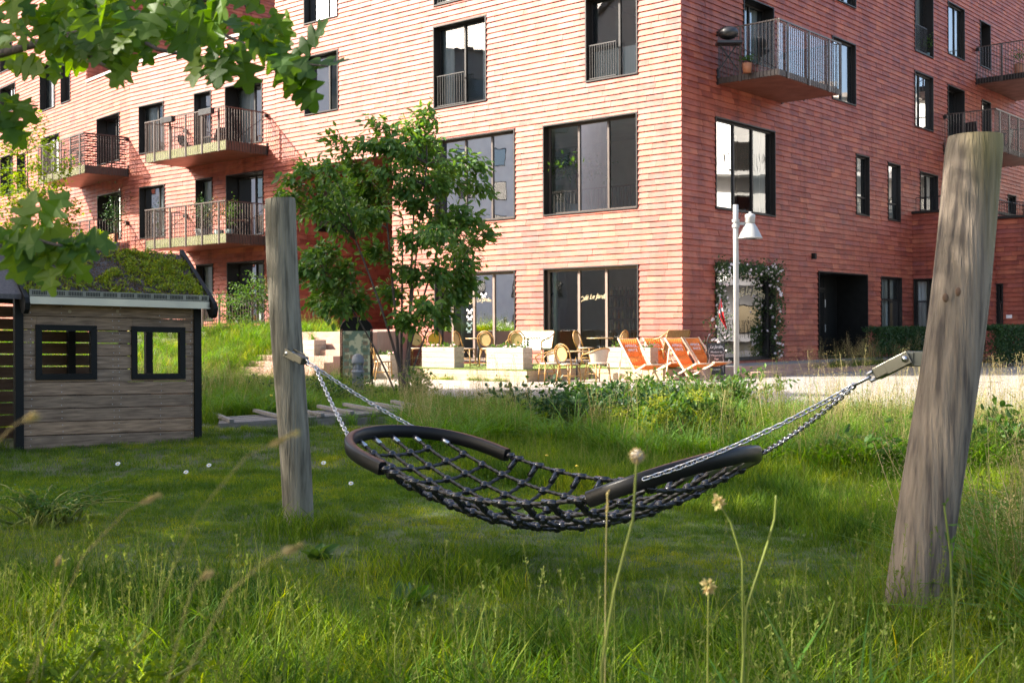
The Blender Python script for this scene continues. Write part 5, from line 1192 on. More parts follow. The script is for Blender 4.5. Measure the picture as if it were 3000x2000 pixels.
for t in tt:
    h = half(t)
    if h < .1: continue
    inr = [v for v in vs_ if abs(v) < h - .02 and t_end(v, -1) + .03 < t < t_end(v, 1) - .03]
    if not inr: continue
    mid = tL <= t <= tR; ends = (-h, h) if mid else (inr[0], inr[-1])
    if ends[1] - ends[0] < .05: 
        pass
    else:
        n = 16; pts = []
        for i in range(n + 1):
            v = ends[0] + (ends[1] - ends[0]) * i / n; p = net(t, v)
            if mid and i in (0, n): p = hp(t, v, edge_z(t) - twist(t, v))
            pts.append(p - Vector((0, 0, .012)))
        strand(pts).build('cross_rope', 'rope', hm, True)
    for v in inr: inst(knot_me, 'knot', hm, Matrix.Translation(net(t, v) - Vector((0, 0, .006))))
    if mid:
        for sg in (-1, 1):
            p = hp(t, sg * HWd, edge_z(t) - twist(t, sg * HWd)); q = net(t, sg * (HWd - .085)) - Vector((0, 0, .01)); m = MB(); m.tube([p - EX * .042 + Vector((0, 0, -.0)), p + EX * .042], .0165, 12); d = (q - p).normalized(); m.bar(p, p + d * .085, .026, .020, EX); m.build('edge_sleeve', 'knot_plastic', hm, True)
            m = MB()
            for k in (.025, .06): m.ball(p + d * k + Vector((0, 0, .012)), .004, 6, 4)
            m.build('rivet', 'steel', hm, True)
for (t, sg) in ((tL, 1), (tR, -1)):
    for v in (-HWd, HWd):
        p = hp(t, v, edge_z(t) - twist(t, v)); m = MB(); m.tube([p - EX * .02 * sg, p + EX * .05 * sg], .0165, 10); m.build('edge_sleeve', 'knot_plastic', hm, True)
# chains
def link_mesh():
    m = MB(); pts = []; a, b = .0125, .0085
    for i in range(16):
        th = 2 * math.pi * i / 16; pts.append((math.cos(th) * .0085 + (.0085 if math.cos(th) > 0 else -.0085), math.sin(th) * .0095, 0))
    return shared(m.tube(pts, .0036, 6, closed=True), 'link', 'steel')
LK = link_mesh()
def chain(p, q, sag=.02, nm='chain', label=None):
    o = MB().ball(p, .007, 8, 5).build('chain', 'steel', hm, True)
    if label: o['label'] = label
    Lc = (q - p).length; n = int(Lc / .0245); pts = [p.lerp(q, i / n) - Vector((0, 0, sag * 4 * (i / n) * (1 - i / n))) for i in range(n + 1)]
    for i in range(n):
        d = (pts[i + 1] - pts[i]).normalized(); c = (pts[i] + pts[i + 1]) / 2; s = d.cross(Vector((0, 0, 1))).normalized(); u = s.cross(d)
        ang = (.78 if i % 2 else -.78) + rng.normal(0, .12); y = s * math.cos(ang) + u * math.sin(ang); z = d.cross(y)
        mt = Matrix((d, y, z)).transposed().to_4x4(); mt.translation = c; inst(LK, 'link', o, mt)
# brackets
def bracket(par, p, d, out):
    """p: on the post surface; d: direction to the chain ring; out: horizontal direction away from the post"""
    side = Vector((0, 0, 1)).cross(out).normalized(); K = .8
    m = MB(); m.bar(p - out * .06, p + out * .05, .012, .06, (0, 0, 1)); m.bar(p + out * .02, p + out * .055, .028, .05); bo_ = m.build('bracket_plate', 'steel_dull', par, bevel=.003)
    c = p + out * .05; e = c + d * .09
    for sg in (-1, 1): 
        m = MB(); m.bar(c + side * .026 * sg - d * .02, e + side * .026 * sg, .008, .052, (0, 0, 1)); m.build('swivel_cheek', 'steel_dull', bo_, bevel=.003)
    m = MB(); m.tube([c - side * .036, c + side * .036], .013, 12); m.build('pin', 'steel', bo_, True)
    m = MB(); m.bar(e - d * .035, e + d * .05, .058, .05); m.build('swivel_block', 'steel_dull', bo_, bevel=.006)
    f = e + d * .05; up = side.cross(d)
    m = MB(); m.tube([f - up * .016, f + d * .03 - up * .016, f + d * .036, f + d * .03 + up * .016, f + up * .016], .007, 8); m.build('shackle', 'steel', bo_, True)
    m = MB(); cc = f + d * .066; pts = [cc + d * (.040 * math.cos(a)) + side * (.017 * math.sin(a)) for a in np.linspace(0, 2 * math.pi, 18, endpoint=False)]; m.tube(pts, .0055, 7, closed=True); m.build('ring', 'steel', bo_, True)
    return cc + d * .036
def axis_at(b, t, z): k = (z - b.z) / (t.z - b.z); return b.lerp(t, k)
zbl = pt(892, 1033, PLb.y).z; cL = axis_at(PLb, PLt, zbl); oL = (EX - EP * .55).normalized(); pl = cL + oL * WLp
attL = [RL[9], RL[19]]; mL = (attL[0] + attL[1]) / 2
ringL = bracket(pL, pl, (mL - pl + Vector((0, 0, .15))).normalized(), oL)
zbr_ = pt(2680, 1052, PRb.y).z; cR = axis_at(PRb, PRt, zbr_); oR = (-EX * .9 - EP * .25).normalized(); pr_ = cR + oR * WRp
attR = [RRm[5], RRm[23]]; mR = (attR[0] + attR[1]) / 2
ringR = bracket(pR, pr_, (mR - pr_).normalized(), oR)
chain(ringL, attL[0] - EX * .035 - EP * .01, .012, label='left chain to the near side of the rim'); chain(ringL, attL[1] - EX * .02 + EP * .035, .015, label='left chain to the far side of the rim')
chain(ringR, attR[0] - EP * .04 + Vector((0, 0, .0)), .03, label='right chain to the near side of the rim'); chain(ringR, attR[1] + EP * .035, .02, label='right chain to the far side of the rim')

# ================================================================== things on the balconies
def Bp(w, px, d, z): return w.P(w.at(px, 500, d)[0], d, z)
def shell_chair(lab, p, rz):
    t = thing('shell_chair', lab, 'chair', (0, 0, 0), 'black shell chairs on the balcony'); 
    rows = []; 
    for (x, z, hw) in ((.24, .45, .20), (.10, .42, .22), (-.08, .42, .22), (-.18, .50, .22), (-.24, .66, .21), (-.28, .80, .16), (-.29, .84, .08)): rows.append([Vector((x - .03 * abs(k) * (1 if z < .5 else -1), k * hw, z + .05 * k * k * (1.2 if .4 < z < .7 else .4))) for k in (-1, -.6, -.2, .2, .6, 1)])
    m = MB()
    for a in range(len(rows) - 1):
        for i in range(5): m.quad(rows[a][i], rows[a][i + 1], rows[a + 1][i + 1], rows[a + 1][i])
    c = m.build('shell', 'black_plastic', t, True); s_ = c.modifiers.new('thick', 'SOLIDIFY'); s_.thickness = .012
    for (x, y) in ((.16, .16), (.16, -.16), (-.14, .16), (-.14, -.16)): MB().tube([(x * .6, y * .6, .42), (x * 1.4, y * 1.4, 0)], .012, 6).build('leg', 'brown_wood', t, True)
    t.location = p; t.rotation_euler = (0, 0, rz); return t
zf = zb1 + .15
sc_ = shell_chair('black shell chair at the left of the upper balcony', Bp(L, 545, .9, zf), YL + .1); dup(sc_, Bp(L, 640, .9, zf), YL + 3.0, 'black shell chair at the right of the upper balcony')
def pot_plant(lab, p, r, h, ph_, mat, leaf, n, spread, tm=LEAF_SIMPLE, sz=(.05, .1), stem=True, cat='plant', nm='potted_plant'):
    t = thing(nm, lab, cat, p); p = Vector(p)
    MB().lathe([(.001, 0), (r * .75, 0), (r, h), (r * .92, h), (r * .88, h - .03), (.001, h - .03)], p, 16).build('pot', mat, t, True)
    if stem: MB().tube([p + Vector((0, 0, h - .05)), p + Vector((.02, .01, h + ph_ * .5)), p + Vector((0, 0, h + ph_ * .85))], [.018, .014, .006], 6).build('stem', 'bark', t, True)
    P = np.array(p)[None] + rng.normal(size=(n, 3)) * np.array([spread, spread, ph_ * .22]) + np.array([0, 0, h + ph_ * .6])
    leafmesh('foliage', P, rdirs(n, .3), rdirs(n), rng.uniform(sz[0], sz[1], n), tm, leaf, t); return t
def railbox(lab, w, px, z, dep):
    p = Bp(w, px, dep - .12, z); t = thing('rail_planter', lab, 'planter', p, 'black planter boxes hung on the balcony rail'); s = w.at(px, 500, dep)[0]
    m = MB(); w.box(m, s - .35, s + .35, dep - .2, dep - .04, z - .2, z - .17); w.box(m, s - .35, s + .35, dep - .2, dep - .18, z - .17, z); w.box(m, s - .35, s + .35, dep - .06, dep - .04, z - .17, z); w.box(m, s - .35, s - .33, dep - .18, dep - .06, z - .17, z); w.box(m, s + .33, s + .35, dep - .18, dep - .06, z - .17, z); m.build('trough', 'black_plastic', t)
    m = MB()
    for k in range(9): w.box(m, s - .33 + k * .075, s - .31 + k * .075, dep - .045, dep - .035, z - .19, z - .02)
    m.build('ribs', 'black_plastic', t)
railbox('black trough hung at the left end of the upper balcony rail', L, 483, zr1 - .02, d1); railbox('black trough hung mid-rail on the upper balcony', L, 597, zr1 - .02, d1)
zf = zb2 + .15
pot_plant('grey ribbed pot with a small conifer on the lower balcony', Bp(L, 592, 1.25, zf), .26, .45, 1.1, 'pot_grey', 'leaf_dark', 350, .18, sz=(.06, .12))
pot_plant('green pot with a reddish shrub on the lower balcony', Bp(L, 640, 1.35, zf), .17, .36, .95, 'pot_teal', 'leaf_autumn', 300, .16, sz=(.05, .1))
pot_plant('green pot with a leafy shrub at the right of the lower balcony', Bp(L, 672, 1.2, zf), .17, .36, .95, 'pot_teal', 'leaf_shrub', 260, .16, sz=(.05, .1))
t = thing('folding_table', 'small dark folding table on the lower balcony', 'table', Bp(L, 700, .8, zf)); q = Bp(L, 700, .8, zf)
m = MB(); m.box(q.x - .3, q.x + .3, q.y - .3, q.y + .3, q.z + .70, q.z + .73); m.build('table_top', 'dark_metal', t); m = MB(); m.bar(q + Vector((-.25, -.2, 0)), q + Vector((.25, .2, .7)), .03, .03); m.bar(q + Vector((.25, -.2, 0)), q + Vector((-.25, .2, .7)), .03, .03); m.build('cross_leg', 'dark_metal', t)
zf = zr4 - (zr3 - zb3) + .15
t = thing('garden_bench', 'brown slatted garden bench on the lowest left balcony', 'bench', Bp(L2, 300, .7, zf)); s_ = L2.at(300, 600, .7)[0]
for k in range(5): m = MB(); L2.box(m, s_ - .7, s_ + .7, .40, .43, zf + .50 + k * .085, zf + .565 + k * .085); m.build('slat', 'bench_wood', t)
for k in range(4): m = MB(); L2.box(m, s_ - .7, s_ + .7, .46 + k * .11, .55 + k * .11, zf + .42, zf + .45); m.build('slat', 'bench_wood', t)
for x in (s_ - .66, s_ + .6): m = MB(); L2.box(m, x, x + .06, .36, .40, zf, zf + .95); L2.box(m, x, x + .06, .84, .90, zf, zf + .62); L2.box(m, x, x + .06, .40, .90, zf + .36, zf + .418); L2.box(m, x, x + .06, .40, .92, zf + .62, zf + .66); m.build('leg', 'bench_wood', t)
pot_plant('olive tree in a tall dark pot on the lowest left balcony', Bp(L2, 335, .8, zf), .2, .5, 1.9, 'pot_teal', 'leaf_dark', 420, .24, sz=(.06, .11), cat='tree', nm='olive_tree')
# right balconies: kettle grill, rattan chairs, flower box
q = Bp(R, 2135, .8, zbr + .15); t = thing('grill', 'black covered grill on a folding stand behind the glass balcony screen', 'grill', q); m = MB(); m.ball(q + Vector((0, 0, .95)), .27, 16, 10, (1, 1, .62)); m.build('lid', 'black_plastic', t, True)
m = MB(); m.box(q.x - .3, q.x + .34, q.y - .2, q.y + .2, q.z + .66, q.z + .72); m.build('shelf', 'black_plastic', t); m = MB(); m.bar(q + Vector((-.25, 0, 0)), q + Vector((.25, 0, .68)), .03, .03); m.bar(q + Vector((.25, 0, 0)), q + Vector((-.25, 0, .68)), .03, .03); m.build('cross_leg', 'dark_metal', t)
pot_plant('orange flower pot in the corner of the glazed balcony', Bp(R, 2190, 1.0, zbr + .15), .14, .24, .2, 'terracotta', 'leaf_shrub', 70, .08, stem=False)
def box_chair(lab, q, rz):
    t = thing('wicker_chair', lab, 'chair', (0, 0, 0), 'black wicker chairs on the right balcony'); MB().box(-.25, .25, -.25, .25, .38, .45).build('seat', 'black_plastic', t); MB().hexa([Vector(v) for v in ((-.28, -.25, .45), (-.22, -.25, .45), (-.22, .25, .45), (-.28, .25, .45), (-.38, -.25, 1.05), (-.34, -.25, 1.05), (-.34, .25, 1.05), (-.38, .25, 1.05))]).build('backrest', 'black_plastic', t)
    for x in (-.24, .2):
        for y in (-.24, .2): MB().box(x, x + .04, y, y + .04, 0, .38).build('leg', 'black_plastic', t)
    t.location = q; t.rotation_euler = (0, 0, rz); return t
zf = zb_2 + .15; bc = box_chair('black high-backed wicker chair on the balcony behind the right post', Bp(R, 2860, .8, zf), .6); dup(bc, Bp(R, 2935, 1.0, zf), 2.6, 'black wicker chair at the far end of the balcony behind the right post')
q = Bp(R, 2905, 1.0, zf); t = thing('balcony_table', 'dark square table between the wicker chairs on the right balcony', 'table', q); MB().box(q.x - .4, q.x + .4, q.y - .4, q.y + .4, q.z + .68, q.z + .73).build('table_top', 'black_plastic', t)
for x in (-.36, .32):
    for y in (-.36, .32): MB().box(q.x + x, q.x + x + .05, q.y + y, q.y + y + .05, q.z, q.z + .68).build('leg', 'black_plastic', t)
# ================================================================== trees and shrubs
def bez(a, b, c, n):
    return [a * (1 - t) ** 2 + b * 2 * t * (1 - t) + c * t * t for t in np.linspace(0, 1, n)]
def curve_tree(name, label, base, tips, stems, leafn, lsize, tmpl, leaf, bark, r0, cat='tree', objs=0, start=.35, spread=.16, droop=-.5, group=None):
    t = thing(name, label, cat, base, group); base = Vector(base); m = MB(); P = []; D = []; fine = []
    stem_tops = []
    for (q, r) in stems:
        a = base + Vector((rng.normal(0, .06), rng.normal(0, .06), -.05)); mid = a.lerp(q, .5) + Vector((rng.normal(0, .05), rng.normal(0, .05), .0)); mid.x = a.x + (q.x - a.x) * .35
        pts = bez(a, mid, q, 12); m.tube(pts, [r * (1 - .6 * i / 11) for i in range(12)], 8); stem_tops.append(pts)
    tr = m.build('trunk', bark, t, True)
    for tip in tips:
        best = min(((p - tip).length + max(0, p.z - tip.z) * 2.0 + rng.uniform(0, .3), p) for s in stem_tops for p in s[3:])[1]
        ln = (tip - best).length; mid = best.lerp(tip, .5) + Vector((rng.normal(0, .06), rng.normal(0, .06), .16 * ln)); pts = bez(best, mid, tip, 10)
        MB().tube(pts, [max(.004, r0 * .34 * (1 - i / 10)) for i in range(10)], 5).build('branch', bark, t, True)
        for k in range(int(leafn)):
            f = start + (1 - start) * rng.random() ** .8; i = min(8, int(f * 9)); p = pts[i].lerp(pts[i + 1], f * 9 - i); w = spread * (1.25 - .75 * f)
            o = rng.normal(size=3) * w * np.array([1, 1, .8]); q = np.array(p) + o; P.append(q); dd = np.array(pts[i + 1] - pts[i]); dd = dd / (np.linalg.norm(dd) + 1e-6)
            D.append(dd * .5 + o * 2.2 + rng.normal(size=3) * .45 + np.array([0, 0, droop]))
    P = np.array(P); D = np.array(D); n = len(P); Nn = rng.normal(size=(n, 3)) * .5 + np.array([0, -.25, 1]); S_ = rng.uniform(lsize[0], lsize[1], n)
    if objs:
        order = np.argsort(P[:, 1])[:max(objs * 3, 1)]; pick = rng.choice(order, objs, replace=False); mask = np.ones(n, bool); mask[pick] = False
        leafmesh('crown', P[mask], D[mask], Nn[mask], S_[mask], tmpl, leaf, t, kind='stuff'); leaf_objects(P[pick], D[pick], Nn[pick], S_[pick], tmpl, leaf, t)
    else: leafmesh('crown', P, D, Nn, S_, tmpl, leaf, t, kind='stuff')
    return t
TD = 21.6; tb = gnd(1178, 1166)
tipx = [(1240, 322), (1195, 370), (1085, 352), (1052, 420), (968, 398), (955, 470), (885, 482), (832, 520), (815, 572), (868, 640), (930, 600), (1000, 540), (1100, 500), (1180, 460), (1250, 420), (1330, 500), (1418, 492), (1430, 560), (1395, 640), (1432, 672), (1350, 612), (1290, 545), (1230, 600), (1120, 620), (1040, 655), (962, 720), (902, 742), (882, 795), (930, 832), (908, 888), (950, 905), (1010, 780), (1090, 735), (1180, 700), (1262, 690), (1340, 720), (1372, 775), (1380, 832), (1340, 868), (1280, 800), (1200, 800), (1130, 850), (1050, 885), (1000, 850), (1310, 925), (1252, 900), (1182, 930), (1150, 560), (1075, 560), (1210, 530), (1310, 650), (1000, 640), (1120, 420), (1030, 480)]
tips = [pt(x, y, TD + rng.normal(0, .75)) for x, y in tipx]
stems = [(pt(x, y, TD + d), r) for x, y, d, r in ((1130, 620, .3, .036), (1040, 700, -.4, .032), (1215, 560, .2, .035), (1290, 720, -.3, .032), (1180, 640, .6, .03), (1250, 480, 0., .027), (960, 800, 0, .022), (1330, 800, .3, .022))]
curve_tree('multi_stem_tree', 'multi-stemmed green tree standing in front of the cafe corner', tb, tips, stems, 215, (.095, .17), LEAF_OV, 'leaf_tree', 'bark', .05, objs=300, start=.22, spread=.155)
# young yellow-green tree on the left, behind the playhouse
yb = Ls(17.5, 6.0, .35); YDp = yb.y
tips = [pt(x, y, YDp + rng.normal(0, .6)) for x, y in ((115, 345), (60, 400), (150, 430), (20, 430), (200, 480), (100, 480), (40, 520), (170, 540), (225, 610), (120, 570), (60, 600), (10, 560), (190, 640), (130, 660), (70, 690), (215, 660), (20, 660), (-30, 500), (-40, 620), (150, 620), (80, 560))]
curve_tree('young_tree', 'young sunlit yellow-green tree behind the playhouse roof', (pt(85, 900, YDp).x, YDp, .3), tips, [(pt(80, 450, YDp), .05), (pt(130, 520, YDp), .035)], 150, (.08, .15), LEAF_MAPLE, 'leaf_bright', 'bark_grey', .045, start=.3, spread=.24)
tips = [pt(x, y, YDp - 1.5 + rng.normal(0, .4)) for x, y in ((240, 690), (290, 680), (310, 700), (230, 730), (330, 735), (360, 755), (270, 740), (300, 760))]
curve_tree('maple_shrub', 'low sunlit maple shrub behind the sedum roof', (pt(290, 900, YDp - 1.5).x, YDp - 1.5, .15), tips, [(pt(285, 760, YDp - 1.5), .03)], 80, (.08, .15), LEAF_MAPLE, 'leaf_bright', 'bark_grey', .03, start=.5, spread=.15, cat='shrub')
sb = gnd(745, 1090); SBD = sb.y
tips = [pt(x, y, SBD + rng.normal(0, .5)) for x, y in ((735, 800), (775, 820), (690, 835), (645, 870), (700, 880), (760, 870), (785, 900), (660, 920), (720, 930), (780, 950), (690, 970), (740, 990), (800, 990), (650, 890), (720, 850), (790, 850), (770, 1010), (810, 1030))]
curve_tree('leafy_shrub', 'sunlit light green shrub between the playhouse and the cracked post', sb, tips, [(pt(735, 900, SBD), .03), (pt(700, 950, SBD), .025), (pt(770, 950, SBD), .025)], 130, (.05, .10), LEAF_OV, 'leaf_shrub', 'bark_grey', .03, start=.3, spread=.18, cat='shrub')
# rose garland round the shop window, and rose bushes
def roses(name, label, root, pts, spread, nleaf, nrose, rad=(.02, .038), mat='petal_white'):
    t = thing(name, label, 'roses', root); P = []
    for p in pts:
        for _ in range(nleaf): P.append(np.array(p) + rng.normal(size=3) * spread)
    P = np.array(P); n = len(P); leafmesh('foliage', P, rdirs(n, .1), rdirs(n, .3), rng.uniform(.05, .10, n), LEAF_OV, 'leaf_rose', t, kind='stuff')
    fl_me = MB()
    for a in range(3):
        for k in range(5 + a): th = k * 6.283 / (5 + a) + a; fl_me.ball((math.cos(th) * (.9 - .33 * a), math.sin(th) * (.9 - .33 * a), .15 * a), .52 - .1 * a, 6, 4, (1, 1, .55))
    fm = shared(fl_me, 'blossom', mat)
    for _ in range(nrose):
        p = pts[rng.integers(len(pts))]; q = Vector(np.array(p) + rng.normal(size=3) * spread * .9 + np.array([0, -.06, 0])); s = rng.uniform(*rad); o = bpy.data.objects.new('blossom', fm); COL.objects.link(o); o.parent = t
        dr = Vector((rng.normal(0, .5), -1, rng.normal(.3, .4))); mt = dr.to_track_quat('Z', 'Y').to_matrix().to_4x4() @ Matrix.Scale(s, 4); mt.translation = q - ORG[t.name]; o.matrix_basis = mt
    return t
w = wb_; s0, s1, z0, z1 = w['s0'], w['s1'], w['z0'], w['z1']; gp = []
for i in range(16): gp.append(R.P(s0 + (s1 - s0) * i / 15, .10, z1 - .12))
for i in range(17): gp.append(R.P(s1 - .05 + .10 * math.sin(i * 1.3), .12, z0 + .1 + (z1 - z0 - .2) * i / 16)); 
for i in range(9): gp.append(R.P(s0 + .12, .10, z1 - .1 - i * .16))
gr_ = roses('rose_garland', 'garland of pale pink roses round the shaded cafe window', R.P(s1, .1, z0), gp, np.array([.10, .10, .11]), 75, 110)
rb = gnd(1985, 1092); roses('rose_bush', 'pink-white rose bush behind the deck chairs at the building corner', rb, [rb + Vector((x, y, z)) for x, y, z in [(rng.uniform(-.6, .55), rng.uniform(-.2, .3), rng.uniform(.25, 1.05)) for _ in range(16)]] + [rb + Vector((.1, 0, 1.25)), rb + Vector((.45, 0, 1.05)), rb + Vector((-.35, 0, 1.1))], np.array([.13, .13, .12]), 30, 46)
MB().lathe([(.001, 0), (.2, 0), (.26, .32), (.22, .32), (.001, .28)], rb, 16).build('pot', 'terracotta', bpy.data.objects['rose_bush'], True)
rb = R.P(R.at(2088, 1050, .5)[0], .5, .285); roses('rose_bush', 'rose bush with lilac-pink blooms left of the shop window', rb, [rb + Vector((rng.uniform(-.2, .35), rng.uniform(-.15, .15), z)) for z in np.linspace(.1, 1.25, 14)], np.array([.15, .12, .10]), 30, 26)
MB().lathe([(.001, 0), (.16, 0), (.2, .26), (.17, .26), (.001, .22)], rb, 16).build('pot', 'pot_teal', bpy.data.objects['rose_bush.001'], True)
# clipped hedges, hydrangea
def hedge(label, w, x0, x1, d0, d1, z0, z1):
    sA = w.at(x0, 900, (d0 + d1) / 2)[0]; sB_ = w.at(x1, 900, (d0 + d1) / 2)[0]; t = thing('hedge', label, 'hedge', w.P((sA + sB_) / 2, (d0 + d1) / 2, z0)); n = int(2600 * (sB_ - sA) * (z1 - z0) * .6)
    P = []; 
    for _ in range(n):
        s = rng.uniform(sA, sB_); d = d1 - abs(rng.normal(0, .12)) if rng.random() < .7 else rng.uniform(d0, d1); z = z0 + .12 + (z1 - z0 - .12) * rng.random() ** .8
        if rng.random() < .3: z = z1 - abs(rng.normal(0, .05)); d = rng.uniform(d0, d1)
        P.append(w.P(s, d + rng.normal(0, .02), z + rng.normal(0, .02)))
    P = np.array(P); leafmesh('foliage', P, rdirs(n, -.2), rdirs(n, .2) + np.array([[w.n.x, w.n.y, .4]]), rng.uniform(.06, .10, n), LEAF_OV, 'leaf_dark', t, kind='stuff')
    m = MB()
    for k in range(int((sB_ - sA) / .25)): q = w.P(sA + .1 + k * .25, (d0 + d1) / 2, z0); m.tube([q, q + Vector((rng.normal(0, .03), 0, .5))], .015, 5)
    m.build('stems', 'bark', t, True)
hz0 = R.P(0, 0, 0); hedge('clipped dark green hedge right of the entrance', R, 2550, 2705, .55, 1.15, .285, R.at(2620, 960, 1.1)[1])
hedge('clipped dark green hedge behind the mailbox at the right edge', bay1f, 2900, 3030, 1.3, 1.9, 0., bay1f.at(2960, 955, 1.8)[1])
hp_ = gnd(2920, 1062); t = thing('hydrangea_pot', 'pink hydrangea in a wicker tub left of the mailbox', 'plant', hp_)
MB().lathe([(.001, 0), (.2, 0), (.24, .36), (.2, .36), (.001, .3)], hp_, 18).build('tub', 'wicker', t, True); n = 160
P = np.array(hp_)[None] + rng.normal(size=(n, 3)) * np.array([.16, .14, .07]) + np.array([0, 0, .44]); leafmesh('foliage', P, rdirs(n), rdirs(n, .5), rng.uniform(.07, .12, n), LEAF_OV, 'leaf_dark', t)
for _ in range(9):
    c = hp_ + Vector((rng.normal(0, .15), -.08 + rng.normal(0, .08), .50 + rng.uniform(0, .12))); n = 50; d = rdirs(n); leafmesh('flower_head', np.array(c)[None] + d * .055, d, rdirs(n), rng.uniform(.02, .035, n), LEAF_SIMPLE, 'petal_magenta', t)
q = R.P(R.at(2712, 100, -.2)[0], -.15, R.at(2704, 160)[1] + .05); pot_plant('trailing plant in the window guard of the upper right window', q, .1, .15, .6, 'pot_teal', 'leaf_shrub', 160, .13, stem=False)
q = R.P(R.at(2985, 100, 1.2)[0], 1.2, zb_3 + .15); pot_plant('leafy plant on the dark balcony at the upper right edge', q, .2, .7, .5, 'terracotta', 'leaf_shrub', 150, .16, stem=False)

# ================================================================== oak overhead on the left
def oak_tmpl(seed, wob):
    r = random.Random(seed); L_ = []
    prof_ = [(.0, .0), (.05, .03), (.13, .12), (.10, .17), (.09, .22), (.24, .30), (.27, .36), (.14, .40), (.12, .45), (.31, .54), (.36, .60), (.34, .65), (.17, .66), (.15, .71), (.27, .80), (.27, .86), (.13, .86), (.11, .92), (.07, .99), (0, 1.03)]
    rt = [(x * r.uniform(.85, 1.15), y + r.uniform(-.015, .015)) for x, y in prof_]; lt = [(-x * r.uniform(.85, 1.15), y + r.uniform(-.02, .02)) for x, y in prof_[1:-1]][::-1]
    out = rt + lt; V = [(x, y, wob * math.sin(y * 4 + x * 3) + .22 * x * x) for x, y in out]; n = len(V); mid = [(0, .2, -.01), (0, .42, -.015), (0, .62, -.01), (0, .82, 0)]
    V += mid; F_ = []
    def nearest(y): return n + min(range(4), key=lambda k: abs(mid[k][1] - y))
    for i in range(n):
        j = (i + 1) % n; a = nearest((V[i][1] + V[j][1]) / 2); F_.append((i, j, a)); 
        b, c = nearest(V[i][1]), nearest(V[j][1])
    for i in range(n):
        j = (i + 1) % n; k = (i + 2) % n; a = nearest((V[i][1] + V[j][1]) / 2); b = nearest((V[j][1] + V[k][1]) / 2)
        if a != b: F_.append((j, b, a))
    return np.array(V), np.array(F_)
OAKS = [oak_tmpl(s, w_) for s, w_ in ((1, .07), (2, -.09), (3, .12))]
ob = Vector((-4.6, 2.6, 0)); oak = thing('oak_tree', 'overhanging oak with lobed leaves whose branches hang in from the upper left', 'tree', ob)
m = MB(); m.tube([ob + Vector((0, 0, -.05)), ob + Vector((.1, 0, 1.5)), ob + Vector((.05, .1, 3.2)), ob + Vector((.2, .2, 5.5)), ob + Vector((.3, .1, 7))], [.24, .2, .17, .11, .05], 12); m.build('trunk', 'bark', oak, True)
def P3(lst, D0, D1): return [pt(x, y, D0 + (D1 - D0) * i / (len(lst) - 1)) for i, (x, y) in enumerate(lst)]
brs = [(P3([(-140, 175), (0, 158), (100, 130), (200, 105), (290, 85), (400, 45), (520, 15), (700, -15)], 3.2, 3.0), .013), (P3([(200, 105), (260, 160), (300, 190), (350, 210)], 3.1, 2.9), .007), (P3([(290, 85), (380, 100), (460, 145), (560, 165), (680, 175)], 3.05, 2.9), .007),
       (P3([(400, 45), (540, 70), (660, 105), (760, 150), (870, 185), (960, 195)], 3.0, 2.75), .006), (P3([(-140, 175), (-60, 300), (0, 330)], 3.1, 2.9), .007), (P3([(170, 95), (230, 60), (280, 20), (330, -30)], 3.1, 3.0), .006), (P3([(-120, 700), (0, 690), (90, 700), (180, 720)], 2.5, 2.4), .007)]
for pts, r in brs: MB().tube(pts, [r * (1 - .6 * i / (len(pts) - 1)) for i in range(len(pts))], 7).build('branch', 'bark', oak, True)
MB().tube([ob + Vector((.05, .1, 2.6)), ob + Vector((.9, .5, 2.5)), brs[0][0][0]], [.06, .04, .014], 8).build('branch', 'bark', oak, True); MB().tube([ob + Vector((.1, 0, 1.5)), ob + Vector((1.6, .0, 1.45)), brs[6][0][0]], [.04, .02, .008], 8).build('branch', 'bark', oak, True)
low = [(0, 160), (60, 215), (115, 235), (180, 240), (250, 190), (330, 270), (385, 240), (440, 190), (480, 235), (560, 210), (640, 150), (730, 225), (830, 230), (890, 250), (940, 195), (1000, 190)]
def lowy(x):
    for (a, b), (c, d) in zip(low, low[1:]):
        if a <= x <= c: return b + (d - b) * (x - a) / (c - a)
    return 0
LP_ = []
while len(LP_) < 125:
    x = rng.uniform(-40, 840); y = rng.uniform(-50, 190); L_ = rng.uniform(.085, .125); ang = rng.normal(.12, .75)
    D_ = rng.uniform(2.6, 3.6); tipy = y + L_ * F / D_ * math.cos(ang); tipx_ = x + L_ * F / D_ * math.sin(ang)
    if tipy > lowy(min(max(tipx_, 0), 1000)) + 12 or tipx_ > 860 or (x > 640 and y < 20): continue
    LP_.append((x, y, D_, ang, L_))
for q in ((760, 150, .9), (800, 165, 1.1), (870, 180, 1.5), (880, 185, .3), (700, 120, .2), (850, 165, 2.2), (690, 130, -.3), (620, 130, .25), (560, 100, .1), (820, 175, .55)): LP_.append((q[0], q[1], 2.8, q[2], .125))
for q in ((0, 275, .9), (-10, 300, .4), (-20, 330, .7), (10, 290, 1.2)): LP_.append((*q[:2], 2.9, q[2], .11))
for q in ((60, 690, .3), (120, 690, 2.6), (150, 700, 1.2), (40, 680, 2.9), (90, 700, .9), (170, 710, .7), (10, 690, .2), (180, 715, 1.6), (130, 720, .2), (50, 710, 1.8), (0, 700, 1.4), (-20, 660, .8)): LP_.append((q[0], q[1], 2.42, q[2], .105))
for i in range(3):
    sel = LP_[i::3]; P = np.array([pt(x, y, D_) for x, y, D_, _, _ in sel]); dr = np.array([(math.sin(a), rng.normal(0, .35), -math.cos(a)) for *_, a, _ in sel]); nn = np.array([(rng.normal(0, .5), -1. + rng.normal(0, .4), rng.normal(.5, .5)) for _ in sel])
    leaf_objects(P, dr, nn, [q[4] for q in sel], OAKS[i], 'leaf_oak', oak)
P = []
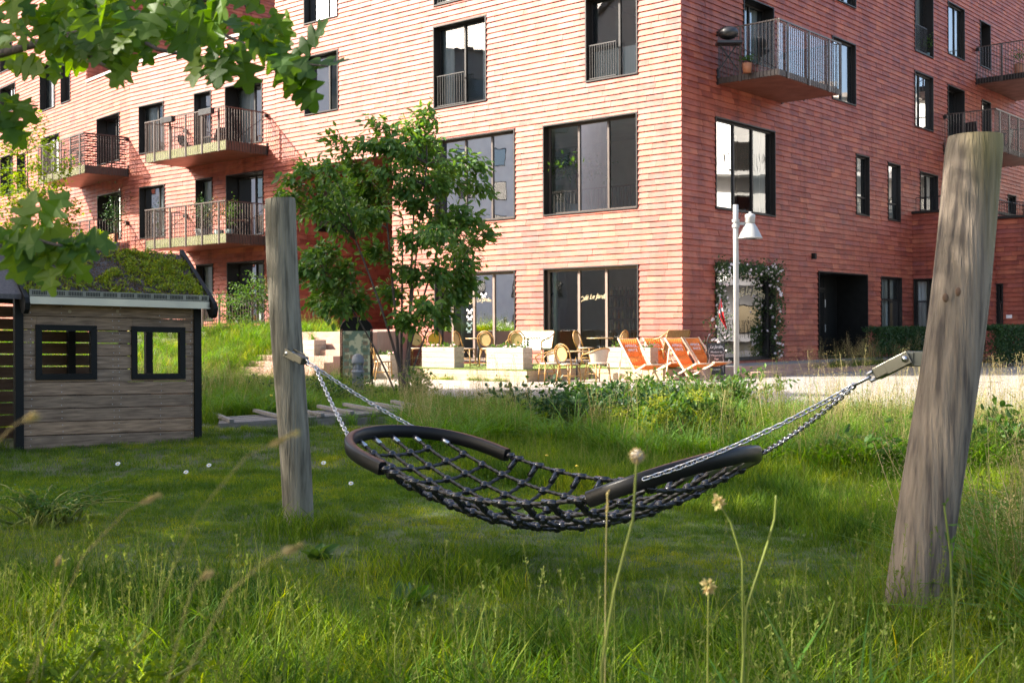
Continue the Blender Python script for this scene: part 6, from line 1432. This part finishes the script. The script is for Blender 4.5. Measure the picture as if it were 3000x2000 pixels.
while len(P) < 5200:
    q = np.array([-3.4, 3.0, 5.6]) + rng.normal(size=3) * np.array([1.5, 1.7, 1.1])
    k = math.sin(q[0] * 2.1) + math.sin(q[1] * 1.9 + 1) + math.sin(q[2] * 2.3)
    if q[2] < CAM + .276 * max(q[1], 0) + .55 or k < -.4: continue
    P.append(q)
P = np.array(P); n = len(P); leafmesh('crown', P, rdirs(n, -.5), rdirs(n, .5), rng.uniform(.11, .16, n), OAKS[0], 'leaf_oak', oak, kind='stuff')

# unseen trees added left of the lawn to dapple the light on the grass
def shade_tree(label, x, y, n, seed):
    r = np.random.default_rng(seed); t = thing('added_shade_tree', label, 'tree', (x, y, 0)); m = MB()
    m.tube([(x, y, -.05), (x + .05, y, 2.5), (x, y + .1, 6), (x, y, 10)], [.2, .17, .12, .04], 10)
    for k in range(9): a = k * 2.4; m.tube([(x, y, 3.2 + k * .6), (x + 1.3 * math.cos(a), y + 1.3 * math.sin(a), 4.6 + k * .65), (x + 2.6 * math.cos(a), y + 2.6 * math.sin(a), 5.6 + k * .7)], [.06, .04, .015], 6)
    m.build('trunk', 'bark_grey', t, True)
    cc = r.normal(size=(60, 3)) * np.array([1.3, 1.45, 2.0]) + np.array([x, y, 7.4]); cc = cc[cc[:, 2] > 3.6]
    P = cc[r.integers(0, len(cc), n)] + r.normal(size=(n, 3)) * .46
    leafmesh('crown', P, rdirs(n, -.3), rdirs(n, .5), r.uniform(.20, .34, n), LEAF_OV, 'leaf_tree', t, kind='stuff')
shade_tree('unseen tree added left of the lawn for dappled shade, nearest the camera', -12.2, -.7, 4300, 1); shade_tree('unseen tree added left of the lawn for dappled shade, middle of three', -12.8, 5.2, 6200, 2); shade_tree('unseen tree added left of the lawn for dappled shade, farthest of three', -12.4, 8.9, 6200, 3)

# ================================================================== meadow planting
def shrub(label, c, rx, ry, h, n, tm, leaf, sz, extra=None, nm='meadow_shrub'):
    t = thing(nm, label, 'shrub', c); c = np.array(c); P = []; m = MB()
    for k in range(34):
        tip = c + np.array([rng.normal(0, rx * .62), rng.normal(0, ry * .62), h * rng.uniform(.35, 1.12)]); m.tube(bez(Vector(c + np.array([rng.normal(0, .1), rng.normal(0, .1), 0])), Vector((c + tip) / 2 + np.array([0, 0, .12])), Vector(tip), 6), [.008, .007, .006, .005, .004, .003], 5)
        q = np.array(bez(Vector(c), Vector((c + tip) / 2 + np.array([0, 0, .12])), Vector(tip), 30)); idx = rng.integers(7, 30, n // 34); P.append(q[idx] + rng.normal(size=(len(idx), 3)) * np.array([rx * .10, ry * .10, h * .06]))
    m.build('stems', 'stem_green', t, True); P = np.concatenate(P); P[:, 2] = np.maximum(P[:, 2], .03); leafmesh('foliage', P, rdirs(len(P), .2), rdirs(len(P), .8), rng.uniform(*sz, len(P)), tm, leaf, t, kind='stuff')
    if extra:
        k = 1500; cen = rng.normal(size=(14, 3)) * np.array([rx * .5, ry * .3, h * .2]) + np.array([-.15, -ry * .55, h * .62]); Q = c + cen[rng.integers(0, 14, k)] + rng.normal(size=(k, 3)) * np.array([.06, .06, .04]); leafmesh('flower_heads', Q, rdirs(k), rdirs(k), rng.uniform(.02, .04, k), LEAF_SIMPLE, extra, t, kind='stuff')
    return t
shrub('dark leafy shrub with rounded leaves in the meadow behind the hammock', gnd(1755, 1262), .85, .6, .55, 3000, LEAF_OV, 'leaf_dark', (.05, .10))
shrub('bushy light green shrub with yellow-green flower heads behind the hammock', gnd(2010, 1300), .62, .5, .50, 3600, LEAF_OV, 'leaf_shrub', (.05, .095), 'leaf_mantle')
shrub('feathery tall green shrub in front of the chalkboard sign', gnd(2090, 1240), .75, .6, .60, 3200, LEAF_SIMPLE, 'leaf_shrub', (.05, .11))
shrub('mid green shrub thicket left of the yellow-green shrub', gnd(1890, 1250), .8, .5, .52, 2600, LEAF_OV, 'leaf_shrub', (.05, .095))
shrub('low broad-leaved bramble between the right chains and the mossy post', gnd(2540, 1400), .35, .3, .34, 260, LEAF_OV, 'leaf_shrub', (.06, .11))
shrub('leafy bramble right of the mossy post at the picture edge', gnd(2990, 1395), .55, .5, .5, 520, LEAF_OV, 'leaf_shrub', (.06, .12))
shrub('clump of clover-like herbs left of the cracked post', gnd(130, 1540), .5, .35, .22, 900, LEAF_SIMPLE, 'leaf_shrub', (.02, .04))
shrub('clump of low weeds beside the bollard', gnd(960, 1190), .9, .5, .45, 700, LEAF_SIMPLE, 'leaf_dark', (.04, .08))
shrub('weeds growing at the right of the tree stems', gnd(1225, 1175), .45, .4, .5, 420, LEAF_OV, 'leaf_shrub', (.05, .10))
shrub('sunlit heath-like ground cover in the bottom left corner', (-1.17, 2.75, 0), .34, .20, .44, 9000, LEAF_SIMPLE, 'leaf_bright', (.018, .034))
# broad-leaved weeds near the camera
for i, (x, y, s, lab) in enumerate(((1190, 1770, .13, 'broad-leaved weed rosette below the left of the hammock'), (930, 1640, .12, 'broad-leaved weed at the foot of the cracked post'), (1620, 1900, .12, 'dock leaves at the bottom left of the seed-head stalk'), (2020, 1960, .12, 'broad leaves low at the bottom right of the seed-head stalk'), (650, 1850, .12, 'broad-leaved weed in the lower left grass'), (1290, 1920, .10, 'weed leaves at the bottom centre left'), (330, 1700, .11, 'broad weed in the left grass below the playhouse'), (2240, 1830, .11, 'broad weed between the bare stalks at the right'), (1480, 1640, .09, 'small rosette on the worn ground under the hammock'), (2420, 1960, .13, 'broad weed at the bottom right'), (2760, 1960, .16, 'upright broad leaf in front of the mossy post base'))):
    c = gnd(x, y); t = thing('weed', lab, 'weed', c); n = 11; P = np.array([c] * n) + rng.normal(size=(n, 3)) * np.array([.02, .02, 0]); a = rng.uniform(0, 6.28, n); d = np.stack([np.cos(a), np.sin(a), rng.uniform(.3, 1.2, n)], 1); leaf_objects(P, d, np.tile([0, 0, 1.], (n, 1)) + rng.normal(size=(n, 3)) * .2, rng.uniform(s * .7, s * 1.25, n), LEAF_OV, 'leaf_shrub', t)
# ---- grass tufts scattered with geometry nodes
gcol = bpy.data.collections.new('grass_sources')
def blades(n, h, w, lean, spread, curl, seg=3, r=None):
    V = []; Fc = []
    for _ in range(n):
        a = rng.uniform(0, 6.28); ln = h * rng.uniform(.45, 1.0); ww = w * rng.uniform(.7, 1.2); b = np.array([rng.normal(0, spread), rng.normal(0, spread), 0]); d = np.array([math.cos(a), math.sin(a), 0]) * lean * rng.uniform(.2, 1.3); sd = np.array([-math.sin(a), math.cos(a), 0]) * ww / 2; o = len(V)
        tw = rng.normal(0, .6); sd = np.array([-math.sin(a + tw), math.cos(a + tw), 0]) * ww / 2
        for k in range(seg):
            t = k / seg; p = b + np.array([0, 0, ln * (t - curl * .35 * t * t)]) + d * ln * (t ** 2) * (1 + curl); wk = 1 - .55 * t; V += [p - sd * wk, p + sd * wk]
        p = b + np.array([0, 0, ln * (1 - curl * .35)]) + d * ln * (1 + curl); V.append(p)
        for k in range(seg - 1): Fc += [(o + 2 * k, o + 2 * k + 1, o + 2 * k + 3), (o + 2 * k, o + 2 * k + 3, o + 2 * k + 2)]
        Fc.append((o + 2 * seg - 2, o + 2 * seg - 1, o + 2 * seg))
    return V, Fc
def src(name, parts):
    V = []; Fc = []; mi = []; mats = []
    for (v, f, mat) in parts:
        o = len(V); V += [tuple(map(float, p)) for p in v]; Fc += [tuple(int(o + i) for i in q) for q in f]; mats.append(mat); mi += [len(mats) - 1] * len(f)
    me = bpy.data.meshes.new(name); me.from_pydata(V, [], Fc)
    for mt in mats: me.materials.append(M[mt])
    me.polygons.foreach_set('material_index', mi); o = bpy.data.objects.new(name, me); gcol.objects.link(o)
def seedstalk(n, h, head, hw, lean=.25, sp=.03, airy=False):
    V = []; Fc = []
    for _ in range(n):
        a = rng.uniform(0, 6.28); ln = h * rng.uniform(.65, 1.05); b = np.array([rng.normal(0, sp), rng.normal(0, sp), 0]); d = np.array([math.cos(a), math.sin(a), 0]) * lean * rng.uniform(.2, 1.2); sd = np.array([-math.sin(a), math.cos(a), 0]) * .0011
        K = 5; o = len(V)
        for k in range(K + 1): t = k / K; p = b + np.array([0, 0, ln * t]) + d * ln * t * t; V += [p - sd, p + sd]
        for k in range(K): Fc += [(o + 2 * k, o + 2 * k + 1, o + 2 * k + 3), (o + 2 * k, o + 2 * k + 3, o + 2 * k + 2)]
        m_ = 40 if airy else 16
        for j in range(m_):
            t = 1 - head * rng.random(); p = b + np.array([0, 0, ln * t]) + d * ln * t * t; q = rng.normal(size=3); q[2] = abs(q[2]) + (.3 if airy else 1.2); q /= np.linalg.norm(q)
            base = p + (q * hw * rng.random() if airy else q * .001); s_ = (.006 if airy else hw) ; e = base + q * s_ * 1.6; x = np.cross(q, [1, .3, .2]); x = x / np.linalg.norm(x) * (s_ * .28); o = len(V); V += [base, (base + e) / 2 + x, e, (base + e) / 2 - x]; Fc += [(o, o + 1, o + 2), (o, o + 2, o + 3)]
    return V, Fc
src('a_short', [(*blades(26, .085, .0042, .5, .045, .5), 'grass_blade')]); src('b_short', [(*blades(22, .11, .0045, .45, .05, .5), 'grass_blade'), (*blades(3, .10, .003, .6, .05, .4), 'grass_seed')])
src('c_mid', [(*blades(28, .20, .0052, .42, .05, .5, 4), 'grass_blade'), (*blades(2, .18, .003, .45, .05, .4), 'grass_seed')]); src('d_mid', [(*blades(30, .28, .0055, .38, .055, .6, 4), 'grass_long'), (*seedstalk(1, .36, .22, .007), 'grass_seed')])
src('e_tall', [(*blades(34, .36, .0065, .34, .06, .6, 5), 'grass_long'), (*seedstalk(2, .50, .2, .009), 'grass_seed')]); src('f_tall', [(*blades(34, .33, .006, .40, .06, .6, 5), 'grass_long'), (*seedstalk(3, .50, .35, .045, airy=True), 'grass_seed')])
src('g_lush', [(*blades(46, .52, .011, .45, .05, 1.0, 5), 'grass_lush')])
cv, cf = leaf_geo(rng.normal(size=(26, 3)) * np.array([.05, .05, .008]) + np.array([0, 0, .03]), rdirs(26, .1), np.tile([0, 0, 1.], (26, 1)) + rng.normal(size=(26, 3)) * .3, rng.uniform(.014, .03, 26), LEAF_SIMPLE); src('h_clover', [(cv, cf, 'leaf_shrub')])
src('i_airy', [(*seedstalk(9, .74, .45, .08, .3, .06, airy=True), 'straw'), (*blades(10, .35, .005, .4, .05, .5, 4), 'grass_long')])
ng = bpy.data.node_groups.new('scatter', 'GeometryNodeTree'); ng.interface.new_socket('Geometry', in_out='INPUT', socket_type='NodeSocketGeometry'); ng.interface.new_socket('Geometry', in_out='OUTPUT', socket_type='NodeSocketGeometry')
gi = ng.nodes.new('NodeGroupInput'); go = ng.nodes.new('NodeGroupOutput'); ip = ng.nodes.new('GeometryNodeInstanceOnPoints'); ci = ng.nodes.new('GeometryNodeCollectionInfo'); ci.inputs[0].default_value = gcol; ci.inputs['Separate Children'].default_value = True; ci.inputs['Reset Children'].default_value = True
def attr(nm, ty): a = ng.nodes.new('GeometryNodeInputNamedAttribute'); a.data_type = ty; a.inputs[0].default_value = nm; return [o for o in a.outputs if o.enabled][0]
ng.links.new(gi.outputs[0], ip.inputs['Points']); ng.links.new(ci.outputs[0], ip.inputs['Instance']); ip.inputs['Pick Instance'].default_value = True
ng.links.new(attr('idx', 'INT'), ip.inputs['Instance Index']); ng.links.new(attr('rot', 'FLOAT_VECTOR'), ip.inputs['Rotation']); ng.links.new(attr('scl', 'FLOAT_VECTOR'), ip.inputs['Scale']); ng.links.new(ip.outputs[0], go.inputs[0])
def scatter(name, label, P, idx, scl):
    me = bpy.data.meshes.new(name); n = len(P); me.vertices.add(n); me.vertices.foreach_set('co', np.asarray(P, np.float32).ravel())
    a = me.attributes.new('idx', 'INT', 'POINT'); a.data.foreach_set('value', np.asarray(idx, np.int32))
    r = np.stack([rng.normal(0, .12, n), rng.normal(0, .12, n), rng.uniform(0, 6.28, n)], 1).astype(np.float32); a = me.attributes.new('rot', 'FLOAT_VECTOR', 'POINT'); a.data.foreach_set('vector', r.ravel())
    s = np.repeat(np.asarray(scl, np.float32)[:, None], 3, 1) * np.stack([rng.uniform(.85, 1.2, n)] * 2 + [rng.uniform(.8, 1.15, n)], 1).astype(np.float32); a = me.attributes.new('scl', 'FLOAT_VECTOR', 'POINT'); a.data.foreach_set('vector', s.astype(np.float32).ravel())
    o = bpy.data.objects.new(name, me); COL.objects.link(o); md = o.modifiers.new('scatter', 'NODES'); md.node_group = ng; o['kind'] = 'stuff'; o['label'] = label; o['category'] = 'grass'; return o
def inpoly(x, y, poly):
    c = np.zeros(len(x), bool); j = len(poly) - 1
    for i in range(len(poly)):
        xi, yi = poly[i]; xj, yj = poly[j]
        if yi != yj: c ^= ((yi > y) != (yj > y)) & (x < (xj - xi) * (y - yi) / (yj - yi) + xi)
        j = i
    return c
def noise2(x, y, s, k): return (np.sin(x * s + 1.3 * k) * np.cos(y * s * 1.1 + 2.1 * k) + np.sin(x * s * 2.3 + y * s * 1.7 + k) * .6 + np.sin(x * s * .6 - y * s * .8 + 3 * k)) / 2.6
WORN = [(-3.6, 6.6), (-1.5, 5.2), (0, 4.3), (1.0, 4.5), (1.9, 5.6), (1.7, 7.0), (.9, 8.3), (-.2, 9.6), (-1.0, 11.5), (-1.4, 15.4), (-4.8, 15.4), (-5.2, 12), (-4.6, 9.2)]
SHR = [(gnd(1755, 1262), .95), (gnd(2010, 1300), .8), (gnd(2090, 1240), .95), (gnd(2270, 1262), .6), (gnd(1835, 1262), .4)]
PX = []; PI = []; PS = []
def addpts(n, d0, d1, pw=1.):
    D = d0 + (d1 - d0) * rng.random(n) ** pw; X = rng.uniform(-.50, .50, n); x = X * D; ok = inpoly(x, D, LAWN); return x[ok], D[ok]
for (d0, d1, dens) in ((1.5, 3.2, 430), (3.2, 6, 360), (6, 10, 230), (10, 15, 120), (15, 26.5, 70)):
    x, y = addpts(int(dens * (d1 * d1 - d0 * d0) * .5), d0, d1, .75); w_ = inpoly(x, y, WORN); nz = noise2(x, y, 1.1, 1); n2 = noise2(x, y, .55, 5)
    # keep clear of the playhouse floor
    pu = (x - A.x) * U.x + (y - A.y) * U.y; pv = (x - A.x) * V_.x + (y - A.y) * V_.y; inside_h = (pu > -.1) & (pu < 1.95) & (pv > .02) & (pv < 1.5)
    bu = (x - b0.x) * e1.x + (y - b0.y) * e1.y; bv = (x - b0.x) * e2.x + (y - b0.y) * e2.y; inside_h |= (bu > 0) & (bu < LEN) & (bv > -.02) & (bv < 1.25)
    # how tall: mown under the hammock, medium in front, tall beyond the hammock towards the plaza and by the posts
    tall = np.clip((y - (9.2 - .55 * x)) / 2.5, 0, 1) * np.clip((x + 4.2) / 1.5, 0, 1) + np.clip((y - 12.5) / 4, 0, 1) * .75
    dl = np.hypot(x - PLb.x, y - PLb.y); dr_ = np.hypot(x - PRb.x, y - PRb.y); tall = np.maximum(tall, .55 * (dl < .35)); tall = np.where((np.abs(x - PRb.x) < .45) & (y < PRb.y + .1) & (y > 2.6), -.6, tall); tall = np.maximum(tall, .5 * ((x > 1.9) & (y > 3.5)))
    r = rng.random(len(x)); v = tall + nz * .48 + n2 * .32
    front = (y < 5.6)
    idx = np.where(v > .62, np.where(r < .30, 4, np.where(r < .42, 5, np.where(r < .68, 3, np.where(r < .97, 6, 8)))), np.where(v > .25, np.where(r < .5, 3, np.where(r < .9, 2, 7)), np.where(r < .55, 1, np.where(r < .86, 2, 7))))
    idx = np.where(front & (v <= .62), np.where(r < .40, 2, np.where(r < .70, 3, np.where(r < .80, 4, np.where(r < .9, 1, 7)))), idx)
    scl = np.where(v > .62, .85 + .4 * rng.random(len(x)), .9); scl = scl * np.where(y < 2.4, .8, np.where(y < 5.2, 1.15, 1)) * np.where((y > 15) & (x > -3), .6, 1)
    for (c_, rx_) in SHR: scl = np.where((np.abs(x - c_.x) < rx_) & (y > c_.y - 1.7) & (y < c_.y + .6) & (v > .2), scl * .45, scl)
    idx = np.where(w_, np.where(r < .75, 0, np.where(r < .9, 7, 1)), idx); scl = np.where(w_, np.where(y > 8.5, .8, .34 + .42 * rng.random(len(x))), scl)
    keep = ~inside_h; PX.append(np.stack([x, y, np.zeros_like(x)], 1)[keep]); PI.append(idx[keep]); PS.append(scl[keep])
xw = rng.uniform(-5.2, 2, 26000); yw = rng.uniform(4.2, 10.5, 26000); kw = inpoly(xw, yw, WORN) & (rng.random(26000) < .35 + .65 * (noise2(xw, yw, 1.6, 9) > -.25)); xw = xw[kw]; yw = yw[kw]
PX.append(np.stack([xw, yw, np.zeros_like(xw)], 1)); PI.append(np.where(rng.random(len(xw)) < .85, 0, 7)); PS.append(rng.uniform(.22, .55, len(xw)))
PX = np.concatenate(PX); PI = np.concatenate(PI); PS = np.concatenate(PS)
scatter('meadow_grass', 'green meadow grass with straw seed heads over the whole lawn', PX, PI, PS)
# bank of sunlit grass on the left, tufts along the deck and the entrance, lush clumps
n = 2600; k = rng.integers(0, len(BANK), n); B = np.array([tuple(p) for p in BANK])[k] + rng.normal(size=(n, 3)) * np.array([.5, .5, .0]); r = rng.random(n)
scatter('bank_grass', 'tall sunlit grass on the bank behind the playhouse', B, np.where(r < .5, 4, np.where(r < .75, 5, 6)), rng.uniform(.8, 1.5, n))
def clump(label, c, n, rad, i, s, nm='grass_clump'):
    P = np.array([tuple(c)] * n) + rng.normal(size=(n, 3)) * np.array([rad, rad, 0]); scatter(nm, label, P, [i] * n, rng.uniform(s * .8, s * 1.2, n))
clump('lush bright green grass clump under the right chains', gnd(2270, 1262), 34, .42, 6, 1.12); clump('lush green grass clump left of the yellow-green shrub', gnd(1835, 1262), 14, .25, 6, 1.2); clump('small lush grass tuft at the edge of the asphalt', gnd(1480, 1225), 8, .14, 6, 1.0)
clump('tall lush grass in the middle of the shrubs behind the hammock', gnd(1950, 1235), 40, .7, 6, 1.2); clump('tall grass with seed heads right of the yellow-green shrub', gnd(2160, 1300), 40, .5, 4, 1.5); clump('tall grass left of the dark leafy shrub', gnd(1640, 1250), 40, .6, 4, 1.3)
clump('airy dry grass in front of the plaza left of the mossy post', gnd(2560, 1300), 40, .75, 8, 1.0); clump('airy dry grass right of the mossy post', gnd(2920, 1330), 38, .6, 8, 1.0)
clump('dense grass around the foot of the cracked post', gnd(890, 1560), 26, .16, 2, 1.0); clump('dark green grass mound below the hammock', gnd(1330, 1700), 70, .30, 2, .95); clump('grass around the foot of the mossy post', gnd(2700, 1930), 14, .14, 1, 1.)
e = R.P(R.at(2470, 1060, 1.4)[0], 1.5, .0); P = np.array([tuple(R.P(R.at(x, 1060, 1.5)[0], 1.5 + rng.normal(0, .15), .12)) for x in rng.uniform(2380, 2660, 70)]); scatter('dry_grass', 'dry feathery grasses in front of the black entrance', P, rng.choice([8, 5], 70), rng.uniform(.7, 1.25, 70))
P = np.array([tuple(L.P(s, 4.56 + rng.uniform(0, .15), 0)) for s in np.concatenate([rng.uniform(1.9, 3.2, 40), rng.uniform(3.7, 4.4, 25)])]); scatter('deck_weeds', 'sunlit weeds along the foot of the timber deck', P, rng.choice([1, 2, 7], len(P)), rng.uniform(.7, 1.2, len(P)))
# ---- single stalks close to the camera
def stalk(label, pts, r, mat, head=None, D=None):
    Q = [pt(x + rng.normal(0, 4), y, d) for x, y, d in pts]; t = thing('flower_stalk', label, 'stalk', Q[0]); c = []
    for i in range(len(Q) - 1):
        for j in range(5): c.append(Q[i].lerp(Q[i + 1], j / 5))
    c.append(Q[-1]); MB().tube(c, [r * (1 - .4 * i / len(c)) for i in range(len(c))], 6).build('stem', mat, t, True)
    if head == 'fluff':
        MB().ball(Q[-1], .011, 10, 7, (1, 1, 1.05)).build('seed_head', 'seed_fluff', t, True); n = 160; d = rdirs(n, .2); leafmesh('bristles', np.array(Q[-1])[None] + d * .009, d, rdirs(n), rng.uniform(.004, .008, n), LEAF_SIMPLE, 'straw', t)
    elif head == 'dry':
        n = 60; d = rdirs(n, -.3); leafmesh('seed_head', np.array(Q[-1])[None] + d * .004, d, rdirs(n), rng.uniform(.008, .016, n), LEAF_SIMPLE, 'straw', t)
    elif head == 'spike':
        n = 50; f = rng.random(n) ** .7; a = np.array(Q[-1]); b = np.array(Q[-2]); p = a[None] + (b - a)[None] * f[:, None] * .6; leafmesh('seed_spike', p, rdirs(n) + (a - b)[None] / np.linalg.norm(a - b) * 1.8, rdirs(n), rng.uniform(.004, .008, n), LEAF_SIMPLE, 'straw', t)
    elif head == 'leafy':
        n = 14; i = rng.integers(2, len(c), n); leafmesh('leaves', np.array([c[k] for k in i]), rdirs(n, .6), rdirs(n), rng.uniform(.02, .04, n), LEAF_SIMPLE, 'leaf_shrub', t)
    return t
def gz(D): return HY + CAM * F / D
stalk('tall yellow stalk with a fluffy seed head in front of the hammock', [(1735, gz(2.0) - 40, 2.0), (1762, 1950, 2.0), (1800, 1730, 2.0), (1850, 1520, 2.0), (1868, 1335, 2.0)], .0032, 'stem_green', 'fluff')
stalk('bent stalk with a dry brown flower head below the right rim', [(2190, gz(2.3) - 40, 2.3), (2180, 1900, 2.3), (2172, 1640, 2.3), (2140, 1530, 2.3), (2103, 1470, 2.3)], .0026, 'stem_green', 'dry')
stalk('bare yellow-green stalk curving up to the right of the hammock', [(2130, gz(2.3) - 40, 2.3), (2190, 1780, 2.3), (2240, 1600, 2.3), (2270, 1520, 2.3), (2272, 1450, 2.3)], .003, 'stem_green')
stalk('leafy green weed stem beside the mossy post', [(2800, gz(3.0) - 20, 3.0), (2795, 1780, 3.0), (2785, 1620, 3.0), (2768, 1480, 3.0)], .004, 'stem_green', 'leafy')
stalk('thin reddish grass stem in front of the hammock net', [(1765, gz(2.2) - 40, 2.2), (1772, 1700, 2.2), (1780, 1560, 2.2), (1782, 1440, 2.2)], .0016, 'straw', 'spike')
stalk('short stalk with a dry flower head at the bottom centre', [(2075, gz(2.2), 2.2), (2075, 1900, 2.2), (2072, 1715, 2.2)], .0022, 'stem_green', 'dry')
for i, (x0, y0, x1, y1, D, lab) in enumerate(((330, 2050, 870, 1270, 1.0, 'blurred straw seed spike crossing the foot of the cracked post'), (500, 2040, 880, 1600, .9, 'blurred low straw spike left of the cracked post base'), (-120, 1500, 100, 1220, .85, 'blurred straw spike at the left edge'), (60, 2040, 470, 1450, 1.15, 'thin straw stem rising in the lower left'), (480, 2050, 610, 1680, 1.0, 'short blurred straw spike above the bottom edge'), (100, 2040, 180, 1640, 1.4, 'upright straw stem above the heath plants'))):
    mx_, my_ = x0 + (x1 - x0) * .45, y0 + (y1 - y0) * .7
    stalk(lab, [(x0, y0, D), (mx_, my_, D), (x0 + (x1 - x0) * .75, y0 + (y1 - y0) * .92, D), (x1, y1, D)], .0005, 'straw', 'spike')
# daisies and small yellow flowers
fm = MB()
for k in range(12): a = k * 6.283 / 12; fm.add([(0, 0, 0), (math.cos(a - .2) * .012, math.sin(a - .2) * .012, .001), (math.cos(a) * .017, math.sin(a) * .017, 0), (math.cos(a + .2) * .012, math.sin(a + .2) * .012, .001)], [(0, 1, 2, 3)])
dm = shared(fm, 'petals', 'petal_daisy', False); ym = shared(MB().ball((0, 0, .002), .005, 8, 5, (1, 1, .6)), 'centre', 'petal_yellow')
for i, (x, y, hh, wh, lab) in enumerate(((545, 1382, .12, 'white', 'white daisy left of the cracked post in the short grass'), (612, 1362, .12, 'white', 'white daisy nearest the playhouse corner post'), (345, 1358, .12, 'white', 'white daisy in front of the playhouse windows'), (948, 1355, .1, 'white', 'white daisy between the cracked post and the hammock rim'), (1028, 1415, .1, 'white', 'white daisy under the left hammock rim'), (2628, 1700, .35, 'white', 'white daisy in front of the mossy post base'), (2825, 1840, .2, 'white', 'white daisy right of the mossy post base'), (1602, 1335, .3, 'yellow', 'yellow flower above the hammock net'), (1690, 1366, .3, 'yellow', 'yellow flower near the hammock edge rope'), (795, 1160, .4, 'yellow', 'yellow flower in the grass left of the bollard'), (1108, 1815, .1, 'yellow', 'yellow flower in the grass at the bottom'))):
    D = 1.22 * F / (y + hh * 260 - HY); c = pt(x, y, D); c.z = max(c.z, .05); t = thing('daisy' if wh == 'white' else 'buttercup', lab, 'flower', (c.x, c.y, 0), 'small meadow flowers'); MB().tube([(c.x, c.y, 0), (c.x, c.y, c.z)], .0012, 5).build('stem', 'stem_green', t)
    s = .85 * max(1, D / 6); mt = Matrix.Translation(c) @ Matrix.Rotation(.7, 4, 'X') @ Matrix.Scale(s, 4)
    if wh == 'white': inst(dm, 'petals', t, mt)
    inst(ym, 'flower_centre', t, mt if wh == 'white' else Matrix.Translation(c) @ Matrix.Scale(s * 2, 4))
